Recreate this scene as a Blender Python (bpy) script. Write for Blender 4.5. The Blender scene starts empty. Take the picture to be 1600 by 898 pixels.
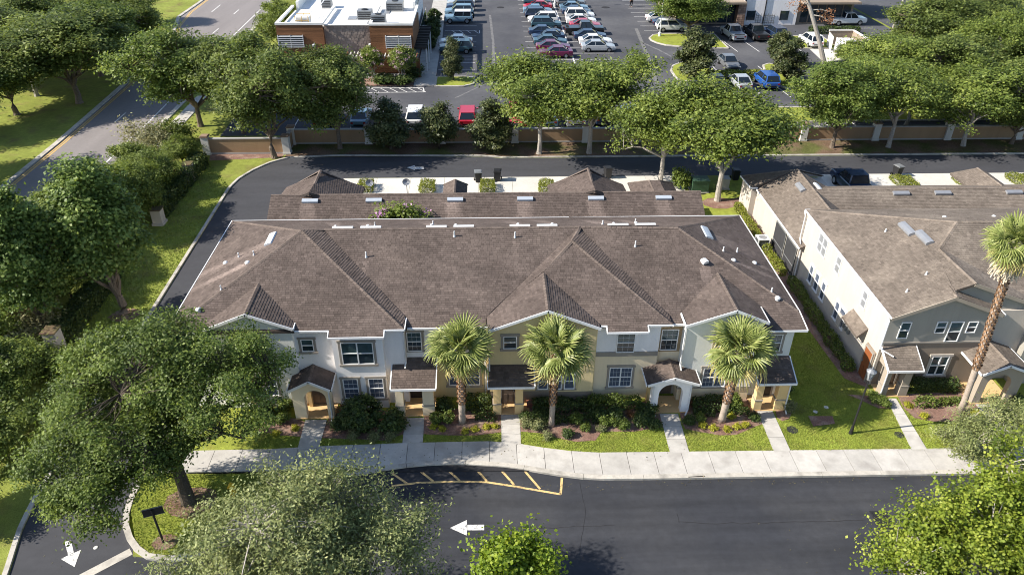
import bpy, math, random
import numpy as np
from mathutils import Vector, Matrix
from mathutils.geometry import tessellate_polygon

random.seed(7)
RNG = np.random.default_rng(11)
S = bpy.context.scene
COL = S.collection

# ------------------------------------------------------------------ camera
CAM_H, F_PX = 28.5, 1169.0
TH, RO, PS = math.radians(32.83), math.radians(0.43), math.radians(2.19)
_f = Vector((math.sin(PS)*math.cos(TH), math.cos(PS)*math.cos(TH), -math.sin(TH)))
_r = Vector((math.cos(PS), -math.sin(PS), 0))
_u = _r.cross(_f)
CR = math.cos(RO)*_r + math.sin(RO)*_u
CU = -math.sin(RO)*_r + math.cos(RO)*_u
cam_d = bpy.data.cameras.new('camera')
cam = bpy.data.objects.new('camera', cam_d)
COL.objects.link(cam)
cam_d.sensor_width = 36.0
cam_d.lens = 36.0*F_PX/1600.0
cam_d.clip_start = 0.5
cam_d.clip_end = 6000
cam.matrix_world = Matrix(((CR.x, CU.x, -_f.x, 0), (CR.y, CU.y, -_f.y, 0), (CR.z, CU.z, -_f.z, CAM_H), (0, 0, 0, 1)))
S.camera = cam

# ------------------------------------------------------------------ light
SUN_EL, SUN_AZ = math.radians(36.5), math.radians(-7.5)    # azimuth measured from -X towards -Y
sd = Vector((-math.cos(SUN_EL)*math.cos(SUN_AZ), math.cos(SUN_EL)*math.sin(SUN_AZ), math.sin(SUN_EL)))
sun_d = bpy.data.lights.new('sun', 'SUN')
sun_d.energy = 5.0
sun_d.angle = math.radians(0.53)
sun_d.color = (1.0, 0.93, 0.82)
sun = bpy.data.objects.new('sun', sun_d)
COL.objects.link(sun)
sun.location = (-60, -5, 80)
sun.rotation_euler = sd.to_track_quat('Z', 'Y').to_euler()
W = bpy.data.worlds.new('World')
S.world = W
W.use_nodes = True
nt = W.node_tree
sky = nt.nodes.new('ShaderNodeTexSky')
sky.sky_type = 'NISHITA'
sky.sun_disc = False
sky.sun_elevation = SUN_EL
sky.sun_rotation = math.atan2(sd.x, sd.y)
sky.altitude = 20
sky.air_density = 1.0
sky.dust_density = 0.6
sky.ozone_density = 1.5
bg = nt.nodes['Background']
bg.inputs['Strength'].default_value = 0.108
nt.links.new(sky.outputs['Color'], bg.inputs['Color'])
S.view_settings.view_transform = 'Standard'
S.view_settings.look = 'None'
S.view_settings.exposure = 0.85
S.view_settings.gamma = 1.0
S.view_settings.use_curve_mapping = False
S.cycles.max_bounces = 6
S.cycles.diffuse_bounces = 3
S.cycles.transparent_max_bounces = 4
S.cycles.use_denoising = True
S.cycles.denoiser = 'OPENIMAGEDENOISE'
S.cycles.denoising_input_passes = 'RGB_ALBEDO_NORMAL'
S.cycles.denoising_prefilter = 'ACCURATE'
S.cycles.filter_width = 1.0
S.cycles.sample_clamp_indirect = 4.0


def gp(u, v, z=0.0):
    """ground point (height z) seen at a place of the 1600 px survey picture"""
    d = CR*((u-800)/F_PX) + CU*((449-v)/F_PX) + _f
    t = (z-CAM_H)/d.z
    return (d.x*t, d.y*t)


# ------------------------------------------------------------------ materials
def _base(name):
    m = bpy.data.materials.new(name)
    m.use_nodes = True
    n = m.node_tree.nodes
    return m, n, m.node_tree.links, n['Principled BSDF']


def mat(name, col, rough=0.85, spec=0.3, noise=((3.0, 0.12),), bump=None, tone=0.0, metal=0.0,
        stretch=None, patch=None, tint=None):
    """procedural material: colour mottled by several noises, optional relief, optional per-piece tone"""
    m, n, L, b = _base(name)
    b.inputs['Roughness'].default_value = rough
    b.inputs['Specular IOR Level'].default_value = spec
    b.inputs['Metallic'].default_value = metal
    tc = n.new('ShaderNodeTexCoord')
    src = tc.outputs['Object']
    if stretch:
        mp = n.new('ShaderNodeMapping')
        mp.inputs['Scale'].default_value = stretch
        L.new(src, mp.inputs['Vector'])
        ssrc = mp.outputs['Vector']
    else:
        ssrc = src
    fac = None
    for k, (sc, am) in enumerate(noise):
        t = n.new('ShaderNodeTexNoise')
        t.inputs['Scale'].default_value = sc
        t.inputs['Detail'].default_value = 4.0
        t.inputs['Roughness'].default_value = 0.6
        L.new(ssrc if k == 0 else src, t.inputs['Vector'])
        r = n.new('ShaderNodeMapRange')
        r.inputs['From Min'].default_value = 0.28
        r.inputs['From Max'].default_value = 0.72
        r.inputs['To Min'].default_value = 1.0-am
        r.inputs['To Max'].default_value = 1.0+am
        L.new(t.outputs['Fac'], r.inputs['Value'])
        if fac is None:
            fac = r.outputs['Result']
        else:
            q = n.new('ShaderNodeMath')
            q.operation = 'MULTIPLY'
            L.new(fac, q.inputs[0])
            L.new(r.outputs['Result'], q.inputs[1])
            fac = q.outputs[0]
    if tone:
        at = n.new('ShaderNodeAttribute')
        at.attribute_name = 'tone'
        r = n.new('ShaderNodeMapRange')
        r.clamp = False
        r.inputs['To Min'].default_value = 1.0-tone
        r.inputs['To Max'].default_value = 1.0+tone
        L.new(at.outputs['Fac'], r.inputs['Value'])
        if fac is None:
            fac = r.outputs['Result']
        else:
            q = n.new('ShaderNodeMath')
            q.operation = 'MULTIPLY'
            L.new(fac, q.inputs[0])
            L.new(r.outputs['Result'], q.inputs[1])
            fac = q.outputs[0]
    rgb = n.new('ShaderNodeRGB')
    rgb.outputs[0].default_value = (*col, 1)
    csrc = rgb.outputs[0]
    if patch:                                  # (second colour, scale, threshold, softness)
        t = n.new('ShaderNodeTexNoise')
        t.inputs['Scale'].default_value = patch[1]
        t.inputs['Detail'].default_value = 5.0
        L.new(src, t.inputs['Vector'])
        r = n.new('ShaderNodeMapRange')
        r.inputs['From Min'].default_value = patch[2]-patch[3]
        r.inputs['From Max'].default_value = patch[2]+patch[3]
        L.new(t.outputs['Fac'], r.inputs['Value'])
        mx = n.new('ShaderNodeMix')
        mx.data_type = 'RGBA'
        L.new(r.outputs['Result'], mx.inputs[0])
        L.new(csrc, mx.inputs[6])
        mx.inputs[7].default_value = (*patch[0], 1)
        csrc = mx.outputs[2]
    if fac is not None:
        mul = n.new('ShaderNodeVectorMath')
        mul.operation = 'SCALE'
        L.new(csrc, mul.inputs[0])
        L.new(fac, mul.inputs['Scale'])
        L.new(mul.outputs[0], b.inputs['Base Color'])
    else:
        L.new(csrc, b.inputs['Base Color'])
    if bump:
        t = n.new('ShaderNodeTexNoise')
        t.inputs['Scale'].default_value = bump[0]
        t.inputs['Detail'].default_value = 3.0
        L.new(src, t.inputs['Vector'])
        bp = n.new('ShaderNodeBump')
        bp.inputs['Strength'].default_value = bump[1]
        bp.inputs['Distance'].default_value = bump[2] if len(bump) > 2 else 0.02
        L.new(t.outputs['Fac'], bp.inputs['Height'])
        L.new(bp.outputs['Normal'], b.inputs['Normal'])
    return m


def leafmat(name, dark, mid, light, trans=0.38, rough=0.55):
    """foliage: colour of each leaf picked from a ramp by its own tone, part of the light passes through"""
    m, n, L, b = _base(name)
    at = n.new('ShaderNodeAttribute')
    at.attribute_name = 'tone'
    cr = n.new('ShaderNodeValToRGB')
    cr.color_ramp.elements[0].color = (*dark, 1)
    cr.color_ramp.elements[1].color = (*light, 1)
    e = cr.color_ramp.elements.new(0.5)
    e.color = (*mid, 1)
    L.new(at.outputs['Fac'], cr.inputs['Fac'])
    L.new(cr.outputs['Color'], b.inputs['Base Color'])
    b.inputs['Roughness'].default_value = rough
    b.inputs['Specular IOR Level'].default_value = 0.35
    tr = n.new('ShaderNodeBsdfTranslucent')
    hs = n.new('ShaderNodeHueSaturation')
    hs.inputs['Hue'].default_value = 0.49
    hs.inputs['Saturation'].default_value = 1.1
    hs.inputs['Value'].default_value = 1.35
    L.new(cr.outputs['Color'], hs.inputs['Color'])
    L.new(hs.outputs['Color'], tr.inputs['Color'])
    mx = n.new('ShaderNodeMixShader')
    mx.inputs[0].default_value = trans
    L.new(b.outputs[0], mx.inputs[1])
    L.new(tr.outputs[0], mx.inputs[2])
    L.new(mx.outputs[0], n['Material Output'].inputs['Surface'])
    return m


M = {}
M['grass'] = mat('grass', (0.215, 0.245, 0.052), 0.95, 0.1, ((0.35, 0.22), (2.2, 0.18), (14, 0.25)), (26, 0.6, 0.05),
                 patch=((0.19, 0.165, 0.06), 0.5, 0.62, 0.1))
M['lawn'] = mat('lawn', (0.25, 0.285, 0.05), 0.95, 0.1, ((0.6, 0.15), (4, 0.18), (22, 0.25)), (30, 0.6, 0.05),
                patch=((0.2, 0.19, 0.045), 0.9, 0.64, 0.12))
M['blade'] = mat('blade', (0.255, 0.315, 0.055), 0.8, 0.15, ((0.8, 0.22), (3, .12)), tone=0.24, patch=((0.3, 0.28, 0.1), 0.7, 0.62, 0.1))
M['asphalt'] = mat('asphalt', (0.032, 0.034, 0.041), 0.86, 0.32, ((0.5, 0.26), (2.5, 0.12), (45, 0.25)), (60, 0.25, 0.01),
                   stretch=(0.14, 1.8, 1), patch=((0.047, 0.048, 0.053), 0.22, 0.56, 0.14))
M['asphalt_lane'] = mat('asphalt_lane', (0.052, 0.053, 0.060), 0.86, 0.32, ((0.5, 0.16), (2.5, 0.08), (45, 0.2)), (60, 0.25, 0.01),
                        stretch=(0.3, 1.3, 1))
M['asphalt_old'] = mat('asphalt_old', (0.068, 0.069, 0.078), 0.9, 0.25, ((0.2, 0.14), (1.6, 0.08), (25, 0.16)), (40, 0.25, 0.01),
                       stretch=(1, 0.35, 1), patch=((0.1, 0.1, 0.106), 0.12, 0.55, 0.12))
M['avenue'] = mat('avenue', (0.22, 0.2, 0.195), 0.9, 0.25, ((0.3, 0.1), (3, 0.06), (25, 0.12)), (40, 0.25, 0.01), stretch=(1.6, 0.15, 1))
M['crack'] = mat('crack', (0.03, 0.03, 0.033), 0.9, 0.2, ((3, 0.2),))
M['concrete_dust'] = mat('concrete_dust', (0.16, 0.158, 0.16), 0.95, 0.2, ((1.5, 0.25), (9, 0.25)))
M['concrete'] = mat('concrete', (0.47, 0.45, 0.42), 0.9, 0.2, ((0.7, 0.08), (5, 0.07), (50, 0.08)), (40, 0.12, 0.01), tone=0.09, patch=((0.37, 0.35, 0.325), 1.1, 0.6, 0.12))
M['kerb'] = mat('kerb', (0.47, 0.44, 0.39), 0.9, 0.2, ((1.2, 0.12), (9, 0.1)), (30, 0.1, 0.01), patch=((0.3, 0.28, 0.25), 1.3, 0.58, 0.1))
M['driveway'] = mat('driveway', (0.56, 0.535, 0.49), 0.9, 0.2, ((0.6, 0.08), (6, 0.06)), (40, 0.2, 0.01), tone=0.05)
M['mulch'] = mat('mulch', (0.24, 0.145, 0.115), 0.95, 0.1, ((1.2, 0.2), (9, 0.3), (40, 0.4)), (35, 0.9, 0.05),
                 patch=((0.32, 0.24, 0.19), 1.5, 0.6, 0.12))
M['leaf_fallen'] = leafmat('leaf_fallen', (0.05, 0.04, 0.02), (0.1, 0.085, 0.04), (0.2, 0.18, 0.1), 0.0)
M['litter'] = mat('litter', (0.17, 0.115, 0.08), 0.95, 0.1, ((0.6, 0.25), (7, 0.35), (30, 0.35)), (30, 0.9, 0.05),
                  patch=((0.11, 0.12, 0.04), 0.35, 0.52, 0.08))
M['white_paint'] = mat('white_paint', (0.66, 0.65, 0.63), 0.7, 0.3, ((2.0, 0.1), (18, 0.16)), patch=((0.22, 0.22, 0.22), 7, 0.60, 0.07))
M['yellow_paint'] = mat('yellow_paint', (0.66, 0.46, 0.20), 0.75, 0.3, ((2.0, 0.1), (18, 0.16)), patch=((0.2, 0.16, 0.11), 7, 0.60, 0.08))
M['road_yellow'] = mat('road_yellow', (0.62, 0.40, 0.12), 0.75, 0.3, ((2.0, 0.1), (18, 0.16)))
SH = ((0.3, 0.2), (1.6, 0.12), (20, 0.12))
M['shingle'] = mat('shingle', (0.112, 0.088, 0.077), 0.95, 0.15, SH, (90, 0.4, 0.01), tone=0.27, patch=((0.132, 0.104, 0.090), 0.35, 0.62, 0.1))
M['shingle_base'] = mat('shingle_base', (0.085, 0.072, 0.066), 0.95, 0.1, SH, (90, 0.4, 0.01))
M['shingle_tan'] = mat('shingle_tan', (0.165, 0.137, 0.114), 0.95, 0.15, SH, (90, 0.4, 0.01), tone=0.25, patch=((0.2, 0.168, 0.138), 0.3, 0.6, 0.1))
M['shingle_tan_base'] = mat('shingle_tan_base', (0.12, 0.1, 0.085), 0.95, 0.1, SH, (90, 0.4, 0.01))
M['ridge'] = mat('ridge', (0.142, 0.113, 0.097), 0.95, 0.1, ((0.8, 0.15), (12, 0.2)), (60, 0.4, 0.01), tone=0.2)
M['ridge_tan'] = mat('ridge_tan', (0.2, 0.165, 0.136), 0.95, 0.1, ((0.8, 0.15), (12, 0.2)), (60, 0.4, 0.01), tone=0.2)


def stucco(name, col):
    M[name] = mat(name, col, 0.92, 0.15, ((1.6, 0.07), (0.6, 0.04), (14, 0.03)), stretch=(1, 1, 0.12))


stucco('stucco_white', (0.86, 0.835, 0.83))
stucco('stucco_cream', (0.80, 0.665, 0.47))
stucco('stucco_yellow', (0.69, 0.56, 0.32))
stucco('stucco_tan', (0.72, 0.52, 0.26))
stucco('stucco_brown', (0.36, 0.26, 0.15))
stucco('stucco_mint', (0.78, 0.78, 0.73))
stucco('stucco_grey', (0.33, 0.315, 0.28))
stucco('stucco_umber', (0.26, 0.21, 0.165))
stucco('stucco_ivory', (0.50, 0.45, 0.395))
stucco('stucco_taupe', (0.36, 0.31, 0.25))
stucco('trim_taupe', (0.30, 0.27, 0.235))
stucco('wall_rust', (0.34, 0.23, 0.14))
stucco('wall_grey', (0.36, 0.35, 0.34))
stucco('pale_stone', (0.62, 0.60, 0.56))
M['porch_floor'] = mat('porch_floor', (0.62, 0.42, 0.21), 0.85, 0.25, ((1, 0.08), (14, 0.08)))
M['trim_white'] = mat('trim_white', (0.80, 0.80, 0.80), 0.5, 0.4, ((2, 0.03),))
M['metal_white'] = mat('metal_white', (0.66, 0.67, 0.68), 0.45, 0.5, ((3, 0.05),))
M['vent_grey'] = mat('vent_grey', (0.30, 0.31, 0.33), 0.4, 0.5, ((3, 0.08),), metal=0.3)
M['glass'] = mat('glass', (0.022, 0.036, 0.045), 0.06, 0.6, ((1.5, 0.4),))
M['glass_blind'] = mat('glass_blind', (0.085, 0.105, 0.15), 0.12, 0.5, ((1.0, 0.1),))
M['glass_reflection'] = mat('glass_reflection', (0.05, 0.085, 0.095), 0.08, 0.6, ((1.5, 0.4),))  # teal reflection of the upper panes painted into the glass colour
M['screen'] = mat('screen', (0.045, 0.045, 0.05), 0.7, 0.2, ((2, 0.1),))
M['door'] = mat('door', (0.12, 0.085, 0.065), 0.5, 0.4, ((4, 0.1),))
M['door_red'] = mat('door_red', (0.26, 0.085, 0.03), 0.5, 0.4, ((4, 0.1),))
M['dark_metal'] = mat('dark_metal', (0.02, 0.02, 0.022), 0.5, 0.4, ((4, 0.1),))
M['grey_metal'] = mat('grey_metal', (0.26, 0.27, 0.28), 0.5, 0.4, ((4, 0.1),), metal=0.4)
M['bark'] = mat('bark', (0.17, 0.135, 0.105), 0.95, 0.1, ((1.5, 0.2), (12, 0.3)), (20, 0.8, 0.03), stretch=(1, 1, 0.3))
M['bark_pale'] = mat('bark_pale', (0.36, 0.33, 0.29), 0.95, 0.1, ((1.5, 0.15), (12, 0.25)), (20, 0.7, 0.03), stretch=(1, 1, 0.3))
M['bark_dark'] = mat('bark_dark', (0.085, 0.07, 0.055), 0.95, 0.1, ((1.5, 0.2), (12, 0.3)), (20, 0.8, 0.03), stretch=(1, 1, 0.3))
M['palm_trunk'] = mat('palm_trunk', (0.37, 0.31, 0.26), 0.95, 0.1, ((2, 0.2), (14, 0.2)), (25, 0.6, 0.03))
M['palm_boot'] = mat('palm_boot', (0.36, 0.22, 0.13), 0.95, 0.1, ((2, 0.2), (14, 0.2)), tone=0.35)
M['palm_thatch'] = mat('palm_thatch', (0.50, 0.43, 0.33), 0.95, 0.1, ((3, 0.2),), tone=0.3)
M['roof_white'] = mat('roof_white', (0.80, 0.79, 0.76), 0.7, 0.3, ((0.2, 0.06), (1.5, 0.04)), patch=((0.62, 0.6, 0.56), 0.25, 0.62, 0.12))
M['wood_clad'] = mat('wood_clad', (0.2, 0.092, 0.043), 0.6, 0.3, ((1.5, 0.25), (9, 0.2)), stretch=(0.4, 0.4, 5), tone=0.25)
M['block_grey'] = mat('block_grey', (0.27, 0.225, 0.2), 0.9, 0.2, ((1, 0.1), (8, 0.1)), tone=0.15)
M['tan_wall'] = mat('tan_wall', (0.30, 0.24, 0.185), 0.9, 0.2, ((1, 0.1), (8, 0.1)))
M['rust_block'] = mat('rust_block', (0.30, 0.20, 0.15), 0.9, 0.2, ((1, 0.15),), tone=0.35)
M['hydrant'] = mat('hydrant', (0.65, 0.42, 0.03), 0.5, 0.4, ((4, 0.1),))
M['green_box'] = mat('green_box', (0.04, 0.085, 0.05), 0.6, 0.3, ((4, 0.1),))
M['cap_brown'] = mat('cap_brown', (0.24, 0.17, 0.125), 0.9, 0.2, ((4, 0.2),))
M['vent_blue'] = mat('vent_blue', (0.38, 0.42, 0.47), 0.35, 0.5, ((3, 0.06),))
M['terracotta'] = mat('terracotta', (0.36, 0.13, 0.09), 0.8, 0.2, ((4, 0.15),))
M['tyre'] = mat('tyre', (0.014, 0.014, 0.015), 0.85, 0.2, ())
M['rim'] = mat('rim', (0.40, 0.41, 0.43), 0.3, 0.5, (), metal=0.7)
M['car_glass'] = mat('car_glass', (0.012, 0.018, 0.026), 0.05, 0.6, ())
M['lamp_red'] = mat('lamp_red', (0.30, 0.012, 0.015), 0.2, 0.5, ())
M['lamp_clear'] = mat('lamp_clear', (0.36, 0.38, 0.40), 0.15, 0.6, ())


def paint(name, col):
    m, n, L, b = _base(name)
    b.inputs['Base Color'].default_value = (*col, 1)
    b.inputs['Roughness'].default_value = 0.28
    b.inputs['Specular IOR Level'].default_value = 0.5
    b.inputs['Coat Weight'].default_value = 0.6
    b.inputs['Coat Roughness'].default_value = 0.06
    M[name] = m


for _n, _c in (('white', (0.72, 0.72, 0.71)), ('silver', (0.36, 0.38, 0.40)), ('black', (0.014, 0.015, 0.017)), ('navy', (0.015, 0.03, 0.07)),
               ('teal', (0.03, 0.075, 0.1)), ('blue', (0.02, 0.085, 0.32)), ('red', (0.42, 0.012, 0.03)), ('maroon', (0.12, 0.012, 0.05)),
               ('grey', (0.12, 0.125, 0.13)), ('steel', (0.13, 0.22, 0.30)), ('pink', (0.55, 0.02, 0.08))):
    paint('paint_'+_n, _c)

M['leaf_oak'] = leafmat('leaf_oak', (0.04, 0.062, 0.015), (0.128, 0.172, 0.04), (0.27, 0.315, 0.085))
M['leaf_oak_near'] = leafmat('leaf_oak_near', (0.036, 0.062, 0.014), (0.12, 0.172, 0.034), (0.27, 0.335, 0.08))
M['leaf_olive'] = leafmat('leaf_olive', (0.08, 0.096, 0.03), (0.205, 0.238, 0.082), (0.38, 0.4, 0.165), 0.22)
M['leaf_maple'] = leafmat('leaf_maple', (0.06, 0.1, 0.008), (0.17, 0.25, 0.02), (0.34, 0.4, 0.04), 0.36)
M['leaf_yellow'] = leafmat('leaf_yellow', (0.062, 0.098, 0.01), (0.185, 0.245, 0.024), (0.36, 0.4, 0.065), 0.36)
M['leaf_gum'] = leafmat('leaf_gum', (0.042, 0.075, 0.016), (0.125, 0.185, 0.04), (0.29, 0.37, 0.1), 0.3)
M['leaf_magnolia'] = leafmat('leaf_magnolia', (0.022, 0.034, 0.012), (0.068, 0.088, 0.028), (0.16, 0.165, 0.065), 0.15, 0.5)
M['leaf_elm'] = leafmat('leaf_elm', (0.045, 0.072, 0.013), (0.145, 0.195, 0.036), (0.29, 0.34, 0.075), 0.32)
M['leaf_bush'] = leafmat('leaf_bush', (0.016, 0.032, 0.01), (0.048, 0.078, 0.018), (0.12, 0.16, 0.036), 0.2)
M['leaf_hedge'] = leafmat('leaf_hedge', (0.04, 0.062, 0.013), (0.105, 0.15, 0.026), (0.22, 0.27, 0.055), 0.25)
M['leaf_lime'] = leafmat('leaf_lime', (0.16, 0.17, 0.014), (0.36, 0.37, 0.03), (0.58, 0.53, 0.08), 0.3)
M['leaf_pale'] = leafmat('leaf_pale', (0.09, 0.11, 0.04), (0.18, 0.2, 0.08), (0.3, 0.31, 0.15), 0.25)
M['leaf_dry'] = leafmat('leaf_dry', (0.16, 0.07, 0.03), (0.28, 0.13, 0.06), (0.40, 0.22, 0.11), 0.2)
M['leaf_straw'] = leafmat('leaf_straw', (0.14, 0.13, 0.06), (0.26, 0.25, 0.12), (0.38, 0.37, 0.2), 0.25)
M['leaf_sunlit'] = leafmat('leaf_sunlit', (0.08, 0.1, 0.014), (0.19, 0.22, 0.03), (0.33, 0.35, 0.06), 0.25)  # lighter hedge leaf, the sunlit look painted into its colour
M['petal'] = leafmat('petal', (0.36, 0.16, 0.34), (0.5, 0.26, 0.46), (0.62, 0.38, 0.56), 0.25)
M['petal_pale'] = leafmat('petal_pale', (0.45, 0.3, 0.34), (0.55, 0.38, 0.42), (0.66, 0.5, 0.52), 0.25)
M['frond'] = leafmat('frond', (0.085, 0.115, 0.026), (0.25, 0.295, 0.085), (0.48, 0.48, 0.19), 0.28, 0.45)
M['frond_old'] = leafmat('frond_old', (0.3, 0.25, 0.09), (0.48, 0.42, 0.16), (0.62, 0.55, 0.26), 0.25, 0.55)

# ------------------------------------------------------------------ objects
ORG = {}


def thing(name, label, cat, loc=(0, 0, 0), group=None, rz=0.0):
    o = bpy.data.objects.new(name, None)
    COL.objects.link(o)
    o.empty_display_size = 0.3
    o.location = loc
    o.rotation_euler = (0, 0, rz)
    o['label'] = label
    o['category'] = cat
    if group:
        o['group'] = group
    ORG[o.name] = Vector(loc)
    return o


def tag(o, label, cat, group=None):
    o['label'] = label
    o['category'] = cat
    if group:
        o['group'] = group
    return o


class MB:
    """collects faces and links them as ONE mesh object"""
    def __init__(s):
        s.v, s.f, s.m, s.t = [], [], [], []

    def face(s, pts, m=0, t=0.5):
        k = len(s.v)
        s.v.extend(tuple(p) for p in pts)
        s.f.append(tuple(range(k, k+len(pts))))
        s.m.append(m)
        s.t.append(t)

    def box(s, x0, x1, y0, y1, z0, z1, m=0, t=0.5, bottom=True):
        k = len(s.v)
        s.v += [(x0, y0, z0), (x1, y0, z0), (x1, y1, z0), (x0, y1, z0), (x0, y0, z1), (x1, y0, z1), (x1, y1, z1), (x0, y1, z1)]
        fs = [(4, 5, 6, 7), (0, 1, 5, 4), (1, 2, 6, 5), (2, 3, 7, 6), (3, 0, 4, 7)]
        if bottom:
            fs.append((3, 2, 1, 0))
        for q in fs:
            s.f.append(tuple(k+i for i in q))
            s.m.append(m)
            s.t.append(t)
        return s

    def obox(s, c, ax, hl, hw, z0, z1, m=0, t=0.5):
        """box along direction ax (2D) about centre c"""
        a = Vector((ax[0], ax[1])).normalized()
        b = Vector((-a.y, a.x))
        p = [(c[0]+a.x*i*hl+b.x*j*hw, c[1]+a.y*i*hl+b.y*j*hw) for i, j in ((-1, -1), (1, -1), (1, 1), (-1, 1))]
        return s.prism(p, z0, z1, m, t)

    def prism(s, poly, z0, z1, m=0, t=0.5):
        a = sum(poly[i][0]*poly[(i+1) % len(poly)][1]-poly[(i+1) % len(poly)][0]*poly[i][1] for i in range(len(poly)))
        if a < 0:
            poly = poly[::-1]
        n = len(poly)
        k = len(s.v)
        s.v += [(p[0], p[1], z0) for p in poly]+[(p[0], p[1], z1) for p in poly]
        s.f.append(tuple(k+n+i for i in range(n)))
        s.f.append(tuple(k+n-1-i for i in range(n)))
        for i in range(n):
            j = (i+1) % n
            s.f.append((k+i, k+j, k+n+j, k+n+i))
        s.m += [m]*(n+2)
        s.t += [t]*(n+2)
        return s

    def extr(s, poly, y0, y1, m=0, t=0.5):
        """XZ polygon pushed along Y"""
        a = sum(poly[i][0]*poly[(i+1) % len(poly)][1]-poly[(i+1) % len(poly)][0]*poly[i][1] for i in range(len(poly)))
        if a < 0:
            poly = poly[::-1]
        n = len(poly)
        k = len(s.v)
        s.v += [(p[0], y0, p[1]) for p in poly]+[(p[0], y1, p[1]) for p in poly]
        s.f.append(tuple(k+i for i in range(n)))
        s.f.append(tuple(k+2*n-1-i for i in range(n)))
        for i in range(n):
            j = (i+1) % n
            s.f.append((k+j, k+i, k+n+i, k+n+j))
        s.m += [m]*(n+2)
        s.t += [t]*(n+2)
        return s

    def beam(s, a, b, w, h, m=0, t=0.5):
        """bar of section w x h from point a to point b, its top edge on the line"""
        a, b = Vector(a), Vector(b)
        d = (b-a).normalized()
        sd_ = d.cross(Vector((0, 0, 1)))
        if sd_.length < 1e-4:
            sd_ = Vector((1, 0, 0))
        sd_.normalize()
        up = sd_.cross(d)
        k = len(s.v)
        for p in (a, b):
            for i, j in ((-1, -1), (1, -1), (1, 0), (-1, 0)):
                s.v.append(tuple(p+sd_*(i*w/2)+up*(j*h)))
        for q in ((0, 1, 2, 3), (7, 6, 5, 4), (0, 4, 5, 1), (1, 5, 6, 2), (2, 6, 7, 3), (3, 7, 4, 0)):
            s.f.append(tuple(k+i for i in q))
            s.m.append(m)
            s.t.append(t)
        return s

    def tube(s, path, radii, n=8, m=0, t=0.5, cap=True):
        path = [Vector(p) for p in path]
        rings = []
        ref = Vector((0, 0, 1))
        for i, p in enumerate(path):
            d = (path[min(i+1, len(path)-1)]-path[max(i-1, 0)])
            if d.length < 1e-6:
                d = Vector((0, 0, 1))
            d.normalize()
            a = d.cross(ref)
            if a.length < 0.1:
                a = d.cross(Vector((1, 0, 0)))
            a.normalize()
            b = d.cross(a)
            k = len(s.v)
            r = radii[i] if hasattr(radii, '__len__') else radii
            s.v += [tuple(p+a*(r*math.cos(2*math.pi*j/n))+b*(r*math.sin(2*math.pi*j/n))) for j in range(n)]
            rings.append(k)
        for k0, k1 in zip(rings, rings[1:]):
            for j in range(n):
                jj = (j+1) % n
                s.f.append((k0+j, k1+j, k1+jj, k0+jj))
                s.m.append(m)
                s.t.append(t)
        if cap:
            for k, fl in ((rings[0], 0), (rings[-1], 1)):
                s.f.append(tuple(k+(j if fl == 0 else n-1-j) for j in range(n)))
                s.m.append(m)
                s.t.append(t)
        return s

    def cyl(s, x, y, z0, z1, r, n=12, m=0, r1=None, t=0.5):
        return s.tube([(x, y, z0), (x, y, z1)], [r, r if r1 is None else r1], n, m, t)

    def ell(s, c, r, nu=10, nv=6, m=0, t=0.5):
        k = len(s.v)
        for i in range(nv+1):
            a = math.pi*i/nv
            for j in range(nu):
                b = 2*math.pi*j/nu
                s.v.append((c[0]+r[0]*math.sin(a)*math.cos(b), c[1]+r[1]*math.sin(a)*math.sin(b), c[2]-r[2]*math.cos(a)))
        for i in range(nv):
            for j in range(nu):
                jj = (j+1) % nu
                s.f.append((k+i*nu+j, k+i*nu+jj, k+(i+1)*nu+jj, k+(i+1)*nu+j))
                s.m.append(m)
                s.t.append(t)
        return s

    def build(s, name, mats, parent=None, kind=None, smooth=False, world=True, tones=False, origin=None):
        if not isinstance(mats, (list, tuple)):
            mats = [mats]
        if parent is not None and world:
            og = ORG[parent.name]
        elif parent is None and world:
            if origin is None:
                xs = [p[0] for p in s.v]
                ys = [p[1] for p in s.v]
                origin = ((min(xs)+max(xs))/2, (min(ys)+max(ys))/2, min(p[2] for p in s.v))
            og = Vector(origin)
        else:
            og = Vector((0, 0, 0))
        me = bpy.data.meshes.new(name)
        me.from_pydata([(p[0]-og.x, p[1]-og.y, p[2]-og.z) for p in s.v], [], s.f)
        for x in mats:
            me.materials.append(M[x] if isinstance(x, str) else x)
        if len(mats) > 1:
            me.polygons.foreach_set('material_index', s.m)
        if tones:
            a = me.attributes.new('tone', 'FLOAT', 'FACE')
            a.data.foreach_set('value', s.t)
        if smooth:
            me.polygons.foreach_set('use_smooth', [True]*len(s.f))
        me.update()
        o = bpy.data.objects.new(name, me)
        COL.objects.link(o)
        if parent is not None:
            o.parent = parent
            ORG[o.name] = ORG.get(parent.name, Vector()).copy()
        elif world:
            o.location = og
            ORG[o.name] = og.copy()
        else:
            ORG[o.name] = Vector()
        if kind:
            o['kind'] = kind
        return o


def piece(name, me, parent, loc=(0, 0, 0)):
    o = bpy.data.objects.new(name, me)
    COL.objects.link(o)
    o.parent = parent
    o.location = loc
    return o


KIDS = {}


def dup(o, parent=None):
    """a copy of a thing with its parts and their sub-parts"""
    c = o.copy()
    COL.objects.link(c)
    if parent is not None:
        c.parent = parent
        c.matrix_parent_inverse = o.matrix_parent_inverse.copy()
    ch = KIDS.get(o.name)
    if ch is None:
        ch = [x for x in bpy.data.objects if x.parent == o and x is not c]
        KIDS[o.name] = ch
    for k in ch:
        dup(k, c)
    return c


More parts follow.
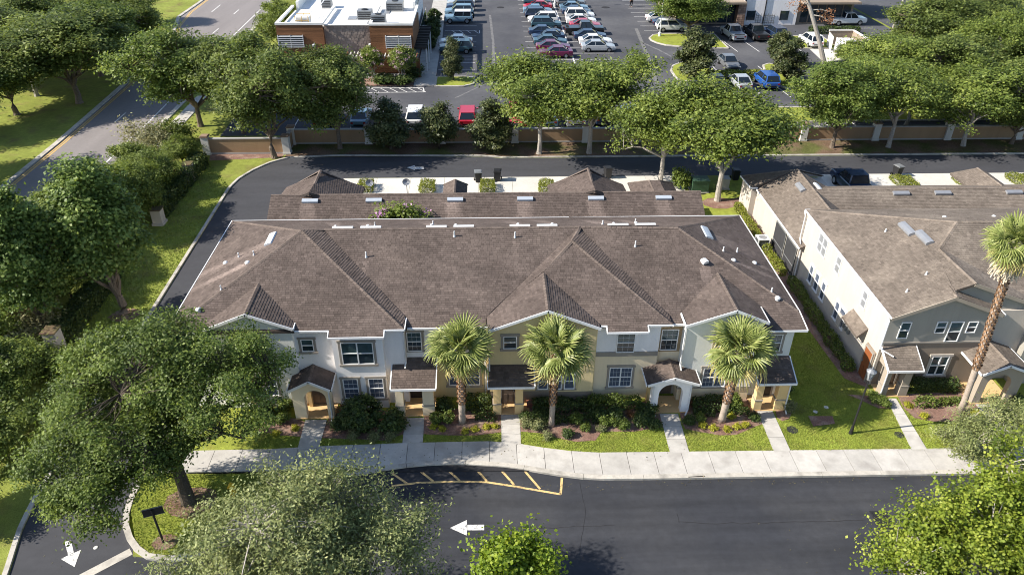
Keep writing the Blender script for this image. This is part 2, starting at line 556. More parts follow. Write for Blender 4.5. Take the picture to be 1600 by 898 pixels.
def mesh_np(name, V, Fq, tone, m, smooth=False):
    """mesh from numpy arrays: V (n,3), Fq (k,4)"""
    me = bpy.data.meshes.new(name)
    me.vertices.add(len(V))
    me.vertices.foreach_set('co', np.ascontiguousarray(V, dtype=np.float32).ravel())
    k = Fq.shape[1]
    me.loops.add(Fq.size)
    me.polygons.add(len(Fq))
    me.polygons.foreach_set('loop_start', np.arange(0, Fq.size, k, dtype=np.int32))
    me.loops.foreach_set('vertex_index', np.ascontiguousarray(Fq, dtype=np.int32).ravel())
    a = me.attributes.new('tone', 'FLOAT', 'FACE')
    a.data.foreach_set('value', np.clip(tone, 0, 1).astype(np.float32))
    me.materials.append(M[m])
    me.update(calc_edges=True)
    return me

# ------------------------------------------------------------------ setting: ground, roads, walks
def sheet(name, poly, z, m, z0=None, parent=None, kind='structure'):
    b = MB()
    if z0 is None:
        b.face([(p[0], p[1], z) for p in poly])
    else:
        b.prism(poly, z0, z)
    o = b.build(name, m, parent)
    if kind and parent is None:
        o['kind'] = kind
    return o


b = MB()
b.face([(-2500, -2500, 0), (2500, -2500, 0), (2500, 2500, 0), (-2500, 2500, 0)])
ground = b.build('ground', 'grass', kind='structure', origin=(0, 0, 0))

lane_poly = [(-20.2, 17.0), (-21.14, 21.5), (-21.75, 23.8), (-22.02, 25.7), (-22.2, 39.7), (-22.3, 47), (-22.5, 61), (-22.2, 62.7),
             (-21.5, 64.4), (-20.4, 66.1), (-18.9, 67.4), (-14, 67.7), (0, 67.35), (1.4, 66.95), (75, 66.95), (75, 62.5), (-12.6, 62.7),
             (-14.2, 60.5), (-15.6, 56.5), (-16.6, 52), (-17.0, 46), (-17.3, 30.5), (-17.5, 27.3), (-17.45, 25), (-16.4, 23), (-14, 17)]
back_lane = sheet('back_lane', lane_poly, 0.006, 'asphalt_lane')

KERB = [(-14.6, 22.05), (-13.4, 22.1), (-12, 22.6), (-10.4, 24.0), (-9, 25.6), (-8.0, 26.5), (-7.0, 26.92), (-5.0, 27.25), (-3.79, 27.44), (-2.4, 27.5), (-1.32, 27.48),
        (1.11, 27.21), (3.36, 26.62), (4.57, 26.38), (5.59, 26.28), (7.5, 26.24), (14.05, 26.2), (23.1, 26.12), (60, 25.8)]
front_road = sheet('front_road', [(75, 25.7), (75, -30), (-80, -30), (-80, 17), (-22, 17.5), (-20.6, 19.5), (-16.2, 22.3)]+KERB[:-1], 0.011, 'asphalt')

WT = [(-19, 28.7), (-11.4, 28.72), (-8.95, 28.86), (-7.11, 28.9), (-4.7, 28.97), (0.59, 28.97), (1.67, 28.72), (3.17, 28.33), (4.66, 28.06), (5.49, 27.99),
      (10.5, 27.93), (14.6, 27.88), (22.4, 27.8), (60, 27.5)]


def ipl(tab, x):
    return float(np.interp(x, [p[0] for p in tab], [p[1] for p in tab]))


lawn_poly = [(p[0], p[1]) for p in WT[::-1] if p[0] > -18]+[(-17.25, 28.7), (-17.25, 31.5), (-16.6, 31.7), (-16.6, 34), (16.6, 34), (16.6, 56.5), (19, 58.5), (22.9, 62.2),
                                                        (24.0, 62.2), (24.0, 45), (60, 36)]
front_lawn = sheet('front_lawn', lawn_poly, 0.09, 'lawn', 0.0)
island_poly = [(-17.3, 28.6), (-17.35, 27.3), (-17.25, 25), (-16.3, 23.1), (-15.5, 22.35)]+[(x+0.1, y+0.16) for x, y in KERB[:7]]+[(-7, 27.1), (-8.6, 27.15), (-11, 27.1), (-13.5, 27.0), (-15.5, 27.1)]
island = sheet('corner_island', island_poly, 0.1, 'lawn', 0.0)

# pavement of cast slabs between lawn and kerb
sidewalk = bpy.data.objects.new('sidewalk', None)
COL.objects.link(sidewalk)
sidewalk['kind'] = 'structure'
ORG['sidewalk'] = Vector((0, 0, 0))
x = -17.2
i = 0
while x < 34:
    x2 = x+1.43
    g = 0.012
    yb = lambda q: (ipl(KERB, q) if q > -6.9 else 27.05)+0.16
    pl = [(x+g, yb(x)), (x2-g, yb(x2)), (x2-g, ipl(WT, x2)), (x+g, ipl(WT, x))]
    MB().prism(pl, 0.0, 0.118+random.uniform(-.004, .004), 0, random.random()).build('slab', 'concrete', sidewalk, tones=True)
    x = x2
MB().prism([(-17.2, 27.25), (34, 26.2), (34, 27.6), (5.5, 27.9), (0.6, 28.9), (-17.2, 28.6)], 0, 0.06).build('bedding', 'crack', sidewalk)


def kerb_line(name, pts, w=0.28, h=0.13, seg=3.0):
    """a kerb cast in lengths, each length a piece"""
    root = bpy.data.objects.new(name, None)
    COL.objects.link(root)
    root['kind'] = 'structure'
    ORG[root.name] = Vector((0, 0, 0))
    L = [0.0]
    for p, q in zip(pts, pts[1:]):
        L.append(L[-1]+math.hypot(q[0]-p[0], q[1]-p[1]))

    def at(s):
        s = max(0, min(L[-1]-1e-6, s))
        k = max(j for j in range(len(L)) if L[j] <= s)
        k = min(k, len(pts)-2)
        t = (s-L[k])/(L[k+1]-L[k])
        p, q = pts[k], pts[k+1]
        d = Vector((q[0]-p[0], q[1]-p[1])).normalized()
        return p[0]+(q[0]-p[0])*t, p[1]+(q[1]-p[1])*t, -d.y, d.x
    n = max(1, int(L[-1]/seg))
    for k in range(n):
        s0, s1 = L[-1]*k/n+.008, L[-1]*(k+1)/n-.008
        m = max(1, int((s1-s0)/0.8))
        le, ri = [], []
        for j in range(m+1):
            X, Y, nx, ny = at(s0+(s1-s0)*j/m)
            le.append((X+nx*w/2, Y+ny*w/2))
            ri.append((X-nx*w/2, Y-ny*w/2))
        MB().prism(ri+le[::-1], 0.0, h, 0, random.random()).build('kerb_stone', 'kerb', root)
    return root


kerb_line('kerb', [(x_, y_+.02) for x_, y_ in KERB[:-1]]+[(38, 26.0)])
kerb_line('kerb', [(-14.6, 22.07), (-15.6, 22.25), (-16.45, 23.0), (-17.1, 24.0), (-17.42, 25), (-17.5, 27.3), (-17.35, 30.3)])
kerb_line('kerb', [(-20.35, 17.0), (-21.3, 21.5), (-21.9, 23.8), (-22.15, 25.7), (-22.35, 39.7), (-22.45, 47), (-22.65, 61), (-22.33, 62.75),
                   (-21.6, 64.5), (-20.5, 66.2), (-18.95, 67.5), (-14, 67.85), (0, 67.5), (1.4, 67.1), (70, 67.1)], w=0.22, h=0.1)

WALKS = [[(477, 656), (511, 655), (498.5, 699), (465, 700.5)], [(633, 653), (663, 652), (660.7, 690.5), (628.6, 693)],
         [(783, 648), (812, 647.5), (814, 694.5), (783.7, 691)], [(1030.6, 646), (1059.4, 646), (1077, 706.5), (1047, 706.8)],
         [(1183, 642), (1206.8, 641.5), (1235.4, 704.5), (1209.3, 704.8)], [(1385, 622), (1400, 622), (1448.7, 702), (1424.5, 702)],
         [(1524, 631), (1558, 631), (1618, 701), (1580, 701)]]
for wk in WALKS:
    root = bpy.data.objects.new('walkway', None)
    COL.objects.link(root)
    root['kind'] = 'structure'
    A, B, C, D = [Vector(gp(*p, 0.11)) for p in wk]
    ORG[root.name] = Vector((A.x, A.y, 0))
    root.location = (A.x, A.y, 0)
    for k in range(3):
        t0, t1 = k/3+.003, (k+1)/3-.003
        pl = [A.lerp(D, t0), B.lerp(C, t0), B.lerp(C, t1), A.lerp(D, t1)]
        MB().prism([(p.x, p.y) for p in pl], 0.0, 0.116+random.uniform(0, .006), 0, random.random()).build('slab', 'concrete', root, tones=True)

# driveways of the garages, cast in bays
for nm, x0, x1, step in (('driveway', -12.9, 17.5, 3.04), ('driveway', 30.3, 58, 3.0)):
    root = bpy.data.objects.new(nm, None)
    COL.objects.link(root)
    root['kind'] = 'structure'
    root.location = (x0, 54, 0)
    ORG[root.name] = Vector((x0, 54, 0))
    x = x0
    while x < x1:
        MB().prism([(x+.012, 53.8), (x+step-.012, 53.8), (x+step-.012, 62.62), (x+.012, 62.62)], 0.0, 0.02+random.uniform(0, .006), 0, random.random()).build('slab', 'driveway', root, tones=True)
        x += step
sheet('side_path', [(23.9, 50), (25.6, 50), (27.6, 62.6), (24.6, 62.6)], 0.02, 'driveway')

# planting beds and bare ground
beds = {'mulch_bed': [
    [gp(u, v) for u, v in ((405, 655), (463, 655), (480, 662), (470, 684), (440, 682), (405, 676))],
    [gp(u, v) for u, v in ((522, 640), (640, 645), (632, 680), (600, 690), (560, 688), (502, 686), (508, 668))],
    [gp(u, v) for u, v in ((664, 640), (783, 640), (783, 677), (745, 682), (700, 682), (661, 680))],
    [gp(u, v) for u, v in ((812, 640), (1030, 628), (1035, 660), (1043, 668), (990, 676), (940, 676), (930, 690), (900, 692), (870, 686), (850, 679), (813, 676))],
    [gp(u, v) for u, v in ((1060, 628), (1182, 622), (1196, 662), (1180, 668), (1150, 681), (1125, 682), (1095, 677), (1070, 672), (1063, 655))],
    [gp(u, v) for u, v in ((1400, 618), (1530, 612), (1530, 640), (1500, 660), (1462, 661), (1428, 655), (1412, 640))],
    [gp(u, v) for u, v in ((1206, 628), (1232, 628), (1240, 640), (1232, 656), (1222, 660), (1214, 655))],
    [gp(u, v) for u, v in ((1322, 618), (1385, 622), (1390, 640), (1372, 640), (1340, 625))],
    [(20.9, 57.5), (20.6, 40), (20.8, 36.5), (21.0, 33.6), (22.1, 32.6), (22.3, 58)],
    [gp(u, v) for u, v in ((1262, 652), (1300, 652), (1304, 664), (1270, 668))]]}
for nm, ls in beds.items():
    for k, pl in enumerate(ls):
        sheet(nm, pl, 0.1+0.002*k, 'mulch')
sheet('verge', [(-19.3, 67.6), (0, 67.45), (1.4, 67.2), (75, 67.2), (75, 70.8), (-19, 71.2)], 0.03, 'litter')
sheet('tree_bed', [(-24.0+1.0*math.cos(a*.7)*(1+.15*math.sin(3*a)), 41.4+0.8*math.sin(a*.7)) for a in range(9)], 0.012, 'mulch')
sheet('tree_bed', [(-14.5+1.3*math.cos(a*.7), 25.3+1.0*math.sin(a*.7)*(1+.1*math.sin(2*a))) for a in range(9)], 0.112, 'mulch')
sheet('tree_bed', [(-14.9+.6*math.cos(a*.7), 22.95+.45*math.sin(a*.7)) for a in range(9)], 0.114, 'mulch')
sheet('tree_bed', [(-26.2, 66.9), (-19.6, 67.6), (-19.3, 68.6), (-26.6, 68.6)], 0.012, 'mulch')
sheet('tree_bed', [(19.8+1.5*math.cos(a*.7), 56.8+1.1*math.sin(a*.7)) for a in range(9)], 0.094, 'mulch')

# avenue with its second carriageway beyond the planted strip
avenue = sheet('avenue', [(-34.3, -40), (-34.25, 80), (-34.7, 115), (-35.4, 130), (-37.5, 200), (-50, 200), (-48.0, 136), (-48.1, 124), (-46.2, 116.5), (-44.7, 111), (-43.7, 101),
                          (-43.0, 86), (-42.4, 71.7), (-42, -40)], 0.008, 'avenue')
sheet('avenue', [(-76, -40), (-66, -40), (-66, 90), (-60, 118), (-56, 140), (-54, 200), (-64, 200), (-68, 130), (-76, 95)], 0.008, 'avenue')
kerb_line('kerb', [(-42.1, 20), (-42.5, 71.7), (-43.1, 86), (-43.8, 101), (-44.8, 111), (-46.3, 116.5), (-48.2, 124), (-48.1, 140)], w=0.5, h=0.1, seg=5)
kerb_line('kerb', [(-34.1, 20), (-34.1, 80), (-34.55, 115), (-35.2, 130), (-36, 150)], w=0.5, h=0.1, seg=5)
root = bpy.data.objects.new('avenue_path', None)
COL.objects.link(root)
root['kind'] = 'structure'
ORG[root.name] = Vector((0, 0, 0))
for k in range(36):
    y = 28+k*1.6
    MB().prism([(-33.2, y+.01), (-31.8, y+.01), (-31.8, y+1.59), (-33.2, y+1.59)], 0, .06, 0, random.random()).build('slab', 'concrete', root, tones=True)

# parking lots
parking = sheet('parking_lot', [(-27, 73.2), (62, 73.2), (62, 175), (-27, 175)], 0.006, 'asphalt_old')


def stripe(parent, pts, w, z, m, name='painted_stripe'):
    """painted line of width w along a polyline"""
    bb = MB()
    for p, q in zip(pts, pts[1:]):
        d = Vector((q[0]-p[0], q[1]-p[1])).normalized()*0.5*w
        bb.face([(p[0]+d.y, p[1]-d.x, z), (q[0]+d.y, q[1]-d.x, z), (q[0]-d.y, q[1]+d.x, z), (p[0]-d.y, p[1]+d.x, z)])
    return bb.build(name, m, parent)


# markings on the front road and the lanes
hatch = [gp(*p) for p in ((612, 759), (655, 754), (720, 752), (760, 753), (800, 759), (838, 765.5), (876, 772), (878, 746))]
stripe(front_road, hatch, 0.12, 0.019, 'yellow_paint')
for a, c in (((611.8, 738.5), (635.5, 755)), ((653, 733), (677, 752)), ((695.7, 730), (718, 751)), ((741, 729.5), (761, 752)), ((780, 731), (803, 757)), ((820, 736), (844, 764))):
    stripe(front_road, [gp(*a), gp(*c)], 0.12, 0.023, 'yellow_paint')
for a, c in (((336, 861), (356, 862)), ((345, 879), (358, 871))):
    stripe(front_road, [gp(*a), gp(*c)], 0.12, 0.019, 'yellow_paint')
stripe(front_road, [gp(1075, 747.5), gp(1101, 746)], 0.05, 0.13, 'yellow_paint')


def arrow(parent, head, shaft, z, m='white_paint'):
    bb = MB()
    bb.face([(*gp(*p), z) for p in head])
    bb.face([(*gp(*p), z) for p in shaft])
    return bb.build('painted_arrow', m, parent)


arrow(front_road, [(703, 824.6), (729.6, 836.5), (729.6, 812)], [(730.2, 819.6), (730.2, 828.2), (756.5, 828), (756.5, 819.4)], 0.019)
arrow(back_lane, [(94.7, 872.7), (116.5, 885.3), (126.6, 858.5)], [(101, 846), (106.5, 867), (115.5, 862.5), (111, 844)], 0.014)
arrow(back_lane, [(635.6, 262), (648, 266), (648, 258.5)], [(648.3, 261), (648.3, 264.4), (662, 264.4), (662, 261)], 0.014)
stripe(back_lane, [gp(205, 861), gp(125, 903)], 0.42, 0.016, 'kerb', 'concrete_gutter')
stripe(avenue, [(-35.68, 30), (-35.7, 79), (-36.5, 111), (-36.65, 130), (-37.2, 160)], 0.16, 0.014, 'white_paint')
for dx in (0.0, 0.26):
    stripe(avenue, [(-41.75+dx, 30), (-42.05+dx, 72), (-42.7+dx, 91), (-43.35+dx, 101), (-44.5+dx, 111.5), (-46.2+dx, 118), (-47.4+dx, 127), (-47.6+dx, 140)], 0.13, 0.014, 'road_yellow')
for k in range(11):
    y = 28.6+12.15*k
    if y < 150:
        xx = -39.2 if y < 85 else -39.2-(y-85)*.022
        stripe(avenue, [(xx, y), (xx, y+3)], 0.15, 0.014, 'white_paint')
for k in range(3):
    stripe(avenue, [(-44.05-.02*k, 127.3+12*k), (-44.1-.02*k, 132.3+12*k)], 0.15, 0.014, 'white_paint')

# seam and cracks in the road surface
def crack(parent, pts, w, z, rg, name='crack'):
    out = []
    for p, q in zip(pts, pts[1:]):
        n = max(2, int(math.hypot(q[0]-p[0], q[1]-p[1])/.35))
        for k in range(n):
            t = k/n
            out.append((p[0]+(q[0]-p[0])*t+rg.gauss(0, .02), p[1]+(q[1]-p[1])*t+rg.gauss(0, .03)))
    out.append(pts[-1])
    return stripe(parent, out, w, z, 'crack', name)


rc_ = random.Random(4)
crack(front_road, [gp(1060, 815), gp(1120, 818), gp(1230, 815), gp(1370, 812)], .035, .017, rc_)
crack(front_road, [gp(1058, 802), gp(1061, 816)], .03, .017, rc_)
crack(front_road, [gp(690, 824), gp(830, 826), gp(960, 820)], .025, .017, rc_)
crack(front_road, [gp(905, 752), gp(915, 800), gp(905, 860)], .02, .017, rc_)
for (a_, b_, w_) in (((23, 116), (20.5, 85), .5), ((.9, 125), (1.1, 92), .35), ((22.5, 108), (25.2, 101), .3), ((3.2, 95), (-3.5, 84.5), .2)):
    o_ = crack(parking, [a_, ((a_[0]+b_[0])/2+.2, (a_[1]+b_[1])/2), b_], w_, .011, rc_, 'seam')
    o_.data.materials[0] = M['concrete_dust']

# parking stall lines
SP = 2.97
for k in range(20):
    y = 100.1+SP*k
    if y < 150:
        stripe(parking, [(-5.9, y), (-1.2, y)], 0.11, 0.013, 'white_paint')
        stripe(parking, [(5.8, y-.3), (11.72, y-.3)], 0.11, 0.013, 'white_paint')
        stripe(parking, [(11.88, y-.3), (17.6, y-.3)], 0.11, 0.013, 'white_paint')
    y = 114.64+SP*k
    if y < 150:
        stripe(parking, [(23.95, y), (28.8, y)], 0.11, 0.013, 'white_paint')
for k in range(4):
    stripe(parking, [(-6.0, 88.4+SP*k+4.2), (-1.3, 88.4+SP*k+4.2)], 0.11, 0.015, 'white_paint')
stripe(parking, [(11.8, 98), (11.8, 150)], 0.2, 0.016, 'white_paint')
stripe(parking, [(-0.75, 115.2), (-0.75, 113.4)], 0.11, 0.019, 'white_paint')
for k in range(4):
    stripe(parking, [(-4.9+1.1*k, 115.2), (-4.2+1.1*k, 113.4)], 0.1, 0.019, 'white_paint')
for k in range(24):
    x = -26+SP*k
    stripe(parking, [(x, 74.2), (x, 79.0)], 0.11, 0.013, 'white_paint')
for x in (34.9, 37.9, 40.9, 43.9):
    stripe(parking, [(x, 103.3), (x-.5, 108.5)], 0.11, 0.013, 'white_paint')
for x in (29.4, 32.5, 35.6):
    stripe(parking, [(x, 84.2), (x-.4, 88.8)], 0.11, 0.013, 'white_paint')
for k in range(3):
    stripe(parking, [(29.8+3*k, 92.3), (29.6+3*k, 96.6)], 0.11, 0.013, 'white_paint')
for k in range(6):
    stripe(parking, [(52.5, 108+4*k), (59.5, 108+4*k)], 0.11, 0.013, 'white_paint')
stripe(parking, [(-12.4, 88.3), (-7.4, 88.3), (-7.2, 86.7), (-20, 86.5), (-20, 88.3), (-12.4, 88.3)], 0.14, 0.013, 'white_paint')
for k in range(6):
    stripe(parking, [(-13.6+1.1*k, 88.2), (-12.5+1.1*k, 86.7)], 0.1, 0.017, 'white_paint')


def planter(name, poly, m, h=0.13, w=0.22):
    """kerbed island: grass or mulch inside a concrete edge"""
    cx = sum(p[0] for p in poly)/len(poly)
    cy = sum(p[1] for p in poly)/len(poly)
    o = sheet(name, poly, h, m, 0.0)
    bb = MB()
    for p, q in zip(poly, poly[1:]+poly[:1]):
        a_, c_ = Vector((*p, 0)), Vector((*q, 0))
        d = (c_-a_)
        if d.length < .05:
            continue
        bb.beam((p[0], p[1], h+.02), (q[0], q[1], h+.02), w, h+.02)
    kb = bb.build('kerb_edge', 'kerb', o)
    return o


def oval(cx, cy, rx, ry, n=16, a0=0.0, p=2.6):
    out = []
    for k in range(n):
        a = 2*math.pi*k/n+a0
        c, s_ = math.cos(a), math.sin(a)
        out.append((cx+rx*math.copysign(abs(c)**(2/p), c), cy+ry*math.copysign(abs(s_)**(2/p), s_)))
    return out


planter('planting_island', [(-6.0, 88.6), (-2.6, 88.6), (-1.5, 89.4), (-1.2, 90.6), (-1.5, 91.7), (-2.4, 92.3), (-6.0, 92.3)], 'lawn')
planter('planting_island', [(23.95, 110.3), (24.0, 109), (24.6, 107.6), (25.6, 106.5), (27.5, 105.7), (30.5, 105.2), (34, 104.8), (34, 112.5), (26, 112.6), (24.8, 112)], 'lawn')
planter('planting_island', [(23.7, 92), (23.75, 94.6), (24.4, 96.6), (25.6, 97.8), (27, 98.4), (28.6, 98.2), (28.8, 91.9), (36.2, 91.6), (35.9, 94.8), (36.3, 96.6), (37.3, 97.4), (38.6, 96.4), (39.6, 92), (38.6, 88.4), (36.4, 87.0),
                            (35.3, 88.6), (34.9, 90.2), (24, 90.2)], 'lawn')
planter('planting_island', [(28, 76.5), (33, 76), (60, 76.5), (60, 80.5), (28, 80.5)], 'lawn')
planter('planting_island', [(43.9, 104.6), (49.6, 104.6), (49.6, 111.2), (43.6, 111.2)], 'lawn')
sheet('dumpster_pad', [gp(1261.7, 74), gp(1287, 98), gp(1318, 93), gp(1300, 73)], 0.02, 'driveway')
sheet('restaurant_path', [(-8.6, 88.8), (-6.1, 88.8), (-6.15, 101), (-6.1, 110), (-6.3, 120), (-6.45, 160), (-8.8, 160)], 0.13, 'concrete', 0.0)
sheet('restaurant_path', [(-20.5, 91.8), (-8.6, 91.8), (-8.6, 93.6), (-20.5, 93.6)], 0.13, 'concrete', 0.0)
sheet('restaurant_bed', [(-20.5, 88.9), (-8.7, 88.9), (-8.7, 91.7), (-20.5, 91.7)], 0.12, 'mulch', 0.0)
sheet('far_street', [(75, -20), (62.5, 60), (62.5, 180), (75, 180)], 0.012, 'asphalt_old')

# ------------------------------------------------------------------ roofs
def clip_poly(sub, clip):
    """convex clip (2D, clip polygon counter-clockwise)"""
    out = sub
    for i in range(len(clip)):
        a, c = clip[i], clip[(i+1) % len(clip)]
        ex, ey = c[0]-a[0], c[1]-a[1]
        inp, out = out, []
        if not inp:
            break
        for j in range(len(inp)):
            p, q = inp[j], inp[(j+1) % len(inp)]
            dp = ex*(p[1]-a[1])-ey*(p[0]-a[0])
            dq = ex*(q[1]-a[1])-ey*(q[0]-a[0])
            if dp >= 0:
                out.append(p)
            if (dp > 0 and dq < 0) or (dp < 0 and dq > 0):
                t = dp/(dp-dq)
                out.append((p[0]+(q[0]-p[0])*t, p[1]+(q[1]-p[1])*t))
    return out


STREAKS = []          # weathered wash below vents: x, y, direction, length, half width, strength


def washed(p):
    t = 0.0
    for x, y, dx, dy, l, w, a in STREAKS:
        u = (p.x-x)*dx+(p.y-y)*dy
        v = abs((p.x-x)*-dy+(p.y-y)*dx)
        w = w*(1+.35*u/l)
        if 0 < u < l and v < w:
            t = max(t, a*(1-u/l)**.5*(1-(v/w)**4))
    return t


def shingle_plane(base, tabs, poly, rng, expo=0.145, wid=(0.15, 0.28), under=0.16):
    """one roof plane: boarded base with an underside and courses of separate tabs laid over it"""
    P3 = [Vector(p) for p in poly]
    n = Vector((0, 0, 0))
    for i in range(len(P3)):
        n += P3[i].cross(P3[(i+1) % len(P3)])
    if n.z < 0:
        P3 = P3[::-1]
        n = -n
    n.normalize()
    gc = sum(P3, Vector())/len(P3)
    P3 = [Vector((p.x, p.y, gc.z-((p.x-gc.x)*n.x+(p.y-gc.y)*n.y)/n.z)) for p in P3]      # true plane
    base.face(P3)
    lo = [p-Vector((0, 0, under)) for p in P3]
    base.face(lo[::-1], 1)
    for i in range(len(P3)):
        j = (i+1) % len(P3)
        base.face([lo[i], lo[j], P3[j], P3[i]], 0)
    d = Vector((n.x, n.y, 0))
    if d.length < 1e-4:
        d = Vector((0, -1, 0))
    d.normalize()
    h = Vector((-d.y, d.x, 0))                        # along the course
    dn = (d - n*d.dot(n)).normalized()                # down the slope
    o = P3[0]
    sin_ = max(0.05, -dn.z)
    # coordinates: u along h, w down slope measured from level 0 so that courses run through
    uv = [((p-o).dot(h), (p-o).dot(dn)) for p in P3]
    w_off = (-o.z)/(-sin_)
    w_off = o.z/sin_
    uv = [(u, w-w_off) for u, w in uv]
    ar = sum(uv[i][0]*uv[(i+1) % len(uv)][1]-uv[(i+1) % len(uv)][0]*uv[i][1] for i in range(len(uv)))
    cl = uv if ar > 0 else uv[::-1]
    n_ = len(cl)
    cvx = all((cl[(i+1) % n_][0]-cl[i][0])*(cl[(i+2) % n_][1]-cl[(i+1) % n_][1])-(cl[(i+1) % n_][1]-cl[i][1])*(cl[(i+2) % n_][0]-cl[(i+1) % n_][0]) > -1e-6 for i in range(n_))
    cls = [cl]
    if not cvx:
        cls = []
        for tri in tessellate_polygon([[Vector((p[0], p[1], 0)) for p in cl]]):
            q = [cl[i] for i in tri]
            if (q[1][0]-q[0][0])*(q[2][1]-q[0][1])-(q[1][1]-q[0][1])*(q[2][0]-q[0][0]) < 0:
                q = q[::-1]
            cls.append(q)
    umin, umax = min(p[0] for p in uv), max(p[0] for p in uv)
    wmin, wmax = min(p[1] for p in uv), max(p[1] for p in uv)

    def lift(u, w, e):
        return o+h*u+dn*(w+w_off)+n*e
    k = math.floor(wmin/expo)
    while k*expo < wmax:
        w0, w1 = k*expo, (k+1)*expo
        u = umin-rng.uniform(0, .3)
        while u < umax:
            u2 = u+rng.uniform(*wid)
            t = min(1.0, max(0.0, rng.gauss(0.5, 0.2)))
            thick = 0.011+0.008*rng.random()
            if STREAKS:
                t += washed(lift((u+u2)/2, (w0+w1)/2, 0))*rng.uniform(.7, 1.1)
            for cl in cls:
                q = clip_poly([(u+.004, w0), (u2-.004, w0), (u2-.004, w1), (u+.004, w1)], cl)
                if len(q) < 3:
                    continue
                top = [lift(a, c, 0.006+thick*(c-w0)/expo) for a, c in q]
                nn = (top[1]-top[0]).cross(top[2]-top[0])
                if nn.z < 0:
                    top = top[::-1]
                tabs.face(top, 0, t)
                bot = [(a, c) for a, c in q if c > w1-1e-4]
                if len(bot) >= 2:
                    a0, a1 = min(bot)[0], max(bot)[0]
                    tabs.face([lift(a0, w1, 0.0), lift(a1, w1, 0.0), lift(a1, w1, 0.006+thick), lift(a0, w1, 0.006+thick)], 0, t*.8)
            u = u2
        k += 1


def ridge_caps(mb, a, c, rng, w=0.24, l=0.3):
    """folded cap pieces laid along a ridge or hip"""
    a, c = Vector(a), Vector(c)
    if a.z > c.z:
        a, c = c, a
    L = (c-a).length
    d = (c-a)/L
    s_ = d.cross(Vector((0, 0, 1))).normalized()
    n = max(1, int(L/l))
    for k in range(n):
        t = min(1, max(0, rng.gauss(.5, .22)))
        p, q = a+d*(L*k/n), a+d*(L*(k+1)/n+.03)
        e0, e1 = Vector((0, 0, 0.05)), Vector((0, 0, 0.034))
        dr = Vector((0, 0, -0.055))
        mb.face([p+e0, q+e1, q+s_*w/2+e1+dr, p+s_*w/2+e0+dr], 0, t)
        mb.face([q+e1, p+e0, p-s_*w/2+e0+dr, q-s_*w/2+e1+dr], 0, t)
        mb.face([p+e0, p+s_*w/2+e0+dr, p+s_*w/2+dr-Vector((0, 0, .02)), p-s_*w/2+dr-Vector((0, 0, .02)), p-s_*w/2+e0+dr], 0, t*.7)


def make_roof(parent, planes, ridges, sh, shb, rd, name='roof', seed=1):
    rng = random.Random(seed)
    base, tabs = MB(), MB()
    for pl in planes:
        shingle_plane(base, tabs, pl, rng)
    r = base.build(name, [shb, 'trim_white'], parent)
    tabs.build('shingles', sh, r, kind='stuff', tones=True)
    for a, c in ridges:
        caps = MB()
        ridge_caps(caps, a, c, rng)
        caps.build('ridge_cap', rd, r, kind='stuff', tones=True)
    return r


def fascia(parent, lines, w=0.05, h=0.11, m='trim_white', name='gutter'):
    for a, c in lines:
        MB().beam(a, c, w, h).build(name, m, parent)


# ------------------------------------------------------------------ windows and doors (plane facing -Y at y, or facing -X at x)
def place(pts, face, plane):
    """local (across, depth outward, up) -> world"""
    if face == 'S':
        return [(p[0], plane-p[1], p[2]) for p in pts]
    return [(plane-p[1], p[0], p[2]) for p in pts]


def lbox(mb, a0, a1, d0, d1, z0, z1, face, plane, m=0):
    if face == 'S':
        mb.box(a0, a1, plane-d1, plane-d0, z0, z1, m)
    else:
        mb.box(plane-d1, plane-d0, a0, a1, z0, z1, m)


def window(parent, a0, a1, z0, z1, plane, face='S', cols=1, rows=2, grid=False, trim='trim_taupe', sur=(.13, .1, .13), pane='glass', proud=0.0):
    """window > panes, surround; the frame itself is the window's mesh"""
    pl = plane-proud
    f = MB()
    w = 0.045
    lbox(f, a0, a0+w, -.05, .06, z0, z1, face, pl)
    lbox(f, a1-w, a1, -.05, .06, z0, z1, face, pl)
    lbox(f, a0+w, a1-w, -.05, .058, z1-w, z1, face, pl)
    lbox(f, a0+w, a1-w, -.05, .058, z0, z0+w, face, pl)
    cw = (a1-a0-2*w)/cols
    zs = (z1-z0-2*w)/rows
    for c in range(1, cols):
        lbox(f, a0+w+c*cw-.035, a0+w+c*cw+.035, -.05, .056, z0+w, z1-w, face, pl)
    for c in range(cols):
        x0 = a0+w+c*cw+(.035 if c else 0)
        x1 = a0+w+(c+1)*cw-(.035 if c < cols-1 else 0)
        for r in range(1, rows):
            lbox(f, x0, x1, -.05, .05, z0+w+r*zs-.025, z0+w+r*zs+.025, face, pl)
        if grid:
            for r in range(rows):
                for k in (1, 2):
                    xx = x0+(x1-x0)*k/3
                    lbox(f, xx-.0035, xx+.0035, -.03, .024, z0+w+r*zs+.025, z0+w+(r+1)*zs-.025, face, pl)
                zz = z0+w+(r+.5)*zs
                lbox(f, x0, x1, -.03, .026, zz-.0035, zz+.0035, face, pl)
    o = f.build('window', 'trim_white', parent)
    for c in range(cols):
        for r in range(rows):
            g = MB()
            lbox(g, a0+w+c*cw, a0+w+(c+1)*cw, -.04, .015, z0+w+r*zs, z0+w+(r+1)*zs, face, pl)
            g.build('pane', 'glass_reflection' if pane == 'glass' and r == rows-1 else pane, o)
    if trim:
        sw, st, sb = sur
        q = MB()
        lbox(q, a0-sw, a0, -.05, .045, z0, z1, face, pl)
        lbox(q, a1, a1+sw, -.05, .045, z0, z1, face, pl)
        lbox(q, a0-sw-.04, a1+sw+.04, -.05, .06, z1, z1+st+.03, face, pl)
        lbox(q, a0-sw-.05, a1+sw+.05, -.05, .085, z0-sb, z0, face, pl)
        q.build('surround', trim, o)
    return o


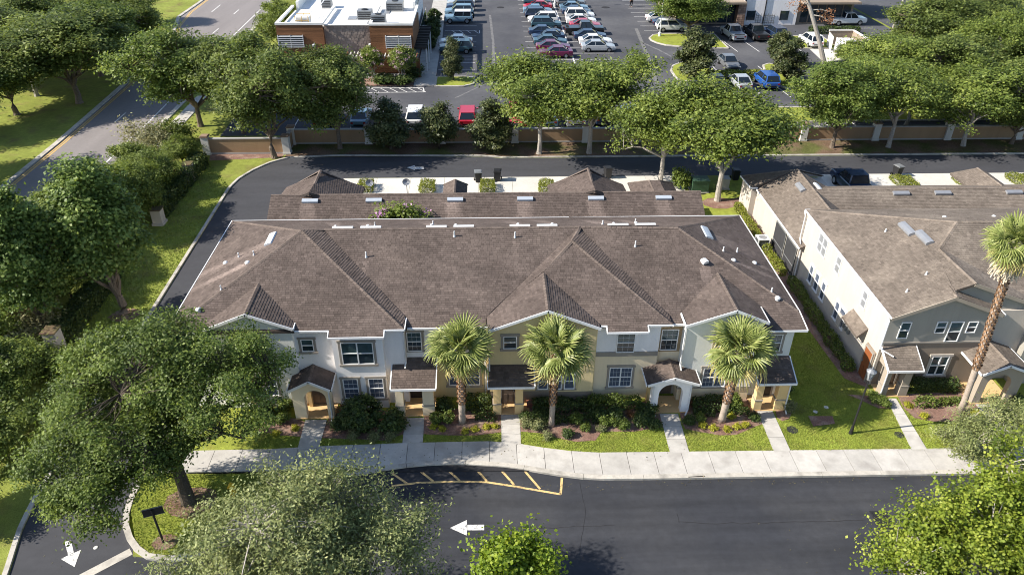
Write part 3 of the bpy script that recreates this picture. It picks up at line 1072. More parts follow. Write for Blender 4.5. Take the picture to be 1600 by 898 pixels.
def door(parent, a0, a1, z0, z1, plane, face='S', m='door', glazed=True):
    d = MB()
    lbox(d, a0, a1, 0, .05, z0, z1, face, plane)
    for zz0, zz1 in ((z0+.15, z0+.75),):
        lbox(d, a0+.12, (a0+a1)/2-.05, .04, .075, zz0, zz1, face, plane)
        lbox(d, (a0+a1)/2+.05, a1-.12, .04, .075, zz0, zz1, face, plane)
    o = d.build('door', m, parent)
    if glazed:
        g = MB()
        lbox(g, a0+.14, a1-.14, .03, .07, z0+1.1, z1-.15, face, plane)
        g.build('door_pane', 'pale_stone' if glazed == 'lit' else 'glass', o)  # lit pane is painted as a pale opaque colour instead of glass
    h = MB()
    lbox(h, a1-.1, a1-.05, .05, .11, z0+.95, z0+1.05, face, plane)
    h.build('handle', 'grey_metal', o)
    t = MB()
    lbox(t, a0-.1, a0, 0, .07, z0, z1+.1, face, plane)
    lbox(t, a1, a1+.1, 0, .07, z0, z1+.1, face, plane)
    lbox(t, a0, a1, 0, .068, z1, z1+.1, face, plane)
    t.build('door_frame', 'trim_taupe', o)
    return o


def downspout(parent, x, y, z1, z0=0.15, kick=(0, -.35)):
    b_ = MB()
    b_.tube([(x, y+.28, z1+.1), (x, y, z1-.15), (x, y, z0+.2), (x+kick[0], y+kick[1], z0)], 0.045, 6)
    return b_.build('downspout', 'metal_white', parent)


def wallseg(parent, x0, x1, y, z0, z1, m, name='wall', thick=0.4):
    return MB().box(x0, x1, y, y+thick, z0, z1).build(name, m, parent)


def arch_front(x0, x1, y0, y1, z0, ztop, cx, hw, zs, apex=None):
    """front of a porch: piers, round arch, gable top"""
    b_ = MB()
    n = 12
    arc = [(cx+hw*math.cos(math.pi*k/n), zs+hw*math.sin(math.pi*k/n)) for k in range(n+1)]   # from right to left
    top = (lambda x: ztop+(apex[1]-ztop)*(1-abs(x-apex[0])/((x1-x0)/2))) if apex else (lambda x: ztop)
    b_.box(x0, cx-hw, y0, y1, z0, zs)
    b_.box(cx+hw, x1, y0, y1, z0, zs)
    xs = [x1]+[p[0] for p in arc]+[x0]
    zb = [zs]+[p[1] for p in arc]+[zs]
    for i in range(len(xs)-1):
        if abs(xs[i]-xs[i+1]) < 1e-6:
            continue
        b_.extr([(xs[i+1], zb[i+1]), (xs[i], zb[i]), (xs[i], top(xs[i])), (xs[i+1], top(xs[i+1]))], y0, y1)
    return b_


# ------------------------------------------------------------------ the long townhouse
H1 = thing('townhouse_row', 'long two storey townhouse row with brown shingle roof and white, yellow and cream front', 'townhouse', (0, 38, 0))
ze = 5.4
mp = lambda x, y: (x, y, 5.4+(y-32.95)/2.4)            # main front slope
BL, BR = (-16.7, 44.25, ze), (16.9, 44.25, ze)
FLc, FRw = (-16.7, 31.9, ze), (-4.45, 31.9, ze)
RL, RR = (-10.6, 38.07, 7.96), mp(11.2, 38.45)
M1, M2 = mp(-9.45, 38.6), mp(5.45, 38.6)
VB1 = (-4.45, 32.95, ze)
VC = (-0.1, 32.95, ze)
A_, G_, GF = (4.85, 37.3, 7.52), (3.1, 35.35, 6.64), (3.1, 31.72, 6.6)
WC0, EC0 = (0.0, 31.72, 5.37), (5.88, 31.72, 5.44)
gl0, gl1 = (-12.45, 31.85, 6.55), (-12.45, 34.8, 6.55)
gr0, gr1 = (13.0, 31.75, 6.42), (12.95, 35.5, 6.42)
cr0, cr1 = (16.9, 33.0, 5.41), (17.05, 31.9, 4.96)
planes = [
    [BL, (-9.45, 44.25, ze), M1, RL], [(-9.45, 44.25, ze), (5.45, 44.25, ze), M2, M1], [(5.45, 44.25, ze), BR, RR, M2],
    [BL, FLc, RL], [FLc, FRw, RL], [RL, M1, VB1, FRw],
    [(-8.3, 31.9, 5.41), (-5.5, 31.9, 5.41), (-5.5, 31.5, 5.24), (-8.3, 31.5, 5.24)],
    [M1, M2, VC, mp(-.16, 32.35), mp(-4.45, 32.35), VB1],
    [VC, M2, A_, G_], [VC, G_, GF, WC0],
    [G_, (5.88, 32.0, 5.42), EC0, GF],
    [A_, G_, (5.88, 32.0, 5.38), (9.75, 32.0, 5.38)],
    [(6.3, 32.0, 5.385), (8.4, 32.0, 5.385), (8.4, 31.6, 5.22), (6.3, 31.6, 5.22)],
    [A_, M2, mp(9.75, 32.75), (9.75, 32.0, 5.38)],
    [M2, RR, cr0, cr1, mp(14.6, 31.9), mp(10.6, 32.35), mp(9.75, 32.35)],
    [BR, RR, cr0],
    [gl1, gl0, (-14.75, 31.85, 5.6), (-14.75, 32.4, 5.6)], [gl0, gl1, (-10.2, 32.5, 5.6), (-10.2, 31.85, 5.6)],
    [gr1, gr0, (10.5, 31.75, 5.5), (10.5, 33.0, 5.45)], [gr0, gr1, (14.78, 33.4, 5.62), (14.78, 31.75, 5.62)],
]
ridges = [(RL, BL), (RL, FLc), (RL, FRw), (RL, M1), (M1, M2), (M2, RR), (RR, BR), (RR, cr0), (A_, M2), (A_, G_), (G_, GF), (A_, (9.75, 32.0, 5.38)), (gl0, gl1), (gr0, gr1)]
for q_ in ((-12.8, 38.3, -1, -.25, 3.6, .3, 1.1), (-15.3, 37.7, -1, -.1, 1.6, .14, 1.6), (-13.6, 36.5, -1, -.2, 3.2, .16, 1.7), (-15.4, 33.0, -1, -.1, 1.3, .16, 1.6), (13.4, 39.0, 1, -.15, 2.6, .35, .8),
           (14.2, 36.5, 1, -.15, 2.6, .12, 1.6), (15.8, 37.2, 1, -.1, 1.0, .12, 1.4), (12.3, 35.9, 0, -1, 1.3, .2, .9), (1.6, 37.7, 0, -1, 1.5, .1, .7), (-6.85, 36.5, 0, -1, 1.2, .08, .7)):
    STREAKS.append((*q_[:4], q_[4]*1.15, q_[5]*1.7, q_[6]*1.35))
for x_ in (-9.1, -7.2, -3.36, 1.86, 3.94, 6.9, 7.66, 9.07):
    STREAKS.append((x_, 40.2, -.3, 1, 2.6, .4, 1.7))
R1 = make_roof(H1, planes, ridges, 'shingle', 'shingle_base', 'ridge', seed=3)
fascia(H1, [((-16.75, 44.3, 5.42), (16.95, 44.3, 5.42)), ((-16.76, 44.3, 5.42), (-16.76, 31.85, 5.42)), ((16.96, 44.3, 5.43), (16.96, 33.0, 5.43)), ((16.96, 33.0, 5.43), (17.1, 31.85, 4.98)),
            ((17.1, 31.84, 4.97), (14.8, 31.84, 4.97)), ((-16.7, 31.84, 5.42), (-14.8, 31.84, 5.42)), ((-10.1, 31.84, 5.42), (-8.35, 31.84, 5.42)), ((-8.35, 31.86, 5.42), (-8.35, 31.44, 5.25)),
            ((-8.35, 31.44, 5.25), (-5.45, 31.44, 5.25)), ((-5.45, 31.44, 5.25), (-5.45, 31.86, 5.42)), ((-5.45, 31.84, 5.42), (-4.4, 31.84, 5.42)), ((-4.39, 31.84, 5.42), (-4.39, 32.9, 5.42)),
            ((-4.3, 32.29, 5.17), (-.05, 32.29, 5.17)), ((5.95, 31.94, 5.4), (6.28, 31.94, 5.4)), ((6.25, 31.94, 5.4), (6.25, 31.54, 5.24)), ((6.25, 31.54, 5.24), (8.45, 31.54, 5.24)), ((8.45, 31.54, 5.24), (8.45, 31.94, 5.4)),
            ((8.45, 31.94, 5.4), (9.8, 31.94, 5.4)), ((9.8, 32.29, 5.17), (10.5, 32.29, 5.17)), ((9.8, 31.94, 5.4), (9.8, 32.3, 5.2))])
fascia(H1, [((-14.8, 31.8, 5.6), (-12.45, 31.8, 6.57)), ((-12.45, 31.8, 6.57), (-10.13, 31.8, 5.6)), ((-10.14, 31.8, 5.6), (-10.14, 32.5, 5.6)), ((-.05, 31.66, 5.38), (3.1, 31.66, 6.62)), ((3.1, 31.66, 6.62), (5.94, 31.66, 5.44)),
            ((10.42, 31.69, 5.5), (13.0, 31.69, 6.44)), ((13.0, 31.69, 6.44), (14.85, 31.69, 5.62)), ((10.42, 31.69, 5.5), (10.42, 32.9, 5.5)), ((14.85, 31.69, 5.62), (14.85, 33.2, 5.62))], name='barge_board', h=.15)

MB().box(-16.35, 16.6, 32.85, 43.95, 0, 5.3).build('wall', 'stucco_white', H1)
for x0, x1, y, z0, z1, m in (
        (-16.4, -14.65, 32.2, 0, 5.3, 'stucco_white'), (-10.3, -8.25, 32.2, 0, 5.36, 'stucco_white'), (-8.25, -5.6, 31.8, 0, 5.2, 'stucco_white'), (-5.6, -4.48, 32.2, 0, 5.36, 'stucco_white'),
        (-4.48, 0.05, 32.6, 2.95, 5.08, 'stucco_white'), (-4.48, 0.05, 32.58, 0, 2.95, 'stucco_yellow'),
        (5.75, 9.25, 32.2, 3.45, 5.3, 'stucco_white'), (5.75, 9.25, 32.2, 0, 3.45, 'stucco_cream'), (9.25, 10.55, 32.6, 3.1, 5.08, 'stucco_brown'), (9.25, 10.55, 32.58, 0, 3.1, 'stucco_cream'),
        (14.65, 16.6, 32.25, 0, 4.92, 'stucco_mint')):
    wallseg(H1, x0, x1, y, z0, z1, m)
MB().extr([(-14.65, 0), (-10.3, 0), (-10.3, 5.5), (-12.45, 6.38), (-14.65, 5.5)], 32.0, 32.9).build('gable_wall', 'stucco_mint', H1)
MB().extr([(.05, 1.02), (5.75, 1.02), (5.75, 5.3), (3.1, 6.42), (.05, 5.25)], 31.9, 32.9).build('gable_wall', 'stucco_yellow', H1)
MB().box(.07, 5.73, 31.93, 32.9, 0, 1.02).build('base_wall', 'stucco_umber', H1)
MB().extr([(10.55, 1.03), (14.65, 1.03), (14.65, 5.48), (13.0, 6.24), (10.55, 5.36)], 31.9, 32.9).build('gable_wall', 'stucco_mint', H1)
MB().box(10.57, 14.63, 31.93, 32.9, 0, 1.03).build('base_wall', 'stucco_cream', H1)
MB().box(10.5, 14.7, 31.86, 31.99, 1.0, 1.1).build('wall_ledge', 'trim_taupe', H1)
MB().box(5.76, 9.24, 32.15, 32.3, 3.16, 3.45).build('wall_band', 'trim_taupe', H1)
MB().box(3.6, 5.78, 31.85, 31.99, 0.98, 1.06).build('wall_ledge', 'stucco_yellow', H1)
MB().box(4.9, 5.74, 31.87, 31.99, 1.06, 2.75).build('wall_panel', 'stucco_yellow', H1)
MB().box(5.77, 5.83, 32.14, 32.3, 0, 5.2).build('wall_edge', 'stucco_yellow', H1)

# upper windows
window(H1, -9.98, -9.33, 3.82, 4.63, 32.2)
window(H1, -7.82, -6.12, 3.22, 4.68, 31.8, cols=2)
window(H1, -4.42, -3.62, 3.42, 4.72, 32.6, grid=True, sur=(.12, .1, .02))
window(H1, 0.78, 1.5, 4.02, 4.86, 31.9)
window(H1, 6.92, 7.92, 3.42, 4.75, 32.2, trim=None, grid=True)
MB().box(6.84, 8.0, 32.1, 32.25, 4.78, 4.92).build('window_head', 'trim_taupe', H1)
window(H1, 9.42, 10.36, 3.22, 4.62, 32.6, trim=None, grid=True)
window(H1, 12.2, 13.5, 3.3, 4.6, 31.9, cols=2)
window(H1, 15.1, 16.0, 3.3, 4.45, 32.25, grid=True)
window(H1, -13.2, -12.0, 3.3, 4.6, 32.0, cols=2)
# lower windows
for a0, a1 in ((-7.98, -7.16), (-6.6, -5.78)):
    window(H1, a0, a1, .83, 2.22, 31.8, grid=True, pane='glass_blind')
window(H1, -2.25, -.52, .98, 2.12, 32.58, cols=2, pane='glass_blind')
for a0, a1 in ((2.68, 3.25), (3.62, 4.02), (4.16, 4.74)):
    window(H1, a0, a1, 1.15, 2.28, 31.9, pane='glass_blind', sur=(.06, .08, .05))
window(H1, 6.68, 7.95, 1.0, 2.38, 32.2, cols=2, grid=True, pane='glass_blind', sur=(.12, .12, .14))
window(H1, 11.85, 13.2, 1.12, 2.48, 31.9, cols=2, grid=True, pane='glass_blind', sur=(.12, .1, .02))
window(H1, -12.9, -11.6, .95, 2.3, 32.0, cols=2, pane='glass_blind')
# back windows and side windows, seen from another standpoint
for x in (-14, -9, -3.5, 2, 7.5, 13):
    MBw = MB()
    MBw.box(x, x+1.2, 43.93, 43.99, 3.2, 4.6)
    MBw.build('window', 'glass', H1)

# porches ------------------------------------------------------------------


def porch(kind, x0, x1, yf, zf, yb, zb, cols, wallc, apex=None, arch=None, seed=1, overl=.25, floor=None):
    rng = random.Random(seed)
    if kind == 'shed':
        pl = [[(x0-overl, yf-.28, zf), (x1+overl, yf-.28, zf), (x1+overl, yb, zb), (x0-overl, yb, zb)]]
        make_roof(H1 if x0 < 20 else H2, pl, [], *SHN[x0 > 20], name='porch_roof', seed=seed)
        P_ = H1 if x0 < 20 else H2
        fascia(P_, [((x0-overl-.05, yf-.33, zf+.02), (x1+overl+.05, yf-.33, zf+.02))], h=.13)
        fascia(P_, [((x0-overl-.05, yf-.3, zf), (x0-overl-.05, yb, zb)), ((x1+overl+.05, yf-.3, zf), (x1+overl+.05, yb, zb))], name='barge_board', h=.13, w=.06)
        MB().extr([(x0, zf-.32), (x1, zf-.32), (x1, zf-.04), (x0, zf-.04)], yf+.02, yf+.28).build('porch_beam', wallc, P_)
        for yy0 in (x0, x1-.24):
            b_ = MB()
            k = len(b_.v)
            pts = [(yf+.25, zf-.32), (yb, zf-.32), (yb, zb-.2), (yf+.25, zf-.06)]
            b_.v += [(yy0+.02, p[0], p[1]) for p in pts]+[(yy0+.22, p[0], p[1]) for p in pts]
            for q in ((3, 2, 1, 0), (4, 5, 6, 7), (0, 1, 5, 4), (1, 2, 6, 5), (2, 3, 7, 6), (3, 0, 4, 7)):
                b_.f.append(tuple(k+i for i in q))
                b_.m.append(0)
                b_.t.append(.5)
            b_.build('porch_beam', wallc, P_)
    else:
        P_ = H1 if x0 < 20 else H2
        ax, az = apex
        pl = [[(ax, yf-.2, az), (ax, yb, az), (x0-overl, yb, zf), (x0-overl, yf-.2, zf)], [(ax, yf-.2, az), (ax, yb, az), (x1+overl, yb, zf), (x1+overl, yf-.2, zf)]]
        make_roof(P_, pl, [((ax, yf-.2, az), (ax, yb, az))], *SHN[x0 > 20], name='porch_roof', seed=seed)
        fascia(P_, [((x0-overl, yf-.25, zf), (ax, yf-.25, az)), ((ax, yf-.25, az), (x1+overl, yf-.25, zf))], name='barge_board', h=.13, w=.06)
        fascia(P_, [((x0-overl-.05, yf-.25, zf+.01), (x0-overl-.05, yb, zf+.01)), ((x1+overl+.05, yf-.25, zf+.01), (x1+overl+.05, yb, zf+.01))], h=.12)
        cx, hw, zs = arch
        sl = (az-zf)/((x1-x0)/2+overl)
        arch_front(x0, x1, yf, yf+.34, 0.1, zf+sl*overl-.1, cx, hw, zs, (ax, az-.12)).build('porch_arch', wallc, P_)
        for xx in (x0, x1-.3):
            MB().box(xx, xx+.3, yf+.34, yb, zs+.55, zf-.05).build('porch_beam', wallc, P_)
    for c0, c1 in cols:
        MB().box(c0, c1, yf, yf+.42, .1, zf-.32).build('porch_column', wallc, P_)
        MB().box(c0-.03, c1+.03, yf-.03, yf+.45, .1, .82).build('column_base', wallc, P_)
        MB().box(c0-.05, c1+.05, yf-.05, yf+.47, .82, .88).build('column_band', 'trim_taupe', P_)
    MB().box(x0-.02, x1+.02, yf-.05, yb+.01, 0, .14).build('porch_floor', 'porch_floor', P_)


SHN = {False: ('shingle', 'shingle_base', 'ridge'), True: ('shingle_tan', 'shingle_tan_base', 'ridge_tan')}
H2 = None
porch('gable', -10.62, -8.52, 31.0, 2.3, 32.2, 0, [], 'stucco_cream', (-9.55, 2.92), (-9.4, .58, 1.5), 5, overl=.08)
porch('shed', -5.12, -3.02, 31.05, 2.28, 32.62, 3.0, [(-5.1, -4.68), (-3.64, -3.04)], 'stucco_cream', seed=6, overl=.12)
porch('shed', .15, 2.2, 31.05, 2.3, 31.95, 2.95, [(.22, .62), (1.42, 1.84)], 'stucco_tan', seed=7, overl=.2)
porch('gable', 8.88, 11.02, 30.95, 2.3, 32.3, 0, [], 'stucco_white', (9.97, 2.78), (9.93, .66, 1.45), 8, overl=.36)
porch('shed', 14.72, 16.5, 30.98, 2.28, 32.27, 2.95, [(14.74, 15.1), (15.9, 16.46)], 'stucco_tan', seed=9, overl=.12)
door(H1, -9.85, -8.95, .14, 2.1, 32.19, glazed='lit')
door(H1, -4.55, -3.65, .14, 2.1, 32.57, m='dark_metal')
door(H1, .68, 1.42, .14, 2.1, 31.9, glazed='lit')
door(H1, 9.5, 10.4, .14, 2.1, 32.56)
door(H1, 15.25, 16.05, .14, 2.1, 32.24, m='dark_metal')
for x0, x1, y0, y1, m in ((-10.05, -9.86, 31.9, 32.19, 'stucco_tan'), (8.9, 9.1, 31.8, 32.56, 'stucco_tan'), (10.75, 10.95, 31.8, 31.9, 'stucco_tan')):
    MB().box(x0, x1, y0, y1, .14, 2.3).build('porch_wall', m, H1)
downspout(H1, -4.52, 32.1, 5.2, 2.9)
downspout(H1, -.2, 32.5, 4.9)
downspout(H1, 10.48, 31.85, 5.3, 2.6)
downspout(H1, -8.62, 30.93, 2.15)
downspout(H1, 8.95, 30.9, 2.1, kick=(.2, -.3))
downspout(H1, 11.0, 30.9, 2.1, kick=(-.2, -.3))
downspout(H1, 16.48, 30.93, 2.1)
downspout(H1, 0.02, 31.86, 3.4, 2.8)




def flat_vent(parent, c, ax, n_, L=1.2, w=.3, h=.12, m='metal_white'):
    """low slant-back vent lying on a slope (ax along its length, n_ surface normal)"""
    ax, n_ = Vector(ax).normalized(), Vector(n_).normalized()
    s_ = n_.cross(ax).normalized()
    if s_.z > 0:
        s_ = -s_
    c = Vector(c)
    b_ = MB()
    pr = [(-.5, .02), (-.42, h*.8), (0, h), (.42, h*.95), (.5, h*.5), (.5, .0)]
    k = len(b_.v)
    for e in (-.5, .5):
        for q, zz in pr:
            b_.v.append(tuple(c+ax*(e*L)+s_*(q*w)+n_*zz))
    m_ = len(pr)
    for i in range(m_-1):
        b_.f.append((k+i, k+i+1, k+m_+i+1, k+m_+i))
        b_.m.append(0)
        b_.t.append(.5)
    b_.f.append(tuple(k+i for i in range(m_)))
    b_.f.append(tuple(k+2*m_-1-i for i in range(m_)))
    b_.m += [0, 0]
    b_.t += [.5, .5]
    return b_.build('roof_vent', m, parent)


def vent_pipe(parent, c, h=.38):
    b_ = MB()
    h *= .85
    b_.cyl(c[0], c[1], c[2]-.1, c[2]+h, .038, 8)
    b_.cyl(c[0], c[1], c[2]-.1, c[2]+.1, .1, 8, r1=.05)
    return b_.build('vent_pipe', 'metal_white', parent)


def hood_vent(parent, c, r=.2):
    b_ = MB()
    r *= .8
    b_.ell((c[0], c[1], c[2]+.02), (r, r, r*.7), 10, 6)
    b_.cyl(c[0], c[1], c[2]-.1, c[2]+.08, r*.8, 10)
    return b_.build('exhaust_hood', 'metal_white', parent)


bz = lambda x, y: ze+(44.25-y)/2.4
wz = lambda x, y: ze+(x+16.7)*2.56/6.1
ez = lambda x, y: ze+(16.9-x)*2.3/5.7
NB, NF = (0, .385, .923), (0, -.385, .923)
NW, NE = (-.387, 0, .922), (.374, 0, .927)
for x in (-8.46, -6.82, -2.98, -1.38, 1.93, 3.54, 7.76, 9.39):
    flat_vent(H1, (x, 39.05, bz(x, 39.05)), (1, 0, 0), NB, 1.2)
for x, y in ((-9.1, 40.0), (-7.2, 40.2), (-3.36, 40.3), (-1.9, 40.0), (1.86, 40.1), (3.94, 40.1), (7.66, 40.0), (9.07, 40.2)):
    hood_vent(H1, (x, y, bz(x, y)), .12)
for x, y in ((-6.75, 40.1), (6.97, 39.8), (-3.3, 40.6), (9.1, 40.5)):
    vent_pipe(H1, (x, y, bz(x, y)), .3)
for x, y in ((-6.85, 36.7), (-1.9, 38.0), (1.6, 37.9), (8.5, 37.2)):
    vent_pipe(H1, (x, y, mp(x, y)[2]), .42)
flat_vent(H1, (-12.6, 38.6, wz(-12.6, 38.6)), (0, 1, 0), NW, 1.35, .5)
for x, y in ((-15.2, 37.8), (-13.5, 36.6), (-15.3, 33.1)):
    hood_vent(H1, (x, y, wz(x, y)), .2)
for x, y in ((-14.4, 37.9), (-13.3, 37.3), (-14.4, 34.4)):
    vent_pipe(H1, (x, y, wz(x, y)), .35)
flat_vent(H1, (13.2, 39.2, ez(13.2, 39.2)), (0, 1, 0), NE, 1.35, .5, m='vent_blue')
for x, y in ((15.7, 37.3), (14.15, 36.6), (15.9, 33.7)):
    hood_vent(H1, (x, y, ez(x, y)), .2)
for x, y in ((14.8, 38.0), (13.75, 37.4), (15.7, 34.2)):
    vent_pipe(H1, (x, y, ez(x, y)), .35)
flat_vent(H1, (12.3, 36.1, mp(12.3, 36.1)[2]), (.3, -1, 0), NF, .4, .34, .26)

# ------------------------------------------------------------------ garage row behind it
GR = thing('garage_row', 'long single storey brown roofed garage row behind the townhouse beside the rear lane', 'garage', (0, 50, 0))
gz = lambda y: 4.5-abs(y-50.0)*.5
pg = [[(-15.7, 50, 4.5), (15.85, 50, 4.5), (15.85, 46.4, 2.7), (-15.7, 46.4, 2.7)], [(-15.7, 50, 4.5), (15.85, 50, 4.5), (15.85, 53.8, 2.6), (-15.7, 53.8, 2.6)]]
rg = [((-15.7, 50, 4.5), (15.85, 50, 4.5))]
for xc, hw in ((-12.85, 3.1), (7.95, 3.05)):
    f_, k_ = (xc, 54.1, 4.6), (xc, 49.6, 4.6)
    pg += [[f_, k_, (xc-hw, 50.0+1.0, 3.5), (xc-hw-.02, 53.6, 2.68), (xc-hw, 55.0, 2.62)], [f_, k_, (xc+hw, 51.0, 3.5), (xc+hw+.02, 53.6, 2.68), (xc+hw, 55.0, 2.62)], [f_, (xc-hw, 55.0, 2.6), (xc+hw, 55.0, 2.6)]]
    rg += [(f_, k_), (f_, (xc-hw, 55.0, 2.6)), (f_, (xc+hw, 55.0, 2.6))]
for xa, xb, hw, yt, zt in ((-2.5, -2.5, .95, 54.6, 3.5), (12.9, 13.7, 1.4, 54.0, 3.55)):
    pg += [[(xa, yt, zt), (xa, 52, zt), (xa-hw, 52, 2.75), (xa-hw, 55.4, 2.7)], [(xb, yt, zt), (xb, 52, zt), (xb+hw, 52, 2.75), (xb+hw, 55.4, 2.7)], [(xa, yt, zt), (xb+.01, yt, zt), (xb+hw, 55.4, 2.7), (xa-hw, 55.4, 2.7)]]
    rg += [((xa, yt, zt), (xa, 52, zt)), ((xa, yt, zt), (xa-hw, 55.4, 2.7)), ((xb, yt, zt), (xb+hw, 55.4, 2.7))]
    if xa != xb:
        pg += [[(xa, yt, zt), (xb, yt, zt), (xb, 52, zt+.02), (xa, 52, zt+.02)]]
STREAKS.clear()
for x_ in (-12.8, -2.3, 2.8, 8.0, 13.0):
    STREAKS.append((x_-.2, 49.3, .12, -1, 3.2, .6, 1.5))
make_roof(GR, pg, rg, 'shingle', 'shingle_base', 'ridge', seed=21)
MB().box(-15.4, 15.55, 46.75, 53.5, 0, 2.55).build('wall', 'stucco_cream', GR)
for xx in (-15.38, 15.25):
    b_ = MB()
    b_.face([(xx, 46.75, 2.5), (xx, 53.5, 2.5), (xx, 50, 4.32)])
    b_.face([(xx+.25, 53.5, 2.5), (xx+.25, 46.75, 2.5), (xx+.25, 50, 4.32)])
    b_.build('gable_wall', 'stucco_cream', GR)
for xc, hw in ((-12.85, 2.9), (7.95, 2.85), (-2.5, .8), (13.3, 1.5)):
    MB().box(xc-hw, xc+hw, 53.5, 54.75, 0, 2.55).build('wall', 'stucco_cream', GR)
for xc in (-8.0, -5.2, 1.2, 3.7):
    MB().box(xc-1.1, xc+1.1, 53.5, 53.56, 0, 2.2).build('garage_door', 'trim_white', GR)
fascia(GR, [((-15.7, 46.35, 2.72), (15.85, 46.35, 2.72))])
for x in (-12.8, -8.2, -2.3, 2.8, 8.0, 13.0):
    flat_vent(GR, (x, 49.45, gz(49.45)), (1, 0, 0), (0, -.45, .9), 1.15, .36, .17, m='vent_blue')

STREAKS.clear()

# ------------------------------------------------------------------ neighbouring townhouse on the right
H2 = thing('neighbour_townhouse', 'two storey townhouse with ivory side wall, grey front gable and tan shingle roof', 'townhouse', (30, 38, 0))
e2 = 5.05
X0 = 22.1
gA, gAr = (25.25, 32.75, 6.36), (28.35, 32.75, 5.15)
p2, apx = (26.4, 37.1, 6.815), (28.25, 39.0, 7.58)
g2f = (26.5, 33.35, 6.83)
bl2 = (X0, 45.7, e2)
XE = 52
f2 = lambda x, y: (x, y, 7.58-(39.0-y)*.405)
pl2 = [[(X0, 32.75, e2), gA, (26.0, 36.2, 6.65), (X0, 38, e2)], [(X0, 38, e2), (26.0, 36.2, 6.65), p2, apx, bl2],
       [gA, (25.6, 36.0, 6.5), (28.35, 34.6, 5.2), gAr], [g2f, p2, f2(30.6, 33.8), (30.6, 33.35, 5.3)], [g2f, p2, (25.4, 34.9, 6.4), (25.4, 33.35, 6.33)],
       [p2, apx, f2(XE, 39.0), f2(XE, 32.6), f2(30.6, 32.6), f2(29.9, 33.6)],
       [bl2, apx, (XE, 39.0, 7.58), (XE, 45.7, e2)]]
rg2 = [(apx, bl2), (apx, p2), (p2, g2f), (apx, (XE, 39.0, 7.58)), (gA, (25.7, 34.4, 6.42))]
# low wing and its garages
zl = 2.62
lw = (24.75, 54.3, 4.25)
pl2 += [[(21.8, 44.6, zl), (24.6, 44.6, 4.22), lw, (21.75, 54.4, zl)], [(24.6, 44.6, 4.22), lw, (27.6, 54.2, zl), (27.6, 44.6, zl)],
        [lw, (21.3, 57.0, 2.5), (28.2, 57.0, 2.5)], [lw, (21.3, 57.0, 2.5), (21.3, 54.2, 2.75)],
        [(24.8, 50.7, 4.22), (XE, 50.7, 4.22), (XE, 47.0, 2.65), (24.8, 47.0, 2.65)], [(24.8, 50.7, 4.22), (XE, 50.7, 4.22), (XE, 54.6, 2.6), (24.8, 54.6, 2.6)]]
rg2 += [((24.6, 45.7, 4.22), lw), (lw, (28.2, 57.0, 2.5)), (lw, (21.3, 57.0, 2.5)), ((25.8, 50.7, 4.22), (XE, 50.7, 4.22))]
for xc, hw, yt, zt in ((40.6, 1.6, 56.0, 3.5), (51.0, 2.2, 56, 3.6)):
    pl2 += [[(xc, yt, zt), (xc, 52.5, zt), (xc-hw, 52.5, 2.7), (xc-hw, 56.8, 2.7)], [(xc, yt, zt), (xc, 52.5, zt), (xc+hw, 52.5, 2.7), (xc+hw, 56.8, 2.7)], [(xc, yt, zt), (xc+hw, 56.8, 2.7), (xc-hw, 56.8, 2.7)]]
    rg2 += [((xc, yt, zt), (xc, 52.5, zt))]
make_roof(H2, pl2, rg2, 'shingle_tan', 'shingle_tan_base', 'ridge_tan', seed=31)
MB().box(X0+.06, XE-.3, 33.4, 45.5, 0, e2-.08).build('wall', 'stucco_ivory', H2)
MB().extr([(X0+.05, 3.15), (28.25, 3.15), (28.25, 5.1), (25.25, 6.2), (X0+.05, 4.95)], 33.0, 33.5).build('gable_wall', 'stucco_grey', H2)
MB().box(X0+.05, 28.25, 33.02, 33.5, 0, 3.15).build('wall', 'stucco_umber', H2)
MB().extr([(25.5, 3.15), (30.5, 3.15), (30.5, 5.2), (26.5, 6.66), (25.5, 6.25)], 33.55, 33.9).build('gable_wall', 'stucco_grey', H2)
MB().box(28.2, 30.5, 33.57, 33.9, 0, 3.15).build('wall', 'stucco_umber', H2)
MB().box(30.5, XE-.3, 32.9, 33.5, 0, 4.9).build('wall', 'stucco_grey', H2)
MB().box(X0+.04, X0+.2, 33.01, 45.5, 0, 4.97).build('side_wall', 'stucco_ivory', H2)
MB().box(X0+.02, 28.3, 32.95, 33.1, 3.1, 3.2).build('wall_ledge', 'trim_taupe', H2)
fascia(H2, [((X0-.06, 32.7, e2+.03), (X0-.06, 45.75, e2+.03)), ((X0-.06, 45.75, e2+.03), (X0+.3, 45.75, e2+.03)), ((28.4, 32.75, 5.16), (28.4, 34.3, 5.16)), ((30.6, 32.54, f2(0, 32.6)[2]+.03), (XE, 32.54, f2(0, 32.6)[2]+.03)),
            ((21.74, 44.6, zl+.03), (21.7, 54.2, zl+.03)), ((21.25, 54.2, zl+.12), (21.25, 57.0, zl-.08)), ((21.2, 54.18, zl+.15), (21.8, 54.18, zl+.15))])
fascia(H2, [((X0-.08, 32.69, e2), gA), (gA, gAr), (g2f, (30.7, 33.29, 5.3))], name='barge_board', h=.2, m='stucco_taupe')
window(H2, 22.87, 23.45, 3.46, 4.58, 33.0, trim=None)
window(H2, 24.89, 25.48, 3.8, 4.57, 33.0, trim=None)
window(H2, 25.66, 26.42, 3.2, 4.56, 33.0, trim=None)
window(H2, 26.67, 27.23, 3.79, 4.55, 33.0, trim=None)
window(H2, 28.65, 29.26, 3.54, 4.34, 33.55, trim=None)
window(H2, 25.4, 26.4, .78, 2.14, 33.02, cols=2, trim='stucco_ivory', sur=(.14, .1, .14))
for a0, a1 in ((41.6, 42.95), ):
    window(H2, a0, a1, 3.52, 4.82, X0+.04, 'W', cols=2, trim=None, pane='vent_grey')
window(H2, 39.4, 40.05, 3.62, 4.76, X0+.04, 'W', trim=None, pane='vent_grey')
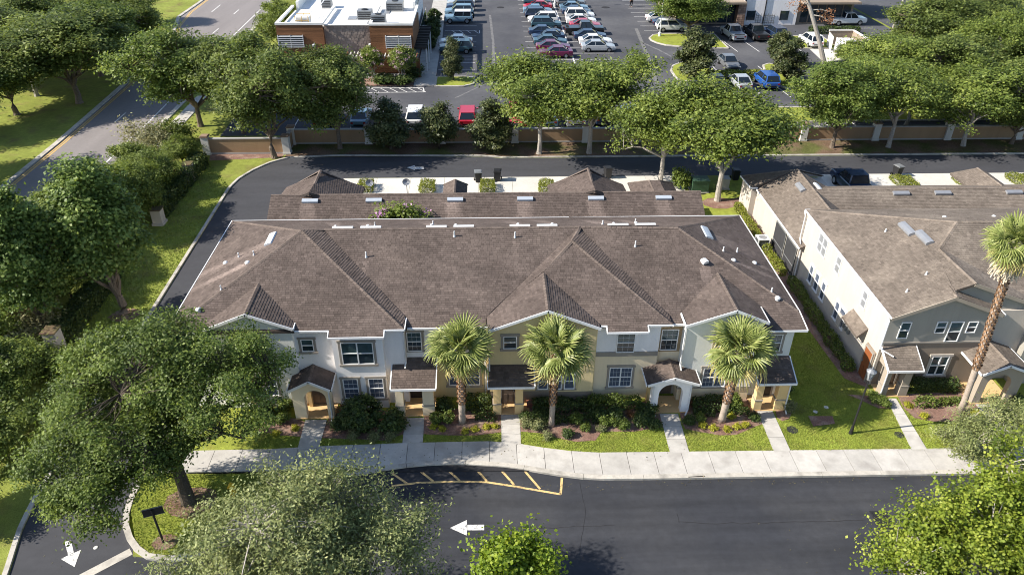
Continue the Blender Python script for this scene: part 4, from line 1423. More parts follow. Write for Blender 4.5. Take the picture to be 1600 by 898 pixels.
window(H2, 35.55, 36.15, 3.6, 4.7, X0+.04, 'W', trim=None, pane='vent_grey')
for a0, a1 in ((42.55, 43.1), (41.5, 42.1), (40.4, 40.97), (38.15, 38.7), (37.25, 38.0)):
    window(H2, a0, a1, .98, 2.25, X0+.04, 'W', trim='trim_white', sur=(.05, .05, .05), pane='glass_blind')
# small side awning on brackets
bb = MB()
k_ = [(X0+.04, 34.7, 2.95), (X0-.5, 34.7, 2.45), (X0-.5, 36.6, 2.45), (X0+.04, 36.6, 2.95)]
aw = []
make_roof(H2, [[(X0+.04, 34.6, 2.95), (X0-.5, 34.6, 2.4), (X0-.5, 36.7, 2.4), (X0+.04, 36.7, 2.95)]], [], 'shingle_tan', 'shingle_tan_base', 'ridge_tan', name='awning', seed=5)
for y in (34.8, 36.5):
    MB().beam((X0-.45, y, 2.3), (X0+.04, y, 1.8), .08, .08).build('bracket', 'trim_white', H2)
for k in range(3):
    MB().box(X0-.1, X0+.05, 37.0-.35*k, 37.2-.35*k, 1.3, 1.65).build('meter_box', 'grey_metal', H2)
MB().box(X0-.08, X0+.06, 37.5, 38.0, 1.0, 1.8).build('meter_cabinet', 'stucco_ivory', H2)
# side entrance recess
MB().box(X0-.02, X0+.1, 32.98+.15, 34.2, .1, 2.3).build('side_porch_wall', 'stucco_umber', H2)
door(H2, 33.3, 34.1, .14, 2.1, X0-.02, 'W', m='door_red', glazed=False)
# low wing walls and screened lanai
MB().box(21.85, 27.4, 44.9, 56.6, 0, zl-.12).build('low_wall', 'stucco_ivory', H2)
MB().box(21.4, 28.0, 54.3, 56.7, 0, zl-.2).build('low_wall', 'stucco_ivory', H2)
MB().box(27, XE-.3, 47.3, 54.3, 0, zl-.15).build('low_wall', 'stucco_ivory', H2)
for a0, a1 in ((47.2, 49.3), (45.0, 47.0)):
    s_ = MB().box(21.8, 21.9, a0, a1, .15, 2.3).build('screen', 'screen', H2)
    fr = MB()
    for q in (a0, a1-.05):
        fr.box(21.77, 21.86, q, q+.05, .1, 2.35)
    fr.box(21.77, 21.858, a0+.05, a1-.05, .85, .9)
    fr.box(21.77, 21.858, a0+.05, a1-.05, .1, .15)
    fr.box(21.77, 21.858, a0+.05, a1-.05, 2.3, 2.35)
    fr.build('screen_frame', 'grey_metal', s_)
downspout(H2, X0-.1, 45.4, 4.9, 2.8, (-.1, -.5))
downspout(H2, X0-.12, 44.85, 2.5, .1, (-.2, -.2))
downspout(H2, X0-.08, 32.8, 4.9, 2.7, (.6, -.5))
downspout(H2, 22.35, 31.9, 2.1, .1)
# porches
porch('shed', 22.35, 24.05, 31.95, 2.2, 33.05, 2.95, [(22.36, 22.66), (23.42, 23.86)], 'stucco_taupe', seed=41, overl=.1)
porch('gable', 27.3, 29.7, 31.2, 2.42, 33.6, 0, [], 'stucco_taupe', (28.4, 3.05), (28.4, .68, 1.5), 42, overl=.25)
door(H2, 22.75, 23.6, .14, 2.1, 33.01, m='door')
door(H2, 28.3, 29.1, .14, 2.1, 33.56, m='door')
for c, sc in (((25.9, 39.85), .65), ((26.25, 38.5), .65)):
    flat_vent(H2, (c[0], c[1], e2+(c[0]-X0)*.411), (0, 1, 0), (-.38, 0, .92), 1.45, .5, .2, m='vent_grey')
for x, y in ((24.9, 40.4), (24.9, 35.3), (23.5, 34.4)):
    vent_pipe(H2, (x, y, e2+(x-X0)*.411), .25)
for x, y in ((28.9, 41.2), (32.1, 41.2)):
    hood_vent(H2, (x, y, 7.58-(y-39)*.378), .16)
for x in (31.2, 34.4, 39.9):
    flat_vent(H2, (x, 50.2, 4.03), (1, 0, 0), (0, -.39, .92), 1.2, .38, .17, m='vent_grey')
flat_vent(H2, (24.1, 51.6, 3.9), (0, 1, 0), (-.5, 0, .86), 1.3, .45, .2, m='vent_grey')
flat_vent(H2, (25.35, 51.4, 3.95), (0, 1, 0), (.5, 0, .86), 1.3, .45, .2, m='metal_white')

# ------------------------------------------------------------------ boundary wall: panels between capped pillars
BW = thing('boundary_wall', 'rust brown stucco boundary wall with grey pillars along the rear lane', 'wall', (10, 71, 0))


def wall_panel(x0, x1, y, h, y2=None):
    y2 = y if y2 is None else y2
    b_ = MB()
    d = Vector((x1-x0, y2-y))
    c = ((x0+x1)/2, (y+y2)/2)
    b_.obox(c, d, d.length/2, .12, 0, h)
    o = b_.build('wall_panel', 'wall_rust', BW)
    MB().obox(c, d, d.length/2, .17, h+.001, h+.09).build('coping', 'wall_grey', o)
    MB().obox(c, d, d.length/2-.3, .15, 0.0, .16).build('plinth', 'wall_grey', o)


def wall_pillar(x, y, h, w=.33):
    b_ = MB()
    b_.box(x-w, x+w, y-w, y+w, 0, h)
    b_.box(x-w-.05, x+w+.05, y-w-.05, y+w+.05, 0, .22)
    o = b_.build('pillar', 'pale_stone', BW)
    q = MB()
    q.box(x-w-.06, x+w+.06, y-w-.06, y+w+.06, h+.001, h+.08)
    q.box(x-w, x+w, y-w, y+w, h+.081, h+.15)
    q.build('cap', 'cap_brown', o)


pxs = [-11.65, -4.4, 2.9, 9.96, 17.3, 24.7, 32.1, 39.5, 47.0, 54.4, 61.8]
wall_panel(-26.8, -19.25, 68.6, 1.5)
wall_panel(-19.2, -19.2, 68.6, 1.5, 71)
wall_panel(-19.2, -11.65, 71, 1.45)
for a, c in zip(pxs, pxs[1:]):
    wall_panel(a, c, 71.0, 1.38)
for x, y in [(-26.8, 68.6), (-19.2, 68.6), (-19.2, 71)]+[(x, 71) for x in pxs]:
    wall_pillar(x, y, 1.75)

# small pillars in the hedge along the left strip
for lab, (x, y), h in (('ivory square gate pillar with mossy brown cap beside the dark hedge', (-26.35, 37.35), 1.75), ('pale pillar in the hedge by the big sweetgum tree', (-26.3, 54.3), 1.3), ('pale pillar in the shrubs near the end of the boundary wall', (-26.6, 62.8), 1.5)):
    t = thing('stone_pillar', lab, 'pillar', (x, y, 0), 'pillars along the hedge line')
    b_ = MB()
    b_.box(x-.38, x+.38, y-.38, y+.38, 0, h)
    b_.box(x-.46, x+.46, y-.46, y+.46, 0, .2)
    b_.build('shaft', 'stucco_ivory', t)
    q = MB()
    q.box(x-.45, x+.45, y-.45, y+.45, h, h+.07)
    q.build('cap', 'litter', t)

# ------------------------------------------------------------------ restaurant behind the wall
RS = thing('restaurant', 'single storey restaurant with white flat roof and orange timber clad front blocks', 'restaurant', (-17, 100, 0))
MB().box(-19.6, -13.9, 94.6, 95, 0, 5.75).build('middle_wall', 'block_grey', RS)
rb = bpy.data.objects['middle_wall']
bk = MB()
for r in range(15):
    for c in range(14):
        if (r*7+c*13) % 4 == 0:
            continue
        bk.box(-19.55+c*.4+(.2 if r % 2 else 0), -19.2+c*.4+(.2 if r % 2 else 0), 94.575, 94.61, .3+r*.36, .62+r*.36, 0, random.random())
bk.build('blockwork', 'block_grey', rb, kind='stuff', tones=True)
for x0, x1, y0 in ((-25.2, -19.6, 93.9), (-13.9, -8.75, 93.6)):
    w_ = MB().box(x0, x1, y0+.05, 103.5, 0, 5.25).build('block', 'wood_clad', RS)
    n = 20
    for k in range(n):
        MB().box(x0-.03, x1+.03, y0, y0+.06, .25+k*.285, .25+k*.285+.275, 0, random.random()).build('plank', 'wood_clad', w_, tones=True)
    pm = MB()
    pm.box(x0-.08, x1+.08, y0-.06, y0+.3, 5.95, 6.2)
    pm.box(x0-.08, x0+.25, y0+.3, 103.5, 5.95, 6.2)
    pm.box(x1-.25, x1+.08, y0+.3, 103.5, 5.95, 6.2)
    pm.build('parapet', 'roof_white', RS)
    MB().box(x0+.25, x1-.25, y0+.3, 103.5, 5.3, 5.5).build('roof_deck', 'roof_white', RS)
MB().box(-19.6, -13.9, 94.45, 94.75, 5.75, 5.85).build('parapet', 'roof_white', RS)
MB().box(-24.5, -9.2, 95.2, 118, 0, 5.3).build('wall', 'stucco_white', RS)
MB().box(-24.6, -9.1, 94.75, 118.1, 5.52, 5.62).build('roof_deck', 'roof_white', RS)
pp = MB()
pp.box(-24.7, -24.4, 103.5, 118, 5.3, 6.6)
pp.box(-9.4, -9.1, 103.5, 118, 5.3, 6.6)
pp.box(-24.4, -9.4, 117.7, 118, 5.3, 6.6)
pp.build('parapet', 'roof_white', RS)
for x0, x1 in ((-25.1, -22.1), (-12.05, -9.0)):
    yb_ = 93.9 if x0 < -20 else 93.6
    lv = MB()
    lv.box(x0, x1, yb_-.06, yb_+.02, 3.3, 4.75)
    g_ = lv.build('window', 'glass', RS)
    for k in range(6):
        MB().box(x0-.05, x1+.05, yb_-.32, yb_-.07, 3.36+k*.25, 3.44+k*.25).build('louvre', 'metal_white', g_)
    for xx in (x0, (x0+x1)/2, x1):
        MB().box(xx-.03, xx+.03, yb_-.3, yb_-.08, 3.25, 4.8).build('louvre_post', 'metal_white', g_)
for x in (-20.9, -14.1):
    MB().box(x-.12, x+.12, 93.3, 93.9, 3.4, 3.75).build('wall_lamp', 'metal_white', RS)
for k in range(28):
    MB().box(-20.0+k*.43, -19.9+k*.43, 91.95, 94.2, 2.5, 2.68).build('pergola_slat', 'terracotta' if k % 5 == 2 else 'pale_stone', RS)
for x in (-19.9, -14, -8.2):
    MB().box(x-.25, x+.25, 91.9, 92.4, 0, 2.4).build('pergola_post', 'wood_clad', RS)
for k in range(14):
    MB().box(-8.75, -7.2, 94.2+k*.8, 94.32+k*.8, 3.0, 3.2).build('pergola_slat', 'dark_metal', RS)
for y in (94.4, 98.5, 102.5):
    MB().box(-7.35, -7.2, y, y+.15, 0, 3.0).build('pergola_post', 'metal_white', RS)
MB().box(-8.8, -8.72, 95, 117, .6, 3.0).build('glass_front', 'glass', RS)
for x0, x1, y0, y1 in ((-15.9, -14.1, 97.6, 99.0), (-13.9, -12.15, 95.2, 96.6), (-12.8, -10.6, 102.2, 104.2), (-21.5, -20.2, 104, 105.2)):
    u_ = MB().box(x0, x1, y0, y1, 5.6, 6.75).build('rooftop_unit', 'grey_metal', RS)
    q = MB()
    for k in range(4):
        q.box(x0+.1, x1-.1, y0-.03, y0, 5.8+k*.22, 5.9+k*.22)
    q.cyl((x0+x1)/2, (y0+y1)/2, 6.75, 6.85, .4, 10)
    q.build('grille', 'dark_metal', u_)
for x0, y0 in ((-17.2, 97.8), (-14.5, 95.4), (-13.4, 101)):
    MB().box(x0, x0+1.1, y0, y0+1.6, 5.62, 5.72).build('roof_hatch', 'vent_grey', RS)
MB().box(-22.9, -21.4, 94.9, 96.2, 5.5, 6.6).build('equipment_crate', 'roof_white', RS)
rl = MB()
for x in (-23.0, -22.2, -21.4):
    rl.cyl(x, 94.8, 5.5, 6.8, .04, 6)
    rl.cyl(x, 96.2, 5.5, 6.8, .04, 6)
for y in (94.8, 96.2):
    rl.beam((-23, y, 6.8), (-21.4, y, 6.8), .06, .06)
    rl.beam((-23, y, 6.3), (-21.4, y, 6.3), .06, .06)
rl.build('safety_rail', 'road_yellow', RS)
ld = MB()
for dx in (0, .5):
    ld.beam((-22.6+dx, 97, 5.6), (-20.9+dx, 101.5, 7.4), .08, .08)
ld.build('ladder', 'metal_white', RS)

# ------------------------------------------------------------------ shops at the top right
SHP = thing('shop_building', 'far shop building with white centre bay, dark windows and brick pier', 'shop', (44, 121, 0))
MB().box(39.8, 48.2, 118.2, 132, 0, 6.5).build('white_wall', 'stucco_white', SHP)
MB().box(29.5, 39.75, 118.6, 132, 0, 3.2).build('tan_wall', 'tan_wall', SHP)
MB().box(48.25, 57, 118.6, 132, 0, 3.3).build('tan_wall', 'tan_wall', SHP)
for x0, x1 in ((29, 39.7), (48.4, 57.3)):
    MB().box(x0, x1, 116.9, 132.2, 3.3, 3.6).build('awning_roof', 'tan_wall', SHP)
    n = 6
    for k in range(n):
        MB().box(x0+.5+k*(x1-x0-1)/n, x0+.3+(k+1)*(x1-x0-1)/n, 118.5, 118.58, .3, 2.9).build('shop_window', 'glass', SHP)
pr = MB().box(38.6, 39.8, 117.2, 118.6, 0, 3.3).build('brick_pier', 'rust_block', SHP)
q = MB()
for r in range(10):
    for c in range(3):
        q.box(38.6+c*.4, 38.97+c*.4, 117.17, 117.2, .1+r*.32, .38+r*.32, 0, random.random())
q.build('brickwork', 'rust_block', pr, kind='stuff', tones=True)
for x in (40.4, 45.6):
    w_ = MB().box(x, x+1.2, 118.1, 118.2, .75, 2.1).build('window', 'glass', SHP)
    fr = MB()
    for q0, q1 in ((x-.05, x), (x+1.2, x+1.25)):
        fr.box(q0, q1, 118.08, 118.2, .7, 2.15)
    fr.build('window_frame', 'dark_metal', w_)
MB().box(43.0, 43.12, 118.05, 118.2, .2, 6.5).build('drainpipe', 'dark_metal', SHP)
MB().box(39.75, 39.95, 118.0, 118.2, 0, 6.5).build('drainpipe', 'dark_metal', SHP)
for x in (42.2, 43.3, 44.3):
    tr = MB()
    for k in range(4):
        tr.beam((x-.4, 118.1, .4+k*.35), (x+.45, 118.1, .4+k*.35), .05, .05)
    for k in range(3):
        tr.beam((x-.35+k*.38, 118.1, .2), (x-.35+k*.38, 118.1, 1.7), .05, .05)
    tr.build('trellis', 'grey_metal', SHP)

DP = thing('dumpster_enclosure', 'open white dumpster enclosure of tan block walls with pale gates', 'enclosure', (50, 103, 0))
for x0, x1, y0, y1 in ((48.6, 52.1, 100.6, 100.85), (51.9, 52.15, 100.85, 106.4), (48.6, 52.1, 106.4, 106.65)):
    w_ = MB().box(x0, x1, y0, y1, 0, 2.0).build('enclosure_wall', 'tan_wall', DP)
    MB().box(x0-.06, x1+.06, y0-.06, y1+.06, 2.001, 2.1).build('coping', 'pale_stone', w_)
MB().box(48.9, 51.8, 100.9, 106.3, .02, .1).build('floor_slab', 'roof_white', DP)
for y in (101.0, 103.6):
    b_ = MB()
    b_.obox((48.2, y+1.2), (.18, 1), 1.25, .06, .1, 1.9)
    b_.build('gate', 'roof_white', DP)
MB().box(49.6, 51.4, 102, 105.5, .1, 1.3).build('container', 'roof_white', DP)

# ------------------------------------------------------------------ vegetation
def rand_dirs(rng, n, zmin=-0.4):
    out = np.zeros((0, 3))
    while len(out) < n:
        d = rng.normal(size=(n*2, 3))
        d /= np.linalg.norm(d, axis=1)[:, None]
        out = np.vstack([out, d[d[:, 2] > zmin]])
    return out[:n]


def crown_clumps(rng, n, c, r, lump=0.3, nl=14, zmin=-0.45, inner=0.5, cone=0.0, bough=0.24, nb=None):
    """centres of leaf clumps: boughs set through an uneven crown, each bough a cloud of clumps; returns points and outward directions"""
    L = rand_dirs(rng, nl, zmin)
    amp = rng.uniform(-1.0, 1.0, nl)*lump
    nb = nb or max(8, int(n/9))
    d = rand_dirs(rng, nb*3, zmin)
    keep = [0]
    for _ in range(nb-1):                                   # well spread boughs
        dd = np.max(d@d[keep].T, axis=1)+rng.random(len(d))*.12
        keep.append(int(np.argmin(dd)))
    d = d[keep]
    f = 1+(amp*np.exp(-(1-d@L.T)/0.14)).sum(1)
    f = f/np.percentile(f, 90)
    rad = f*(inner+(1-inner)*rng.random(nb)**0.6)*(1-bough*.7)
    Bc = d*rad[:, None]
    i = rng.integers(0, nb, n)
    o = rand_dirs(rng, n, -0.55)*(rng.random(n)**0.4)[:, None]*bough*rng.uniform(.55, 1.5, nb)[i][:, None]
    o[:, 2] *= .8
    P = (Bc[i]+o)*np.array(r)
    D = d[i]*.45+o/bough*.8
    D /= np.linalg.norm(D, axis=1)[:, None]+1e-9
    if cone:
        h = np.clip((P[:, 2]/r[2]+1)/2, 0, 1)
        s_ = 1-cone*h**1.2
        P[:, 0] *= s_
        P[:, 1] *= s_
    return P+np.array(c), D


def leaves(rng, P, D, per, rc, size, asp=0.55, flat=0.6, stretch=1.0, updir=0.75, tv=0.2):
    """leaf faces scattered round each clump centre"""
    n = len(P)
    k = n*per
    idx = np.repeat(np.arange(n), per)
    off = rng.normal(size=(k, 3))*rc
    off[:, 2] *= flat
    if stretch != 1.0:
        ax = D[idx]+np.array([0, 0, .6])
        ax /= np.linalg.norm(ax, axis=1)[:, None]
        off += ax*((off*ax).sum(1)*(stretch-1))[:, None]
    C = P[idx]+off
    N = D[idx]*0.6+rng.normal(size=(k, 3))*0.6+np.array([0, 0, updir])
    N /= np.linalg.norm(N, axis=1)[:, None]
    T = np.cross(N, rng.normal(size=(k, 3)))
    T /= np.linalg.norm(T, axis=1)[:, None]+1e-9
    B = np.cross(N, T)
    s_ = size*rng.uniform(0.65, 1.3, k)[:, None]
    V = np.stack([C+T*s_*.5, C+B*s_*asp*.5-N*s_*.08, C-T*s_*.5, C-B*s_*asp*.5-N*s_*.08], 1).reshape(-1, 3)
    F = np.arange(k*4).reshape(-1, 4)
    ct = rng.normal(0.5, tv, n)
    t = ct[idx]+rng.normal(0, 0.13, k)
    return V, F, t


def limbs_mesh(rng, base, fork_h, P, r0, nl=7, m='bark', twigs=True, lean=(0, 0), tw=0.02):
    """tapered trunk, forking limbs and thin branches out to the clumps"""
    b_ = MB()
    P = np.asarray(P)
    base = np.array(base, float)
    fork = base+np.array([lean[0], lean[1], fork_h])
    mid = base+np.array([lean[0]*.4+rng.normal(0, .05), lean[1]*.4+rng.normal(0, .05), fork_h*.5])
    b_.tube([base-np.array([0, 0, .05]), base+np.array([0, 0, .25]), mid, fork], [r0*1.35, r0*1.05, r0*.9, r0*.8], 8)
    ends = [P[rng.integers(len(P))]]
    for _ in range(nl-1):
        dist = np.min(np.linalg.norm(P[:, None]-np.array(ends)[None], axis=2), axis=1)
        ends.append(P[np.argmax(dist*(0.6+.4*rng.random(len(P))))])
    pts = []
    for e in ends:
        e = fork+(e-fork)*0.82
        q = [fork]
        L = np.linalg.norm(e-fork)
        for k in range(1, 6):
            t = k/5
            p = fork+(e-fork)*t+np.array([0, 0, L*.12*math.sin(math.pi*t)])+rng.normal(0, L*.025, 3)
            q.append(p)
        rad = [r0*.62*(1-.16*k) for k in range(6)]
        b_.tube(q, [max(.02, x) for x in rad], 6, cap=False)
        pts += q[1:]
    if twigs:
        pts = np.array(pts)
        for p in P:
            j = np.argmin(np.linalg.norm(pts-p, axis=1))
            a = pts[j]
            c = (a+p)/2+rng.normal(0, .12, 3)
            b_.tube([a, c, p], [tw*1.6, tw, tw*.5], 3, cap=False)
    return b_


def tree_at(name, label, cat, loc, crown_me, trunk_me, sc=(1, 1, 1), rz=0.0, group=None, extra=None):
    t = thing(name, label, cat, loc, group, rz)
    t.scale = sc
    piece('trunk', trunk_me, t)
    c = piece('crown', crown_me, t)
    if extra:
        piece('blossoms', extra, t)
    return t


def tmesh(b_, m):
    o = b_.build('tmp', m, None, world=False)
    me = o.data
    bpy.data.objects.remove(o)
    return me


def lib_tree(seed, r, cz, n, per, rc, size, leaf, bark, fork, r0, lump=.3, zmin=-.45, inner=.5, cone=0.0, nl=7, flat=.6, stretch=1.0, asp=.55, nlump=14, tw=.02):
    rng = np.random.default_rng(seed)
    P, D = crown_clumps(rng, n, (0, 0, cz), r, lump, nlump, zmin, inner, cone)
    V, F, t = leaves(rng, P, D, per, rc, size, asp, flat, stretch)
    return mesh_np('crown', V, F, t, leaf), tmesh(limbs_mesh(rng, (0, 0, 0), fork, P, r0, nl, bark, tw=tw), bark)


# library of tree shapes
OAK = [lib_tree(100+k, (4.3, 4.3, 4.3), 5.2, 420, 104, .37, .215, ('leaf_oak', 'leaf_oak_near', 'leaf_oak')[k], 'bark', 1.7, .18, lump=.6, nlump=20, zmin=-.8, tw=.022, inner=.35) for k in range(3)]
ELM = [lib_tree(120+k, (4.3, 4.3, 3.9), 5.7, 360, 104, .36, .215, 'leaf_elm', 'bark_pale', 2.3, .17, lump=.6, nlump=20, zmin=-.7, stretch=1.5, tw=.022, inner=.35) for k in range(2)]
MAG = [lib_tree(140+k, (2.1, 2.1, 2.7), 2.6, 190, 80, .26, .24, 'leaf_magnolia', 'bark_dark', .6, .12, lump=.2, zmin=-.85, cone=.45, asp=.5) for k in range(2)]
GUM = [lib_tree(150+k, (2.9, 2.9, 5.6), 6.4, 620, 84, .3, .2, 'leaf_gum', 'bark', 1.6, .26, lump=.25, zmin=-.8, cone=.5, stretch=1.3, asp=.8, nl=10) for k in range(2)]
SHRUBTREE = [lib_tree(160+k, (2.7, 2.7, 2.6), 2.9, 260, 80, .3, .18, 'leaf_elm', 'bark_dark', .7, .1, lump=.35, zmin=-.7) for k in range(2)]

TG = 'trees between the lots and along the avenue'
# (kind, variant, name, label, base x, y, radius, top, rot)
TREES = [
    ('OAK', 0, 'oak_tree', 'large dark oak standing inside the bend of the boundary wall', (-20.2, 67.45), 5.3, 11.4, 0.3),
    ('OAK', 1, 'oak_tree', 'wide dark oak beside the avenue path, its crown overhanging the road', (-29.8, 76.0), 5.7, 10.6, 1.3),
    ('OAK', 2, 'oak_tree', 'dark oak before the straight wall, in front of the restaurant', (-14.3, 69.6), 4.6, 10.2, 2.6),
    ('OAK', 2, 'oak_tree', 'dark oak just east of the avenue oak, behind the wall end', (-24.8, 74.0), 4.8, 10.2, 4.0),
    ('ELM', 0, 'elm_tree', 'light green tree with straight grey trunk before the wall, by the red hatchback', (5.15, 68.0), 5.3, 10.0, 0.4),
    ('ELM', 1, 'elm_tree', 'light green tree with grey trunk before the wall pillar, by the blue pickup', (10.0, 68.0), 5.4, 10.3, 1.9),
    ('ELM', 1, 'elm_tree', 'broad light green tree with pale forked trunk on the lawn beside the garages', (19.75, 57.3), 5.7, 10.2, 4.1),
    ('ELM', 0, 'elm_tree', 'broad green tree by the end of the driveway, next to the pale forked tree', (15.6, 61.2), 5.0, 9.4, 2.7),
    ('OAK', 1, 'oak_tree', 'green oak before the wall, between the forked trunk tree and the grey pillar', (34.4, 69.0), 4.7, 9.0, 0.9),
    ('ELM', 1, 'elm_tree', 'bright green tree leaning at the wall pillar behind the neighbour garages', (40.1, 69.0), 5.0, 9.0, 5.2),
    ('ELM', 0, 'elm_tree', 'bright green tree at the far end of the boundary wall', (47.8, 69.2), 5.2, 8.6, 3.6),
    ('ELM', 0, 'elm_tree', 'bushy green tree filling the gap behind the wall end', (44.5, 74.5), 4.6, 7.6, 1.1),
    ('OAK', 1, 'oak_tree', 'second low oak behind the wall, beside the lit grass strip', (37.6, 75.0), 3.6, 7.4, 2.4),
    ('OAK', 2, 'oak_tree', 'dark oak at the right picture edge above the rear lane', (57.5, 74.0), 5.0, 8.0, 0.6),
    ('OAK', 0, 'oak_tree', 'low dark oak shading the end of the rear lane', (53.0, 69.6), 4.2, 6.6, 3.0),
    ('OAK', 2, 'oak_tree', 'big oak beyond the dumpster enclosure and the leaning pole', (54.6, 91.5), 5.6, 10.4, 1.0),
    ('OAK', 0, 'oak_tree', 'large round oak at the edge of the far lot, past the leaning pole', (64.5, 101.0), 7.2, 10.2, 2.0),
    ('ELM', 0, 'elm_tree', 'yellow green tree with pale bare limbs by the far street', (59.6, 84.0), 3.6, 10.2, 0.2),
    ('ELM', 1, 'elm_tree', 'second yellow green tree near the far street, behind the first', (66.5, 90.0), 3.6, 9.6, 2.2),
    ('OAK', 1, 'oak_tree', 'oak on the grass island in front of the shops, over the silver car', (30.0, 112.2), 5.6, 7.4, 0.0),
    ('OAK', 2, 'oak_tree', 'big oak on the planted strip whose trunk stands nearest the avenue kerb', (-45.6, 83.5), 7.2, 10.4, 0.5),
    ('OAK', 0, 'oak_tree', 'oak on the planted strip with its trunk near the photo edge', (-50.6, 79.8), 6.0, 9.4, 1.5),
    ('OAK', 1, 'oak_tree', 'oak halfway up the planted strip, behind the biggest strip oak', (-47.4, 93.5), 6.2, 9.6, 2.5),
    ('OAK', 2, 'oak_tree', 'upper oak on the planted strip beside the sunny lawn', (-49.8, 106.0), 5.4, 9.0, 3.3),
    ('OAK', 2, 'oak_tree', 'wide oak behind the trunk at the photo edge of the planted strip', (-57.0, 90.0), 6.5, 9.4, 5.9),
    ('OAK', 0, 'oak_tree', 'oak between the strip and the second carriageway, high in the corner', (-58.5, 103.0), 5.4, 8.4, 2.9),
    ('ELM', 0, 'elm_tree', 'tree at the avenue kerb, at the picture edge above the sweetgums', (-47.5, 62.0), 5.0, 8.6, 3.9),
    ('OAK', 2, 'oak_tree', 'oak on the planted strip hidden behind the edge sweetgum', (-47.0, 52.0), 5.0, 8.4, 1.2),
    ('OAK', 0, 'oak_tree', 'oak crowding the avenue kerb near the turn lane', (-45.8, 100.0), 5.0, 8.8, 0.9),
    ('ELM', 1, 'elm_tree', 'lighter green tree on the planted strip between the dark oaks', (-51.5, 86.0), 5.6, 9.0, 4.9),
    ('ELM', 1, 'elm_tree', 'bright tree in the second row behind the wall, left of the far oak', (45.0, 81.5), 4.8, 8.8, 0.3),
    ('OAK', 0, 'oak_tree', 'dense oak in the second row behind the wall, before the far street', (51.0, 78.5), 5.0, 8.8, 1.7),
    ('ELM', 0, 'elm_tree', 'dense light tree in the second row, beside the yellow green trees', (56.0, 84.5), 4.8, 9.4, 2.9),
    ('OAK', 1, 'oak_tree', 'dark oak in the second row at the picture edge', (62.5, 79.0), 5.0, 8.6, 4.6),
    ('OAK', 2, 'oak_tree', 'broad oak before the far round oak, beyond the leaning pole', (59.5, 94.0), 5.2, 9.6, 5.5),
    ('OAK', 1, 'oak_tree', 'dark oak low at the picture edge on the planted strip', (-52.5, 73.5), 4.6, 7.0, 4.4),
    ('OAK', 0, 'oak_tree', 'dark oak beyond the second carriageway', (-66.0, 116.0), 5.2, 8.0, 5.3),
    ('OAK', 2, 'oak_tree', 'oak in the top corner beyond the second carriageway', (-78.0, 112.0), 6.0, 8.6, 0.8),
    ('OAK', 1, 'oak_tree', 'slim oak at the head of the planted strip near the turn lane', (-52.0, 120.0), 3.4, 7.4, 1.8),
    ('OAK', 2, 'oak_tree', 'dark oak past the end of the boundary wall', (60.5, 72.0), 4.6, 7.4, 2.8),
    ('ELM', 1, 'elm_tree', 'pale green tree standing above the far street corner', (69.0, 78.0), 4.0, 9.0, 1.0),
    ('OAK', 0, 'oak_tree', 'rounded oak behind the shop parking, high at the top edge', (58.0, 126.0), 5.5, 8.5, 3.8),
]
for kind, v, nm, lab, (x, y), r, top, rz in TREES:
    cm, tm = {'OAK': OAK, 'ELM': ELM}[kind][v]
    tree_at(nm, lab, 'tree', (x, y, 0), cm, tm, (r/3.75, r/3.75, top/9.0), rz, TG)

for k, (lab, (x, y), r, top) in enumerate((
        ('dark magnolia in front of the boundary wall, nearest the wall bend', (-9.3, 69.4), 2.6, 5.2), ('mid green magnolia in front of the wall, second from the wall bend', (-4.6, 69.3), 2.5, 5.0),
        ('leafy magnolia beside the wall pillar, left of the light green tree', (0.5, 69.2), 2.6, 5.4), ('tall bronze green magnolia at the corner of the hedge island', (25.9, 91.4), 3.1, 6.6),
        ('bronze green magnolia on the sunny island by the blue car', (36.9, 89.6), 2.5, 5.6), ('small magnolia by the lit lawn beside the shop path', (38.0, 96.2), 2.2, 5.0),
        ('small oval magnolia on the kerbed island beside the restaurant stalls', (-3.9, 90.9), 1.5, 5.6))):
    cm, tm = MAG[k % 2]
    tree_at('magnolia_tree', lab, 'tree', (x, y, 0), cm, tm, (r/2.1, r/2.1, top/5.3), k*1.1, 'magnolias by the wall and in the lots')

for k, (lab, (x, y), r, top) in enumerate((
        ('tall sweetgum with mulch ring on the grass strip beside the lane', (-24.0, 41.4), 3.2, 12.0), ('tall sweetgum at the picture edge behind the ivory gate pillar', (-27.9, 39.2), 2.9, 11.6))):
    cm, tm = GUM[k]
    tree_at('sweetgum_tree', lab, 'tree', (x, y, 0), cm, tm, (r/2.9, r/2.9, top/12.2), k*2.0, 'sweetgums on the grass strip')

